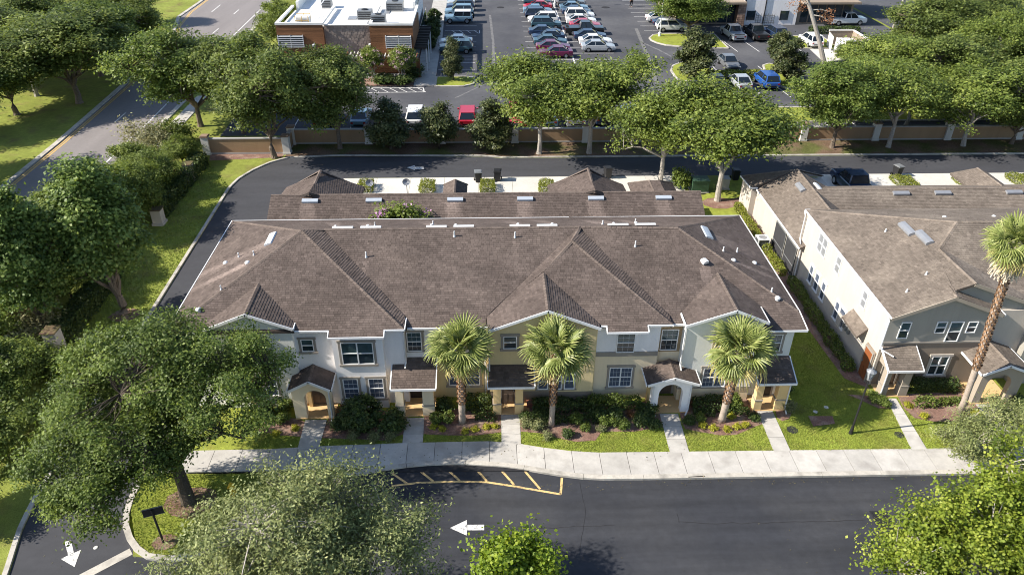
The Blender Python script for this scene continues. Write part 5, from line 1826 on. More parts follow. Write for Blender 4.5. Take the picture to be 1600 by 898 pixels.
for k, (lab, (x, y), r, top) in enumerate((
        ('rounded hedge tree behind the sweetgum, beside the avenue', (-29.0, 52.0), 2.6, 6.6), ('bushy hedge tree beside the lower pale pillar', (-28.0, 55.0), 2.4, 5.2), ('bushy hedge tree by the end of the boundary wall', (-28.4, 59.6), 2.5, 4.2),
        ('pale feathery shrub tree by the avenue path', (-30.4, 61.5), 2.2, 4.4), ('small shrub tree at the foot of the wall end pillar', (-28.4, 66.2), 2.0, 2.9), ('shrub tree under the edge sweetgum', (-29.0, 45.6), 2.2, 4.6),
        ('dark shrub tree at the picture edge, level with the corner oak top', (-27.0, 33.0), 2.4, 4.4), ('dark shrub tree at the picture edge beside the lane kerb', (-25.4, 28.6), 2.0, 3.2), ('shrub tree at the picture edge below the corner oak', (-24.6, 24.6), 1.8, 2.8),
        ('shrub tree behind the edge sweetgum, by the avenue', (-31.2, 47.5), 2.6, 5.4), ('wide shrub tree at the picture edge above the scrub', (-31.0, 42.0), 2.8, 5.2), ('shrub tree at the picture edge beside the straw scrub', (-30.5, 37.5), 2.4, 4.0), ('low shrub tree beside the avenue, left of the sweetgum', (-32.5, 52.5), 2.6, 4.6), ('shrub tree between the two sweetgums', (-28.4, 43.5), 2.0, 3.6), ('shrub tree in the dense row beside the avenue path', (-31.0, 55.5), 2.6, 5.0),
        ('shrub tree by the restaurant corner at the avenue', (-27.6, 103.0), 2.9, 6.8), ('leafy shrub tree left of the restaurant front', (-29.5, 95.0), 2.6, 5.0), ('shrub tree at the restaurant wall beside the avenue', (-28.5, 111.0), 2.8, 6.0),
        ('dense shrub beside the dumpster enclosure', (47.4, 97.2), 1.9, 3.0))):
    cm, tm = SHRUBTREE[k % 2]
    tree_at('shrub_tree', lab, 'tree', (x, y, 0), cm, tm, (r/2.7, r/2.7, top/5.5), k*.9, 'shrub trees by the avenue')


def big_tree(name, label, base, lobes, n, per, rc, size, leaf, bark, fork, r0, seed, lean=(0, 0), nl=9, lump=.34, zmin=-.5, inner=.5, stretch=1.0, asp=.55, tw=.022, flat=.6, tv=.2):
    rng = np.random.default_rng(seed)
    Ps, Ds = [], []
    tot = sum(l[1][0]*l[1][1] for l in lobes)
    for c, r in lobes:
        P, D = crown_clumps(rng, int(n*r[0]*r[1]/tot), c, r, lump, 14, zmin, inner)
        Ps.append(P)
        Ds.append(D)
    P, D = np.vstack(Ps), np.vstack(Ds)
    o = np.array((base[0], base[1], 0))
    P = P-o
    V, F, t = leaves(rng, P, D, per, rc, size, asp, flat, stretch, tv=tv)
    return tree_at(name, label, 'tree', (base[0], base[1], 0), mesh_np('crown', V, F, t, leaf), tmesh(limbs_mesh(rng, (0, 0, 0), fork, P, r0, nl, bark, lean=lean, tw=tw), bark))


big_tree('oak_tree', 'huge live oak with crooked trunk on the grassy corner island, spreading over the lane', (-14.6, 25.3),
         [((-16.9, 24.3, 4.4), (4.0, 3.8, 2.9)), ((-17.0, 22.4, 3.9), (2.6, 1.8, 1.8)), ((-12.2, 27.1, 5.9), (3.8, 3.5, 3.1)), ((-15.2, 27.6, 6.7), (3.6, 3.1, 2.6)), ((-18.2, 26.6, 5.4), (2.6, 2.6, 2.2)), ((-14.6, 24.7, 4.0), (2.3, 1.6, 1.2)), ((-16.9, 28.0, 6.6), (2.6, 2.3, 2.0))],
         1120, 96, .28, .14, 'leaf_oak_near', 'bark_dark', 2.1, .32, 5, lean=(-.3, .5), nl=11, lump=.4)
big_tree('oak_tree', 'silvery olive green oak with bare twigs at the bottom of the picture, hiding the road', (-8.4, 17.6),
         [((-7.7, 17.2, 5.2), (4.7, 4.2, 2.9)), ((-4.3, 18.6, 5.0), (3.1, 2.8, 2.4)), ((-10.4, 16.8, 4.4), (2.6, 2.6, 2.2)), ((-7.0, 18.8, 6.9), (3.0, 2.6, 2.2))],
         860, 92, .26, .135, 'leaf_olive', 'bark_pale', 2.2, .3, 6, nl=11, lump=.4, stretch=1.8, asp=.42, tw=.026)
big_tree('maple_tree', 'young bright green maple whose top shows at the bottom edge of the road', (0.75, 17.4),
         [((0.9, 17.3, 4.4), (1.45, 1.4, 2.4)), ((0.2, 17.4, 5.3), (.9, .9, 1.9)), ((1.5, 17.4, 5.0), (.75, .8, 1.7))], 230, 80, .2, .14, 'leaf_maple', 'bark_pale', 1.2, .1, 7, nl=6, lump=.5, stretch=2.3, asp=.8)
big_tree('maple_tree', 'yellow green maple filling the bottom corner beside the drain grate', (19.6, 18.2),
         [((18.8, 18.2, 4.4), (3.6, 3.2, 3.0)), ((20.8, 19.6, 5.4), (2.7, 2.4, 2.7)), ((16.6, 18.4, 3.9), (2.4, 2.0, 2.0)), ((22.5, 17.8, 4.5), (2.8, 2.6, 2.8))],
         660, 110, .22, .125, 'leaf_yellow', 'bark_pale', 1.6, .2, 8, nl=9, lump=.5, stretch=2.2, asp=.8)
big_tree('crape_tree', 'grey green fine leaved tree over the pavement in front of the neighbour porch', (25.0, 26.6),
         [((23.8, 26.3, 2.1), (2.4, 1.7, 1.3)), ((26.3, 27.0, 2.4), (2.6, 1.9, 1.4))], 330, 84, .22, .12, 'leaf_olive', 'bark_pale', 1.0, .1, 9, nl=8, lump=.38, stretch=1.4, asp=.42, zmin=-.6)

# crape myrtles with blossoms
rng = np.random.default_rng(77)
P, D = crown_clumps(rng, 150, (0, 0, 2.9), (1.9, 1.7, 1.7), .35, 12, -.7, .5)
V, F, t = leaves(rng, P, D, 50, .3, .22, .5)
cm_c = mesh_np('crown', V, F, t, 'leaf_elm')
sel = rng.choice(len(P), 46, replace=False)
V, F, t = leaves(rng, P[sel]+D[sel]*.3, D[sel], 30, .13, .13, .8)
cm_b = mesh_np('blossoms', V, F, t, 'petal')
cm_b2 = mesh_np('blossoms', V, F, t, 'petal_pale')
cm_t = tmesh(limbs_mesh(rng, (0, 0, 0), .5, P, .07, 6, 'bark_pale'), 'bark_pale')
for lab, (x, y), s_, bl, rz in (('crape myrtle with purple blossoms between the townhouse and its garages', (-6.4, 47.6), (1.3, 1.1, 1.1), cm_b, 0.0),
                                ('crape myrtle with pale pink blossoms before the restaurant pergola', (-10.1, 90.2), (1.1, 1.05, .98), cm_b2, 1.0),
                                ('smaller crape myrtle before the middle of the restaurant front', (-13.7, 90.6), (.95, .9, .95), cm_b2, 2.2)):
    tree_at('crape_myrtle', lab, 'tree', (x, y, 0), cm_c, cm_t, s_, rz, 'crape myrtles', bl)

# dead tree with rust coloured leaves, leaning
rng = np.random.default_rng(31)
t = thing('dead_tree', 'leaning dead tree with pale bare trunk and rust brown leaves by the dumpster enclosure', 'tree', (44.75, 97.5, 0))
b_ = MB()
top = np.array([-5.6, 2.0, 11.8])
b_.tube([(0, 0, 0), (-1.2, .5, 3), (-2.9, 1.0, 6.5), (-4.2, 1.5, 9.2), tuple(top)], [.32, .28, .24, .2, .14], 8)
tips = []
for k in range(9):
    a = rng.uniform(0, 6.28)
    s0 = np.array([-2.6-2.4*k/9, .9+.9*k/9, 6+5*k/9])
    e = s0+np.array([2.3*math.cos(a), 2.0*math.sin(a), rng.uniform(-.6, 1.0)])
    b_.tube([tuple(s0), tuple((s0+e)/2+np.array([0, 0, .2])), tuple(e)], [.09, .06, .03], 5)
    tips += [e, (s0+e)/2+rng.normal(0, .3, 3), e+rng.normal(0, .5, 3)]
piece('trunk', tmesh(b_, 'bark_pale'), t)
tips = np.array(tips)
V, F, tt = leaves(rng, tips, rng.normal(size=tips.shape), 34, .36, .26)
piece('crown', mesh_np('crown', V, F, tt, 'leaf_dry'), t)

# ------------------------------------------------------------------ palms


def frond_mesh(seed, L=1.0, droop=.35, m='frond', nseg=22, span=4.0):
    """fan leaf: arching stalk and a folded fan of narrow segments with drooping tips"""
    rg = np.random.default_rng(seed)
    V, F, T = [], [], []

    def quad(a, b2, c, d, t):
        k = len(V)
        V.extend([a, b2, c, d])
        F.append((k, k+1, k+2, k+3))
        T.append(t)
    st = .75*L
    p0 = np.array([0, 0, 0.])
    p1 = np.array([st, 0, st*.10])
    for s_ in (-1, 1):
        quad(p0+[0, .02*s_, 0], p0+[0, 0, .02], p1+[0, 0, .015], p1+[0, .015*s_, 0], .55)
    for k in range(nseg):
        a = (k/(nseg-1)-.5)*span
        d = np.array([math.cos(a), math.sin(a), 0.12-0.05*abs(a)])
        n = np.array([-math.sin(a), math.cos(a), 0])
        l = L*(.85-.10*abs(a)/2)*rg.uniform(.88, 1.08)
        w = .036*L
        t = rg.normal(.5, .14)-.1*(k % 2)
        A = p1
        B = p1+d*l*.5+np.array([0, 0, .02])
        C = p1+d*l*.8-np.array([0, 0, droop*.12*L])
        E = p1+d*l-np.array([0, 0, droop*.36*L])+rg.normal(0, .02, 3)
        up = np.array([0, 0, .018])
        for s_ in (-1, 1):
            quad(A, A+.002*n, B+n*s_*w-up, B+up, t)
            quad(B+up, B+n*s_*w-up, C+n*s_*w*.8-up, C+up*.5, t+.04)
            quad(C+up*.5, C+n*s_*w*.8-up, E+n*s_*.004, E, t+.1)
    return mesh_np('frond', np.array(V), np.array(F), np.array(T), m)


FR = [frond_mesh(200+k, 1.0, d) for k, d in enumerate((.25, .5, .9))]
FRO = [frond_mesh(210, .95, 1.3, 'frond_old'), frond_mesh(211, .9, 1.1, 'frond_old')]


def palm(label, x, y, h, r, crown_r, lean=(0, 0), boots=True, seed=0, smooth_base=True, thatch=0, n=42):
    rg = np.random.default_rng(seed)
    t = thing('palm_tree', label, 'palm', (x, y, 0.1), 'cabbage palms in front of the houses')
    b_ = MB()
    K = 14
    path, rad = [], []
    for k in range(K+1):
        s_ = k/K
        path.append((lean[0]*s_**1.25, lean[1]*s_**1.25, h*s_))
        rad.append(r*(1.25 if k == 0 else 1.0)*(1+.05*math.sin(k*2.3)))
    b_.tube(path, rad, 10)
    tk = b_.build('trunk', 'palm_trunk', t, world=False, smooth=True)
    bo = MB()
    rows = int(h/.17)
    for k in range(rows):
        z = .17*k
        s_ = z/h
        if s_ < (.28 if smooth_base else .02) or s_ > .99:
            continue
        cx, cy = lean[0]*s_**1.25, lean[1]*s_**1.25
        m = 6
        for j in range(m):
            a = 2*math.pi*(j+.5*(k % 2))/m+.2
            ca, sa = math.cos(a), math.sin(a)
            q = r*1.0
            o_ = r*1.0+.05+.05*rg.random()
            w = .085
            tt = rg.random()
            p = lambda rr, s2, zz: (cx+rr*ca-s2*sa, cy+rr*sa+s2*ca, z+zz)
            bo.face([p(q, -w, -.02), p(q, w, -.02), p(o_, w*.6, .17), p(o_, -w*.6, .17)], 0, tt)
            bo.face([p(o_, -w*.6, .17), p(o_, w*.6, .17), p(q*.8, w*.5, .13), p(q*.8, -w*.5, .13)], 0, tt*.6)
    if boots:
        bo.build('leaf_base', 'palm_boot', tk, kind='stuff', tones=True, world=False)
    top = Vector((lean[0], lean[1], h))
    for k in range(n):
        u = (k+.5)/n
        el = math.asin(max(-1, min(1, 1.0-1.5*u)))+rg.normal(0, .2)       # from upright down to hanging
        az = k*2.39996+rg.normal(0, .15)
        old = u > .86
        me = FRO[k % 2] if old else FR[0 if u < .3 else (1 if u < .62 else 2)]
        f = piece('frond', me, t)
        if el < -.75:
            el = -.75
        s_ = crown_r/1.45*rg.uniform(.85, 1.1)*(.85 if u < .12 else 1)
        Mx = Matrix.Translation(top+Vector((0, 0, .12*(1-u)))) @ Matrix.Rotation(az, 4, 'Z') @ Matrix.Rotation(-el, 4, 'Y') @ Matrix.Rotation(rg.normal(0, .5), 4, 'X') @ Matrix.Diagonal((s_, s_, s_, 1))
        f.matrix_local = Mx
    if thatch:
        V, F, T = [], [], []
        for k in range(thatch):
            a = rg.uniform(0, 6.28)
            l = rg.uniform(.7, 1.3)
            rr = r+.1+.25*rg.random()
            c, s2 = math.cos(a), math.sin(a)
            z0 = h-.1-rg.random()*.5
            s_ = z0/h
            bx, by = lean[0]*s_**1.25, lean[1]*s_**1.25
            k0 = len(V)
            w = .03
            V += [(bx+rr*c-w*s2, by+rr*s2+w*c, z0), (bx+rr*c+w*s2, by+rr*s2-w*c, z0), (bx+(rr+.25)*c+w*s2, by+(rr+.25)*s2-w*c, z0-l), (bx+(rr+.25)*c-w*s2, by+(rr+.25)*s2+w*c, z0-l)]
            F.append((k0, k0+1, k0+2, k0+3))
            T.append(rg.random())
        piece('thatch', mesh_np('thatch', np.array(V), np.array(F), np.array(T), 'palm_thatch'), t)
    return t


palm('cabbage palm with criss cross trunk in the bed between the second and third porch', -1.5, 30.5, 4.8, .19, 1.75, (.05, .1), seed=1, n=46)
palm('cabbage palm with plain brown trunk right after the third porch', 3.35, 30.1, 4.95, .155, 1.85, (.1, .05), seed=2, n=38, thatch=26)
palm('cabbage palm with leaning trunk in front of the pale green gable', 12.75, 30.2, 4.7, .19, 1.85, (.25, .0), seed=3)
palm('cabbage palm half hidden by the oak at the end of the townhouse', -12.6, 31.0, 4.2, .18, 1.35, (0, 0), seed=4)
palm('tall fan palm with shaggy trunk and straw skirt before the neighbour house', 26.3, 30.5, 10.5, .165, 1.5, (-.65, .3), seed=5, thatch=260, n=42)

# ------------------------------------------------------------------ shrubs, hedges and bedding plants


def blob_mesh(name, seed, n, per, c, r, rc, size, leaf, lump=.2, zmin=-.6, inner=.7, asp=.6, stretch=1.0):
    rg = np.random.default_rng(seed)
    P, D = crown_clumps(rg, n, c, r, lump, 10, zmin, inner)
    V, F, t = leaves(rg, P, D, per, rc, size, asp, .8, stretch)
    V[:, 2] = np.maximum(V[:, 2], 0.0)
    return mesh_np(name, V, F, t, leaf)


def hedge_mesh(seed, lx, ly, h, leaf, dens=420, size=.11):
    rg = np.random.default_rng(seed)
    n = int((lx*ly+2*h*(lx+ly))*dens)
    p = rg.random((n, 3))*np.array([lx, ly, h])-np.array([lx/2, ly/2, 0])
    f = rg.random(n)
    ar = np.array([lx*ly, h*ly, h*ly, h*lx, h*lx])
    c = np.cumsum(ar/ar.sum())
    k = np.searchsorted(c, f)
    p[k == 0, 2] = h
    p[k == 1, 0] = -lx/2
    p[k == 2, 0] = lx/2
    p[k == 3, 1] = -ly/2
    p[k == 4, 1] = ly/2
    nm = np.array([[0, 0, 1], [-1, 0, 0], [1, 0, 0], [0, -1, 0], [0, 1, 0]], float)[k]
    wob = .07*np.sin(p[:, 0]*2.1+seed)+.05*np.sin(p[:, 0]*5.3+p[:, 1]*3)
    p += nm*(wob[:, None]+rg.normal(0, .045, (n, 1)))
    V, F, t = leaves(rg, p, nm, 1, .03, size, .6, 1, 1.0, .25, .22)
    V[:, 2] = np.maximum(V[:, 2], 0.0)
    return V, F, t


SB = {'round': blob_mesh('leaves', 301, 260, 26, (0, 0, .55), (.62, .62, .6), .06, .1, 'leaf_bush', .06, -.95, .9),
      'loose': blob_mesh('leaves', 302, 90, 24, (0, 0, .42), (.6, .6, .5), .13, .15, 'leaf_bush', .3, -.7, .5),
      'green': blob_mesh('leaves', 303, 90, 24, (0, 0, .42), (.6, .6, .5), .13, .15, 'leaf_hedge', .3, -.7, .5),
      'pale': blob_mesh('leaves', 304, 70, 22, (0, 0, .3), (.5, .5, .45), .12, .16, 'leaf_pale', .3, -.6, .4, .3, 1.7),
      'lime': blob_mesh('leaves', 305, 46, 18, (0, 0, .17), (.32, .32, .25), .075, .13, 'leaf_lime', .3, -.6, .4, .35, 1.5),
      'red': blob_mesh('leaves', 306, 50, 18, (0, 0, .35), (.4, .4, .45), .1, .15, 'leaf_dry', .3, -.7, .4, .4, 1.4),
      'topiary': blob_mesh('leaves', 307, 170, 18, (0, 0, .34), (.34, .34, .33), .035, .075, 'leaf_hedge', .03, -.98, .93)}
SHN_ = {'round': ('round_bush', 'bush'), 'loose': ('shrub', 'shrub'), 'green': ('shrub', 'shrub'), 'pale': ('spiky_plant', 'plant'), 'lime': ('flower_clump', 'plant'), 'red': ('shrub', 'shrub'), 'topiary': ('ball_topiary', 'shrub')}


def shrub(kind, label, u, v, s_=1.0, sz=None, z=.1, group=None, xy=None):
    x, y = xy if xy else gp(u, v, z)
    if not xy:
        f_ = {'round': 1.0, 'lime': .62, 'topiary': .9}.get(kind, .66)
        s_, sz = s_*f_, (sz or s_)*f_
    o = bpy.data.objects.new(SHN_[kind][0], SB[kind])
    COL.objects.link(o)
    o.location = (x, y, z)
    o.scale = (s_, s_, sz or s_)
    o.rotation_euler = (0, 0, random.uniform(0, 6.28))
    tag(o, label, SHN_[kind][1], group)
    return o


def hedge(label, x0, y0, x1, y1, w, h, leaf='leaf_bush', z=.1, size=.11, dens=420, group='clipped hedges', seed=0):
    L = math.hypot(x1-x0, y1-y0)
    if z == .1:
        w, h = w*.72, h*.72
    V, F, t = hedge_mesh(int(seed+L*10), L, w, h, leaf, dens, size)
    o = bpy.data.objects.new('hedge', mesh_np('hedge', V, F, t, leaf))
    COL.objects.link(o)
    o.location = ((x0+x1)/2, (y0+y1)/2, z)
    o.rotation_euler = (0, 0, math.atan2(y1-y0, x1-x0))
    tag(o, label, 'hedge', group)
    return o


shrub('round', 'big round dark green bush between the first and second porch', 567, 664, 1.75, 1.6)
shrub('loose', 'dark loose bush just right of the big round bush', 613, 668, 1.7, 1.7)
shrub('loose', 'dark low bush left of the big round bush, by the first walkway', 533, 668, 1.2, 1.1)
shrub('red', 'bronze tinted shrub against the wall behind the big round bush', 535, 644, 1.0, 1.1)
shrub('pale', 'spiky grey green plant under the big round bush', 553, 684, 1.0)
shrub('pale', 'second spiky plant in the shaded bed near the second walkway', 585, 686, 1.0)
shrub('pale', 'third spiky plant in the shaded bed, closest to the second walkway', 610, 684, .9)
shrub('green', 'light green shrub left of the first porch', 447, 640, 1.2, 1.2)
shrub('green', 'rounded shrub left of the first porch, nearer the walk', 443, 657, 1.1, 1.0)
shrub('loose', 'dark shrub under the oak beside the townhouse end', 415, 650, 1.6, 1.5)
shrub('lime', 'yellow green clump in the mulch by the first walkway', 462, 670, 1.0)
shrub('lime', 'yellow green clump in the mulch left of the first walkway, farther from it', 432, 678, 1.0)
shrub('loose', 'dark shrub in front of the yellow wall beside the second porch', 697, 640, 1.25, 1.35)
shrub('red', 'brown pink shrub at the right column of the second porch', 691, 642, .6, .7)
hedge('dark hedge under the yellow wall window behind the first palm', -1.3, 31.75, .1, 31.75, .8, .95, seed=1)
shrub('topiary', 'clipped ball shrub closest to the second porch', 682, 660, 1.15)
shrub('topiary', 'clipped ball shrub closest to the first palm', 700.5, 659, 1.15)
hedge('low clipped hedge beside the third porch, back row', -.95, 31.15, .25, 31.15, .35, .42, 'leaf_bush', seed=2)
hedge('low clipped hedge beside the third porch, front row', -.8, 30.7, .25, 30.7, .32, .4, 'leaf_bush', seed=3)
for n_, (u, v) in (('leftmost in the bed by the second walkway', (677, 668)), ('second from the second walkway', (691, 671)), ('in front of the first palm trunk', (727, 675)), ('right of the first palm trunk', (742, 672)),
                   ('second from the third walkway', (760, 668)), ('beside the third walkway', (773, 667))):
    shrub('lime', 'yellow green clump '+n_, u, v, .95, group='yellow green clumps')
hedge('long dark hedge under the three narrow windows', 2.4, 31.35, 5.4, 31.35, .9, .85, seed=4)
hedge('sunlit hedge under the cream wall window', 5.5, 31.45, 8.4, 31.45, .9, .9, 'leaf_hedge', seed=5)
hedge('low dark hedge behind the second palm', 2.3, 30.45, 6.6, 30.35, .6, .5, seed=6)
for n_, k, (u, v), s_ in (('dark shrub left of the fourth porch', 'loose', (1003, 660), 1.2), ('mid green shrub in the long bed near the fourth porch', 'green', (975, 668), .9), ('dark shrub near the third walkway', 'loose', (822, 655), .8),
                          ('spiky pale plant beside the third walkway', 'pale', (822, 665), 1.0), ('spiky pale plant second from the third walkway', 'pale', (840, 670), 1.1), ('low shrub in front of the second palm', 'loose', (887, 680), .75),
                          ('small green shrub in the long bed middle', 'green', (915, 672), .75), ('low plant between the second palm and the lawn', 'pale', (855, 683), .8), ('reddish shrub amid the long bed', 'red', (985, 650), .8),
                          ('small pale plant at the front of the long bed', 'pale', (940, 672), .7), ('green shrub at the lawn edge of the long bed', 'green', (958, 664), .8)):
    shrub(k, n_, u, v, s_)
for n_, k, (u, v), s_ in (('dark bushy shrub in the long bed right behind the hedge end', 'loose', (935, 655), 1.25), ('dark bushy shrub in the long bed left of the bronze shrub', 'loose', (962, 652), 1.2), ('leafy shrub in the long bed below the second palm crown', 'green', (900, 660), 1.0),
                          ('dark shrub in the long bed beside the fourth porch pier', 'loose', (1012, 645), 1.2), ('leafy shrub halfway along the long bed', 'green', (945, 664), .9), ('dark low shrub at the long bed corner by the fourth walkway', 'loose', (1022, 666), .9),
                          ('dark low shrub between the third porch and the second palm', 'loose', (845, 656), 1.1)):
    shrub(k, n_, u, v, s_)
hedge('dark hedge below the pale green gable window', 11.4, 31.3, 13.3, 31.3, .9, .8, seed=7)
shrub('green', 'sunlit leafy shrub right of the leaning palm', 1147, 636, 1.1, 1.3)
hedge('low hedge in front of the pale green gable, left of the leaning palm', 11.3, 30.75, 12.4, 30.75, .5, .45, seed=8)
hedge('low hedge in front of the pale green gable, right of the leaning palm', 12.9, 30.8, 14.4, 30.8, .5, .45, seed=9)
shrub('red', 'bronze shrub at the right pier of the fourth porch', 1081, 632, .7, .9)
shrub('loose', 'dark shrub beside the fourth walkway', 1075, 660, .8)
shrub('green', 'round green shrub by the fourth walkway', 1094, 657, .75)
shrub('loose', 'small dark shrub beside the fifth walkway', 1178, 656, .75)
for n_, (u, v) in (('nearest the fourth walkway', (1097, 666)), ('left of the leaning palm foot', (1114, 670)), ('in front of the leaning palm foot', (1136, 672)), ('right of the leaning palm, at the lawn edge', (1151, 668)),
                   ('nearest the fifth walkway', (1164, 665)), ('behind the leaning palm foot', (1142, 652))):
    shrub('lime', 'yellow green clump '+n_, u, v, 1.05, group='yellow green clumps')
shrub('pale', 'light leafy shrub right of the fifth porch', 1231, 640, 1.2, 1.3)
shrub('loose', 'dark shrub behind the fifth porch corner', 1226, 612, .9, 1.2)
shrub('green', 'leafy shrub beside the neighbour walkway', 1366, 627, 1.1, 1.0)
shrub('green', 'leafy shrub nearest the neighbour porch column', 1382, 634, .8, .8)
hedge('dark hedge under the neighbour front window', 24.4, 32.5, 27.0, 32.4, .8, .95, seed=10)
hedge('sunlit box hedge in front of the neighbour window, near the walkway', 24.15, 31.2, 25.2, 31.2, .7, .55, 'leaf_hedge', seed=11)
hedge('sunlit box hedge in front of the neighbour window, near the tall palm', 25.5, 31.25, 26.7, 31.25, .6, .5, 'leaf_hedge', seed=12)
shrub('lime', 'yellow clump by the neighbour walkway', 1418, 634, 1.1)
shrub('lime', 'yellow clump in the middle of the neighbour mulch bed', 1443, 651, 1.1)
shrub('lime', 'yellow clump at the foot of the tall fan palm', 1522, 648, 1.4)
shrub('loose', 'dark shrub right of the neighbour arched porch', 1592, 636, 1.3)
hedge('long green hedge along the neighbour side wall', 21.55, 34.2, 21.5, 44.2, .75, .75, 'leaf_hedge', seed=13)
hedge('sunny hedge along the low wing of the neighbour house', 21.2, 45.0, 21.0, 56.0, .6, .7, 'leaf_sunlit', seed=14)
hedge('tall dark hedge along the grass strip, by the gate pillar', -26.6, 38.3, -26.6, 46.5, 1.1, 1.25, size=.16, dens=240, z=0, seed=15)
hedge('tall dark hedge along the grass strip, by the pale pillars', -26.7, 55.2, -26.6, 66.0, 1.2, 1.25, size=.17, dens=220, z=0, seed=16)
hedge('clipped hedge between the two rows of shop stalls', 27.5, 91.0, 35.0, 91.0, 1.1, .9, 'leaf_sunlit', size=.18, dens=180, z=.12, seed=17)
hedge('low hedge on the lawn before the shop windows', 48.6, 113, 56, 113, 1.2, .9, 'leaf_bush', size=.2, dens=130, z=0, seed=18)
hedge('low hedge inside the wall beside the front stalls', -11, 72.6, 27, 72.6, .9, .7, 'leaf_hedge', size=.2, dens=120, z=0, seed=19)
for n_, (x, y) in (('first from the end', (-10.6, 60.4)), ('second from the end', (-5.15, 60.2)), ('between the black bins', (.1, 60.2)), ('left of the large garage gable', (5.3, 59.9))):
    hedge('small square hedge in the driveway, '+n_, x-.6, y, x+.6, y, 1.7, .6, 'leaf_sunlit', z=.03, seed=int(x+30), group='small driveway hedges')
for n_, (x, y) in (('beside the black bin', (37.7, 60.7)), ('beyond the small gable', (43.4, 60.5)), ('at the picture edge', (48.5, 60.8))):
    hedge('grassy planting strip on the neighbour driveway, '+n_, x-.9, y, x+.9, y, 2.0, .3, 'leaf_sunlit', z=.03, seed=int(x), group='neighbour driveway strips')
for k, (x, y, s_) in enumerate(((-7.6, 104.8, 1.6), (-7.5, 110.0, 1.9), (-7.6, 114.0, 1.9), (-7.7, 119.5, 1.8))):
    shrub('round', ('dark round bush on the restaurant path side, nearest the pergola', 'second dark bush along the restaurant path', 'third dark bush along the restaurant path', 'farthest dark bush along the restaurant path')[k], 0, 0, s_, xy=(x, y), z=.12)
shrub('loose', 'low shrub row patch before the restaurant pergola', 0, 0, 2.2, 1.2, xy=(-12, 90.0), z=.12)
shrub('loose', 'dark shrub at the pergola corner', 0, 0, 2.0, 1.6, xy=(-8.9, 92.6), z=.12)
shrub('loose', 'dark shrub in the restaurant bed by the hatching', 0, 0, 1.9, 1.1, xy=(-9.8, 89.8), z=.12)
shrub('green', 'small shrub tree foot beside the driveway end', 1063, 296, 2.2, 3.2, z=.05)
shrub('green', 'bright green bush behind the dumpster enclosure', 0, 0, 2.2, 2.0, xy=(51.4, 98.8), z=0)
# loose scrub by the gate pillar
SCR = blob_mesh('leaves', 330, 120, 26, (0, 0, .8), (1.3, 1.3, .9), .26, .18, 'leaf_straw', .4, -.5, .4, .4, 1.5)
SCG = blob_mesh('leaves', 331, 120, 26, (0, 0, .8), (1.3, 1.3, .9), .26, .18, 'leaf_hedge', .4, -.5, .4, .5, 1.3)
for k, (lab, u, v, s_, me) in enumerate((('straw coloured scrub with bare twigs at the gate pillar', 60, 520, 1.2, SCR), ('straw coloured scrub at the picture edge above the shrubs', 25, 540, 1.3, SCR), ('green scrub below the gate pillar', 60, 580, 1.3, SCG),
                                         ('green scrub at the picture edge by the oak', 20, 600, 1.4, SCG), ('yellowish scrub behind the edge sweetgum', 30, 490, 1.2, SCR), ('dark scrub between the pillar and the oak', 95, 575, 1.0, SCG),
                                         ('feathery scrub by the avenue path', 235, 235, 1.6, SCR), ('feathery scrub near the wall end pillar', 275, 222, 1.5, SCG), ('scrub under the hedge trees', 215, 290, 1.6, SCG),
                                         ('scrub at the lower picture edge left of the oak', 20, 660, 1.3, SCG))):
    o = bpy.data.objects.new('scrub', me)
    COL.objects.link(o)
    x, y = gp(u, v, .3)
    o.location = (x, y, 0)
    o.scale = (s_, s_, s_)
    o.rotation_euler = (0, 0, k*1.3)
    tag(o, lab, 'shrub', 'scrub along the strip')


# turf blades on the lawns close to the houses
def in_poly(p, poly):
    x, y = p[:, 0], p[:, 1]
    r = np.zeros(len(p), bool)
    j = len(poly)-1
    for i in range(len(poly)):
        xi, yi = poly[i]
        xj, yj = poly[j]
        c = ((yi > y) != (yj > y)) & (x < (xj-xi)*(y-yi)/(yj-yi+1e-12)+xi)
        r ^= c
        j = i
    return r


def turf(poly, dens, z, avoid, h=.07, w=.016, seed=0):
    rg = np.random.default_rng(seed)
    xs, ys = [p[0] for p in poly], [p[1] for p in poly]
    n = int((max(xs)-min(xs))*(max(ys)-min(ys))*dens)
    p = np.stack([rg.uniform(min(xs), max(xs), n), rg.uniform(min(ys), max(ys), n)], 1)
    k = in_poly(p, poly)
    for a in avoid:
        k &= ~in_poly(p, a)
    p = p[k]
    n = len(p)
    az = rg.uniform(0, 6.28, n)
    hh = h*rg.uniform(.5, 1.2, n)
    d = np.stack([np.cos(az), np.sin(az)], 1)*w
    ln = rg.normal(0, .5, (n, 2))*hh[:, None]
    zz = np.full(n, z)
    A = np.column_stack([p-d, zz])
    B = np.column_stack([p+d, zz])
    C = np.column_stack([p+ln, zz+hh])
    V = np.stack([A, B, C], 1).reshape(-1, 3)
    low = .5+.28*np.sin(p[:, 0]*1.3)*np.sin(p[:, 1]*1.7)
    return V, np.arange(n*3).reshape(-1, 3), low+rg.normal(0, .2, n)


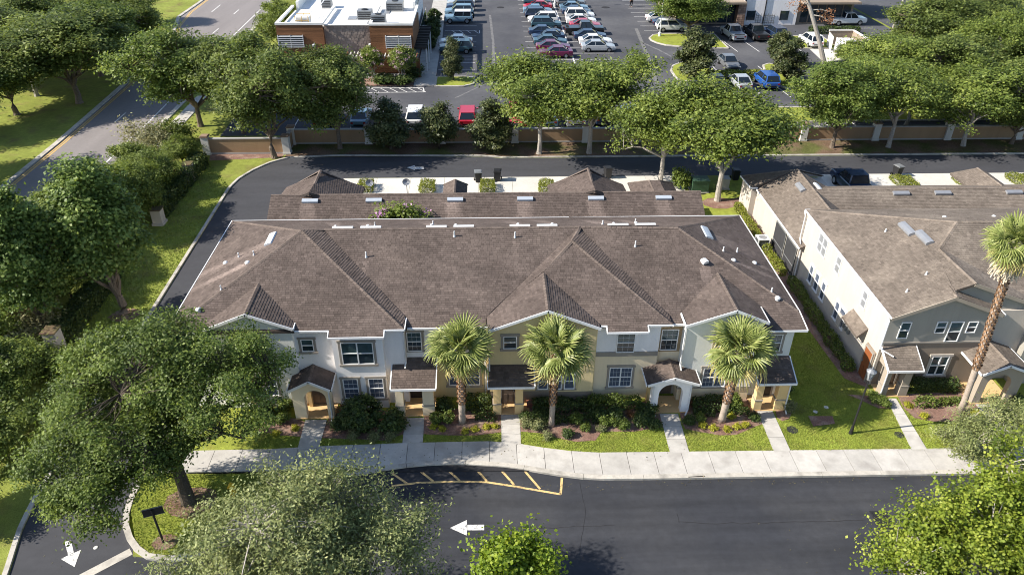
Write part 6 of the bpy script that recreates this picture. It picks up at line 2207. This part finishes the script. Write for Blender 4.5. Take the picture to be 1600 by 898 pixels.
walk_polys = [[gp(*q, .1) for q in wk] for wk in WALKS]
V1, F1, T1 = turf([(-12.5, 28.8), (0.6, 29.0), (5, 28.0), (30, 27.6), (30, 31.2), (21.6, 33), (20.6, 44), (17.2, 44), (16.7, 31), (-12.5, 31)], 900, .085, walk_polys+beds['mulch_bed'], seed=1)
V2, F2, T2 = turf(island_poly, 700, .095, [], seed=2)
V3, F3, T3 = turf([(-26, 27), (-22.3, 27), (-22.6, 61), (-25.8, 66), (-26, 50)], 90, 0, [], h=.1, w=.04, seed=3)
Vt = np.vstack([V1, V2, V3])
Ft = np.vstack([F1, F2+len(V1), F3+len(V1)+len(V2)])
o = bpy.data.objects.new('grass', mesh_np('grass', Vt, Ft, np.concatenate([T1, T2, T3]), 'blade'))
COL.objects.link(o)
o['kind'] = 'stuff'

# fallen leaves and grit on the paving
rg = np.random.default_rng(90)
LV, LT = [], []
for (cx, cy, sx, sy, n, z) in ((-8, 26.5, 6, 3.0, 90, .02), (2.5, 20, 5, 3, 40, .02), (17, 22, 5, 3, 60, .02), (0, 28.2, 12, .9, 120, .125), (-19.5, 26, 2.2, 6, 60, .015), (5, 66.2, 30, .6, 260, .015), (8, 25.9, 18, .25, 200, .02)):
    p = np.column_stack([rg.normal(cx, sx*.6, n), rg.normal(cy, sy*.6, n), np.full(n, z)+rg.uniform(.002, .02, n)])
    LV.append(p)
P = np.vstack(LV)
V, F, t = leaves(rg, P, np.tile([0, 0, 1.0], (len(P), 1)), 1, 0.0, .075, .5, 1, 1, 2.0, .25)
V[:, 2] = np.maximum(V[:, 2], .02)
o = bpy.data.objects.new('leaf_litter', mesh_np('leaf_litter', V, F, t, 'leaf_fallen'))
COL.objects.link(o)
o['kind'] = 'stuff'

# ------------------------------------------------------------------ vehicles
def loft(mb, secs, m=0):
    """body sections (x, z_low, z_top, half_width, half_width_top) joined along the length"""
    rings = []
    for x, zl, zt, w, wt in secs:
        k = len(mb.v)
        zm = zl+(zt-zl)*.55
        pts = [(-w*.92, zl), (-w, zl+.12), (-w, zm), (-(w+wt)/2-.01, zt-.06), (-wt, zt), (wt, zt), ((w+wt)/2+.01, zt-.06), (w, zm), (w, zl+.12), (w*.92, zl)]
        mb.v += [(x, p[0], p[1]) for p in pts]
        rings.append(k)
    n = 10
    for a, c in zip(rings, rings[1:]):
        for j in range(n):
            jj = (j+1) % n
            mb.f.append((a+j, a+jj, c+jj, c+j))
            mb.m.append(m)
            mb.t.append(.5)
    mb.f.append(tuple(rings[0]+n-1-j for j in range(n)))
    mb.f.append(tuple(rings[-1]+j for j in range(n)))
    mb.m += [m, m]
    mb.t += [.5, .5]


CARSPEC = {   # length, half width, belt, roof, cabin bottom rear/front, cabin top rear/front, nose height, tail height, wheel radius
    'sedan': (4.75, .90, .93, 1.44, -1.85, 1.05, -1.05, .25, .72, .96, .33),
    'suv': (4.65, .95, 1.08, 1.72, -2.2, 1.15, -1.85, .45, .92, 1.08, .37),
    'hatchback': (4.1, .88, .96, 1.52, -1.95, 1.05, -1.5, .3, .78, .98, .32),
    'jeep': (4.4, .95, 1.15, 1.84, -1.95, .75, -1.9, .55, 1.08, 1.15, .42),
    'pickup': (5.7, 1.0, 1.12, 1.86, -.75, 1.45, -.55, .75, 1.06, 1.08, .41)}


def make_car(kind):
    L, w, zb, zr, br, bf, tr, tf, zn, zt, rw = CARSPEC[kind]
    t = thing('parked_car', 'x', kind if kind != 'jeep' else 'suv')
    b_ = MB()
    h = L/2
    zl = .24 if kind in ('sedan', 'hatchback') else .36
    secs = [(-h, zl+.18, zt-.12, w*.84, w*.78), (-h+.1, zl+.05, zt-.02, w*.94, w*.86), (-h*.75, zl, zt, w, w*.9), (br, zl, zb, w, w*.92), (0, zl, zb, w, w*.93), (bf, zl, zb-.02, w, w*.9),
            (h*.78, zl, (zb+zn)/2, w*.98, w*.84), (h-.12, zl+.03, zn+.02, w*.92, w*.76), (h, zl+.15, zn-.14, w*.8, w*.7)]
    if kind == 'pickup':
        secs = [(-h, zl+.1, zt, w*.97, w*.93), (-h+.06, zl, zt, w, w*.95), (br-.02, zl, zb, w, w*.94), (br, zl, zb, w, w*.94), (bf, zl, zb, w, w*.92), (h*.8, zl, zn+.04, w*.98, w*.88), (h-.1, zl+.03, zn, w*.95, w*.85), (h, zl+.1, zn-.18, w*.88, w*.8)]
    loft(b_, secs)
    wt = w*.74 if kind not in ('jeep',) else w*.84
    wb = w*.91
    # roof and pillars
    b_.prism([(tr, -wt), (tf, -wt), (tf, wt), (tr, wt)], zr-.05, zr, 1)
    for s_ in (-1, 1):
        b_.beam((bf, s_*wb, zb+.03), (tf, s_*wt, zr), .08, .05, 0)
        b_.beam((br, s_*wb, zb+.03), (tr, s_*wt, zr), .12, .05, 0)
        b_.beam(((br+bf)/2-.1, s_*wb, zb+.03), ((tr+tf)/2-.1, s_*wt, zr), .07, .05, 0)
        b_.beam((tr, s_*wt, zr+.005), (tf, s_*wt, zr+.005), .08, .05, 1)
        b_.box(bf-.2, bf, s_*w-.02 if s_ > 0 else -w-.16, s_*w+.16 if s_ > 0 else -w+.02, zb-.02, zb+.12, 0)     # mirrors
    if kind == 'pickup':
        b_.box(-h+.12, br-.12, -w*.78, w*.78, zt+.002, zt+.01, 2)
    body = b_.build('body', ['paint_white', 'paint_white', 'tyre'], t, world=False, smooth=False)

    def pane(name, pts):
        q = MB()
        c = sum((Vector(p) for p in pts), Vector())/4
        q.face([Vector(p) for p in pts])
        ins = [c+(Vector(p)-c)*.96-Vector((0, 0, .03)) for p in pts]
        q.face(ins[::-1])
        return q.build(name, 'car_glass', t, world=False)
    e = .012
    pane('windscreen', [(bf+e, -wb, zb), (bf+e, wb, zb), (tf+e, wt, zr-.05), (tf+e, -wt, zr-.05)])
    pane('rear_window', [(br-e, wb, zb), (br-e, -wb, zb), (tr-e, -wt, zr-.05), (tr-e, wt, zr-.05)])
    for s_ in (-1, 1):
        p = [(br, s_*wb, zb), (bf, s_*wb, zb), (tf, s_*wt, zr-.05), (tr, s_*wt, zr-.05)]
        pane('side_window', p if s_ < 0 else p[::-1])
    xw = L*.30
    for sx in (-1, 1):
        for s_ in (-1, 1):
            q = MB()
            y = s_*(w-.1)
            q.tube([(sx*xw, y-.12, rw), (sx*xw, y+.12, rw)], rw, 14)
            wh = q.build('wheel', 'tyre', t, world=False)
            q = MB()
            q.tube([(sx*xw, y+s_*.10, rw), (sx*xw, y+s_*.135, rw)], rw*.6, 10)
            q.build('rim', 'rim', wh, world=False)
    for s_ in (-1, 1):
        q = MB()
        q.box(h-.16, h-.015, s_*w*.72-.18, s_*w*.72+.18, zn-.22, zn-.06)
        q.build('headlight', 'lamp_clear', t, world=False)
        q = MB()
        q.box(-h-.012, -h+.1, s_*w*.72-.12, s_*w*.72+.12, zt-.32, zt-.14)
        q.build('taillight', 'lamp_red', t, world=False)
    for x0, x1, zz in ((h-.05, h+.015, zl+.18), (-h-.02, -h+.05, zl+.18)):
        q = MB()
        q.box(x0, x1, -w*.55, w*.55, zz, zz+.14)
        q.build('bumper_insert', 'tyre', t, world=False)
    if kind == 'jeep':
        q = MB()
        q.tube([(-h-.02, 0, 1.0), (-h-.24, 0, 1.0)], .38, 14)
        q.build('spare_wheel', 'tyre', t, world=False)
    return t


PROTO = {}
NC = 0


def car(kind, colour, label, x, y, heading, roof=None, group='cars parked in the lots'):
    """heading in degrees, 0 = nose towards +X"""
    global NC
    if kind not in PROTO:
        PROTO[kind] = make_car(kind)
        o = PROTO[kind]
    else:
        o = dup(PROTO[kind])
    o.location = (x, y, 0.01)
    o.rotation_euler = (0, 0, math.radians(heading))
    tag(o, label, {'jeep': 'suv', 'hatchback': 'car', 'sedan': 'car'}.get(kind, kind), group)
    bd = [c for c in o.children if c.name.startswith('body')][0]
    for i, cl in ((0, colour), (1, roof or colour)):
        bd.material_slots[i].link = 'OBJECT'
        bd.material_slots[i].material = M['paint_'+cl]
    NC += 1
    return o


bpy.context.view_layer.update()
row = 'in the double row, restaurant side column, '
for k, (kd, cl, y, dx, tx) in enumerate((('sedan', 'maroon', 101.2, .3, 'purple sedan '), ('sedan', 'maroon', 104.0, .3, 'maroon sedan '), ('sedan', 'teal', 106.8, .1, 'deep teal sedan '), ('sedan', 'navy', 109.5, 0, 'blue green sedan '),
                                         ('sedan', 'navy', 112.2, -.3, 'navy sedan '), ('suv', 'teal', 116.2, .2, 'dark teal crossover '), ('suv', 'white', 119.3, -.1, 'white suv with roof bars '), ('suv', 'navy', 122.4, -.4, 'navy suv '),
                                         ('sedan', 'steel', 125.6, -.5, 'silver blue sedan '), ('sedan', 'red', 128.6, -.3, 'dark red sedan '), ('suv', 'teal', 131.4, -.2, 'dark green suv '), ('sedan', 'white', 134.3, -.2, 'white sedan '), ('suv', 'navy', 137.4, -.2, 'dark suv at the top edge '))):
    car(kd, cl, tx+row+('under the tree top', 'second from the trees', 'third from the trees', 'fourth from the trees', 'fifth from the trees', 'sixth', 'seventh', 'eighth', 'ninth', 'tenth', 'eleventh', 'twelfth', 'topmost')[k], 9.1+dx, y, 0 if k % 3 else 180)
row = 'in the double row shop side column, '
for k, (kd, cl, y, dx, tx) in enumerate((('sedan', 'silver', 104.0, .6, 'silver sedan under the tree top '), ('sedan', 'white', 107.0, .6, 'white sedan '), ('sedan', 'navy', 109.9, .2, 'dark navy sedan '), ('pickup', 'black', 113.0, -.3, 'black pickup '), ('sedan', 'red', 116.0, .2, 'bright red sedan '),
                                         ('sedan', 'white', 118.9, -.1, 'white sedan beyond the red one '), ('suv', 'white', 121.8, 0, 'white suv '), ('sedan', 'navy', 124.8, -.2, 'navy sedan '), ('sedan', 'steel', 127.7, -.3, 'pale blue sedan '),
                                         ('suv', 'grey', 130.6, -.5, 'grey suv '), ('sedan', 'white', 133.6, -.8, 'white sedan with dark glass '), ('suv', 'steel', 136.6, -.6, 'blue grey suv at the top edge '))):
    car(kd, cl, tx+row+('nearest the trees', 'second', 'third', 'fourth', 'fifth', 'sixth', 'seventh', 'eighth', 'ninth', 'tenth', 'eleventh', 'topmost')[k], 15.0+dx, y, 0 if k != 3 else 0)
car('jeep', 'steel', 'boxy pale blue suv with white roof and spare wheel beside the badge bays', -4.0, 120.0, 180, 'white')
car('suv', 'steel', 'pale blue suv behind the boxy white roofed suv', -4.0, 124.6, 180)
car('suv', 'navy', 'dark blue suv by the restaurant path, third above the badge bays', -3.9, 128.0, 180)
car('sedan', 'silver', 'silver sedan by the restaurant path near the top edge', -3.9, 131.3, 180)
car('sedan', 'steel', 'blue sedan by the restaurant path at the top edge', -3.9, 134.6, 180)
car('sedan', 'white', 'white sedan beside the small oval magnolia, near the badge bays', -4.1, 106.9, 180)
car('suv', 'teal', 'blue green crossover behind the small oval magnolia', -3.9, 103.4, 180)
car('suv', 'white', 'silver white suv beside the grass island under the oak', 28.0, 114.6, 0)
car('sedan', 'navy', 'dark navy sedan next to the silver white suv under the oak', 28.1, 117.4, 0)
car('sedan', 'white', 'white sedan under the island oak, farther from the island', 27.6, 120.4, 0)
car('pickup', 'silver', 'white silver pickup parked before the white shop bay', 36.2, 110.6, 95)
car('pickup', 'black', 'black pickup parked next to the silver pickup before the shops', 39.6, 110.7, 95)
car('suv', 'navy', 'dark suv beside the black pickup before the shops', 42.5, 110.9, 95)
car('suv', 'white', 'white car with dark glass parked at the lit lawn by the shop path', 46.2, 106.6, 93)
car('sedan', 'grey', 'grey blue sedan facing the clipped hedge', 31.6, 96.4, -87)
car('sedan', 'silver', 'silver sedan with its tail to the wall, backed to the clipped hedge', 30.7, 88.4, 92)
car('suv', 'blue', 'bright blue suv beside the silver sedan at the hedge', 34.0, 88.6, 92)
car('sedan', 'black', 'black sedan mostly hidden by foliage at the hedge', 27.7, 88.6, 92)
car('pickup', 'white', 'white pickup with dark bed cover standing beyond the dumpster enclosure', 56.3, 118.4, 3)
car('suv', 'black', 'black van behind the white pickup at the shop end', 51.6, 121.5, 3)
car('sedan', 'white', 'white car under the oak by the leaning pole', 61.5, 98.5, 40)
front = 'parked behind the boundary wall '
car('suv', 'red', 'red suv '+front+'between two magnolias', -1.9, 76.7, 90)
car('suv', 'pink', 'pinkish red suv '+front+'beside the wall pillar', 3.4, 76.6, -90)
car('pickup', 'steel', 'pale blue pickup '+front+'right of the first light green tree trunk', 6.5, 77.0, 90)
car('pickup', 'silver', 'silver blue pickup '+front+'between the two light green tree trunks', 9.4, 77.0, 90)
car('jeep', 'navy', 'navy boxy suv '+front+'right of the second light green tree trunk', 12.4, 76.8, 90)
car('sedan', 'steel', 'blue sedan '+front+'under the dark oak', -13.2, 77.0, 90)
car('suv', 'white', 'white suv '+front+'beside the first magnolia', -7.4, 76.9, 90)
car('sedan', 'silver', 'silver sedan '+front+'between the oak and the first magnolia', -10.4, 77.0, 90)
car('sedan', 'navy', 'navy sedan '+front+'hidden by the third magnolia', .7, 76.8, 90)
car('suv', 'steel', 'blue suv '+front+'half hidden beside the boxy navy suv', 15.6, 76.9, 90)
car('sedan', 'navy', 'dark blue sedan '+front+'at the restaurant corner', -17.0, 76.8, 90)
car('pickup', 'navy', 'dark blue pickup parked on the driveway at the corner of the neighbour garages', 32.2, 58.9, 92, None, 'cars parked in the lots')

# ------------------------------------------------------------------ street furniture and small things


def wheelie(label, x, y, rz=0.0, lid='dark_metal'):
    t = thing('wheeled_bin', label, 'bin', (x, y, .02), 'bins by the rear lane', rz)
    b_ = MB()
    k = len(b_.v)
    b_.v += [(-.24, -.27, .06), (.24, -.27, .06), (.24, .27, .06), (-.24, .27, .06), (-.3, -.36, .95), (.3, -.36, .95), (.3, .36, .95), (-.3, .36, .95)]
    for q in ((4, 5, 6, 7), (0, 1, 5, 4), (1, 2, 6, 5), (2, 3, 7, 6), (3, 0, 4, 7), (3, 2, 1, 0)):
        b_.f.append(tuple(k+i for i in q))
        b_.m.append(0)
        b_.t.append(.5)
    b_.box(-.33, .33, -.39, .39, .9, .96)
    b_.build('body', 'dark_metal', t, world=False)
    q = MB()
    q.box(-.33, .33, -.40, .36, .965, 1.02)
    q.box(-.26, .26, -.30, .28, 1.02, 1.06)
    q.build('lid', lid, t, world=False)
    q = MB()
    q.tube([(-.28, .43, .92), (.28, .43, .92)], .022, 6)
    q.build('handle', 'dark_metal', t, world=False)
    for s_ in (-1, 1):
        q = MB()
        q.tube([(s_*.28, .34, .13), (s_*.36, .34, .13)], .13, 10)
        q.build('wheel', 'tyre', t, world=False)
    return t


wheelie('black wheeled bin on the driveway, left one of the close pair', -.75, 61.7, .1, 'grey_metal')
wheelie('black wheeled bin on the driveway, right one of the close pair', 1.0, 61.9, -.1)
wheelie('black wheeled bin alone behind the large garage gable', 11.0, 62.3, .2)
wheelie('dark wheeled bin standing beside the trunk of the pale forked tree', 22.5, 61.6, 0)
wheelie('black wheeled bin on the neighbour driveway beside the planting strip', 37.7, 62.2, .3, 'grey_metal')

t = thing('street_lamp', 'black post lamp with grey lantern standing on the lawn beside the neighbour walkway', 'street lamp', (19.47, 29.04, .09))
b_ = MB()
b_.cyl(0, 0, 0, .5, .11, 10, r1=.08)
b_.cyl(0, 0, .5, 3.75, .055, 10, r1=.045)
b_.build('post', 'dark_metal', t, world=False)
q = MB()
q.cyl(0, 0, 3.75, 3.85, .12, 8)
q.cyl(0, 0, 4.3, 4.42, .26, 8, r1=.1)
q.cyl(0, 0, 4.42, 4.58, .04, 6)
for k in range(4):
    a = math.pi/4+k*math.pi/2
    q.tube([(.1*math.cos(a), .1*math.sin(a), 3.85), (.23*math.cos(a), .23*math.sin(a), 4.3)], .018, 5)
q.build('lantern_frame', 'grey_metal', t, world=False)
q = MB()
q.cyl(0, 0, 3.86, 4.29, .09, 8, r1=.2)
q.build('lantern_glass', 'lamp_clear', t, world=False)

t = thing('road_sign', 'dark rectangular sign board on a black post on the grassy corner island', 'sign', (-14.96, 22.93, .11))
b_ = MB()
b_.cyl(0, 0, 0, 2.18, .05, 8)
b_.build('post', 'dark_metal', t, world=False)
q = MB()
q.obox((0, .06), (1, .32), .42, .03, 1.8, 2.2)
s_ = q.build('board', 'dark_metal', t, world=False)
q = MB()
q.obox((0, .06), (1, .32), .45, .02, 1.77, 1.8)
q.obox((0, .06), (1, .32), .45, .02, 2.2, 2.23)
q.build('board_edge', 'grey_metal', s_, world=False)

t = thing('fire_hydrant', 'yellow fire hydrant on the grass behind the corner oak trunk', 'hydrant', (-12.57, 25.72, .1))
b_ = MB()
b_.cyl(0, 0, 0, .08, .18, 12)
b_.cyl(0, 0, .08, .6, .12, 12)
b_.ell((0, 0, .62), (.14, .14, .12), 12, 6)
b_.cyl(0, 0, .72, .8, .04, 6)
b_.build('barrel', 'hydrant', t, world=False)
for d in ((1, 0), (-1, 0), (0, -1)):
    q = MB()
    q.tube([(d[0]*.1, d[1]*.1, .45), (d[0]*.2, d[1]*.2, .45)], .065, 8)
    q.build('nozzle_cap', 'hydrant', t, world=False)

t = thing('air_conditioner', 'white topped dark air conditioner standing by the low wing of the neighbour house', 'air conditioner', (20.95, 49.2, .1))
b_ = MB()
b_.box(-.4, .4, -.4, .4, .06, .82)
b_.build('coil_case', 'dark_metal', t, world=False)
q = MB()
q.box(-.43, .43, -.43, .43, .82, .88)
for sx in (-1, 1):
    for sy in (-1, 1):
        q.box(sx*.41-.03, sx*.41+.03, sy*.41-.03, sy*.41+.03, .0, .82)
q.build('top_cover', 'metal_white', t, world=False)
q = MB()
q.cyl(0, 0, .881, .9, .3, 16)
q.build('fan_grille', 'vent_grey', t, world=False)
q = MB()
for k in range(7):
    q.box(-.415, .415, -.415, .415, .12+k*.1, .135+k*.1)
q.build('louvre', 'grey_metal', t, world=False)

t = thing('utility_pole', 'bare grey wooden pole leaning beside the round oak', 'pole', (52.9, 98.7, 0))
MB().tube([(0, 0, -.1), (.5, 0, 5), (.95, 0, 9.6)], [.19, .16, .13], 8).build('shaft', 'bark_pale', t, world=False)
MB().cyl(.955, 0, 9.6, 9.68, .15, 8).build('cap', 'grey_metal', t, world=False)
for lab, x, y, h in (('thin white lamp post on the grass island beside the silver white suv', 25.6, 111.2, 5.2), ('slim white lamp post on the line of the double row', 11.8, 130.6, 8.0)):
    t = thing('lamp_post', lab, 'street lamp', (x, y, .05), 'lamp posts in the lot')
    b_ = MB()
    b_.cyl(0, 0, 0, .6, .22, 10)
    b_.cyl(0, 0, .6, h, .07, 8, r1=.05)
    b_.build('post', 'metal_white', t, world=False)
    q = MB()
    q.box(-.45, .45, -.16, .16, h, h+.12)
    q.build('lamp_head', 'grey_metal', t, world=False)

t = thing('drain_grate', 'dark iron drain grate set in the front road by the yellow green maple', 'drain', (*gp(1379, 812), .012))
b_ = MB()
b_.box(-.42, .42, -.55, .55, 0, .006)
b_.build('frame', 'crack', t, world=False)
for k in range(8):
    MB().box(-.36+k*.095, -.31+k*.095, -.5, .5, .006, .018).build('bar', 'dark_metal', t, world=False)
for lab, (u, v), r, z, m, nm, ct in (('dark oval cover in the lawn beside the fifth walkway', (1238, 671), .3, .1, 'crack', 'ground_cover', 'cover'), ('dark square cover in the lawn at the neighbour walkway', (1405, 679), .25, .1, 'crack', 'ground_cover', 'cover'),
                                     ('small white valve lid in the lawn, nearer the townhouse', (1274, 643), .13, .1, 'pale_stone', 'valve_lid', 'cover'), ('small white valve lid in the lawn, nearer the neighbour house', (1291, 636), .13, .1, 'pale_stone', 'valve_lid', 'cover'),
                                     ('drain lid in the drive aisle right of the double row', (946, 12), .7, .012, 'crack', 'manhole', 'drain'), ('drain lid in the drive aisle by the restaurant stalls', (782, 12), .6, .012, 'crack', 'manhole', 'drain'),
                                     ('small white lid on the lane at the stop line', (149.5, 855), .1, .012, 'pale_stone', 'valve_lid', 'cover')):
    x, y = gp(u, v, z)
    b_ = MB()
    b_.cyl(x, y, z, z+.012, r, 14)
    b_.cyl(x, y, z+.012, z+.022, r*.82, 14)
    b_.cyl(x, y, z+.022, z+.03, r*.2, 8)
    tag(b_.build(nm, m), lab, ct)
for lab, x, y, w_, d_, h, m in (('green utility cabinet on the lawn by the pale forked tree', 18.6, 59.3, .8, .6, 1.1, 'green_box'), ('pale grey utility cabinet on the lawn right of the pale forked tree', 20.9, 59.8, .5, .45, .95, 'wall_grey')):
    t = thing('utility_cabinet', lab, 'cabinet', (x, y, .09), 'utility cabinets')
    MB().box(-w_, w_, -d_, d_, 0, .08).build('pad', 'concrete', t, world=False)
    MB().box(-w_+.08, w_-.08, -d_+.08, d_-.08, .08, h).build('case', m, t, world=False)
    MB().box(-w_+.04, w_-.04, -d_+.02, d_-.04, h, h+.07).build('lid', m, t, world=False)
t = thing('red_box', 'small reddish box at the right column of the third porch', 'planter', (*gp(829, 637), .1))  # planter shape made up for an unidentified reddish box
b_ = MB()
b_.box(-.2, .2, -.14, .14, 0, .3)
b_.box(-.23, .23, -.17, .17, .3, .35)
b_.build('box', 'terracotta', t, world=False)
MB().box(-.18, .18, -.12, .12, .351, .37).build('box_fill', 'mulch', t, world=False)
for lab, x, y, z, a in (('satellite dish on the garage roof beside the first driveway hedge', -8.9, 52.6, 3.1, .5), ('satellite dish on the garage roof between two driveway hedges', -6.0, 51.6, 3.6, -.3)):
    t = thing('satellite_dish', lab, 'dish', (x, y, z), 'satellite dishes')
    b_ = MB()
    b_.tube([(0, 0, 0), (0, 0, .9), (.05, -.15, 1.1)], .03, 6)
    b_.build('mast', 'grey_metal', t, world=False)
    q = MB()
    n = 12
    ring = [(.3*math.cos(2*math.pi*k/n), -.12+.07*math.sin(2*math.pi*k/n), 1.15+.26*math.sin(2*math.pi*k/n)) for k in range(n)]
    for k in range(n):
        q.face([(0, -.02, 1.12), ring[k], ring[(k+1) % n]])
        q.face([(0, .02, 1.10), ring[(k+1) % n], ring[k]])
    q.build('reflector', 'vent_grey', t, world=False)
    MB().tube([(0, -.1, .8), (0, -.55, 1.2)], .02, 5).build('arm', 'grey_metal', t, world=False)

# one person walking between the stalls


def skinned(name, verts, edges, radii, m, parent):
    me = bpy.data.meshes.new(name)
    me.from_pydata(verts, edges, [])
    o = bpy.data.objects.new(name, me)
    COL.objects.link(o)
    o.parent = parent
    md = o.modifiers.new('skin', 'SKIN')
    for i, r in enumerate(radii):
        me.skin_vertices[0].data[i].radius = (r, r)
    me.skin_vertices[0].data[0].use_root = True
    o.modifiers.new('sub', 'SUBSURF').levels = 1
    me.materials.append(m if not isinstance(m, str) else M[m])
    return o


M['skin'] = mat('skin', (0.42, 0.25, 0.17), 0.6, 0.3, ())
M['cloth_dark'] = mat('cloth_dark', (0.015, 0.017, 0.022), 0.9, 0.1, ())
px_, py_ = gp(986, 11.4)
t = thing('person', 'person in dark clothes walking beside the empty stalls at the top edge', 'person', (px_, py_, .01), None, .4)
bodyv = [(0, 0, .95), (0, 0, 1.2), (0, 0, 1.42), (0, 0, 1.53), (0, .02, 1.66), (.19, 0, 1.42), (.27, .06, 1.14), (.26, -.06, .9), (.26, -.09, .78), (-.19, 0, 1.42), (-.27, -.06, 1.14), (-.25, .06, .9), (-.25, .09, .78),
         (.1, 0, .9), (.11, -.12, .5), (.11, .02, .08), (.11, -.14, .04), (-.1, 0, .9), (-.11, .12, .5), (-.11, .22, .1), (-.11, .08, .05)]
bodye = [(0, 1), (1, 2), (2, 3), (3, 4), (2, 5), (5, 6), (6, 7), (7, 8), (2, 9), (9, 10), (10, 11), (11, 12), (0, 13), (13, 14), (14, 15), (15, 16), (0, 17), (17, 18), (18, 19), (19, 20)]
bodyr = [.14, .14, .14, .055, .1, .065, .05, .04, .04, .065, .05, .04, .04, .09, .065, .045, .04, .09, .065, .045, .04]
skinned('body', bodyv, bodye, bodyr, 'skin', t)
skinned('shirt', bodyv[:3]+[bodyv[5], bodyv[6], bodyv[9], bodyv[10]], [(0, 1), (1, 2), (2, 3), (3, 4), (2, 5), (5, 6)], [.17, .17, .165, .085, .07, .085, .07], 'cloth_dark', t)
skinned('trousers', [bodyv[0], bodyv[13], bodyv[14], bodyv[15], bodyv[17], bodyv[18], bodyv[19]], [(0, 1), (1, 2), (2, 3), (0, 4), (4, 5), (5, 6)], [.165, .115, .085, .065, .115, .085, .065], 'cloth_dark', t)
MB().ell((0, .04, 1.71), (.105, .115, .1), 10, 6).build('hair', 'bark_dark', t, world=False)
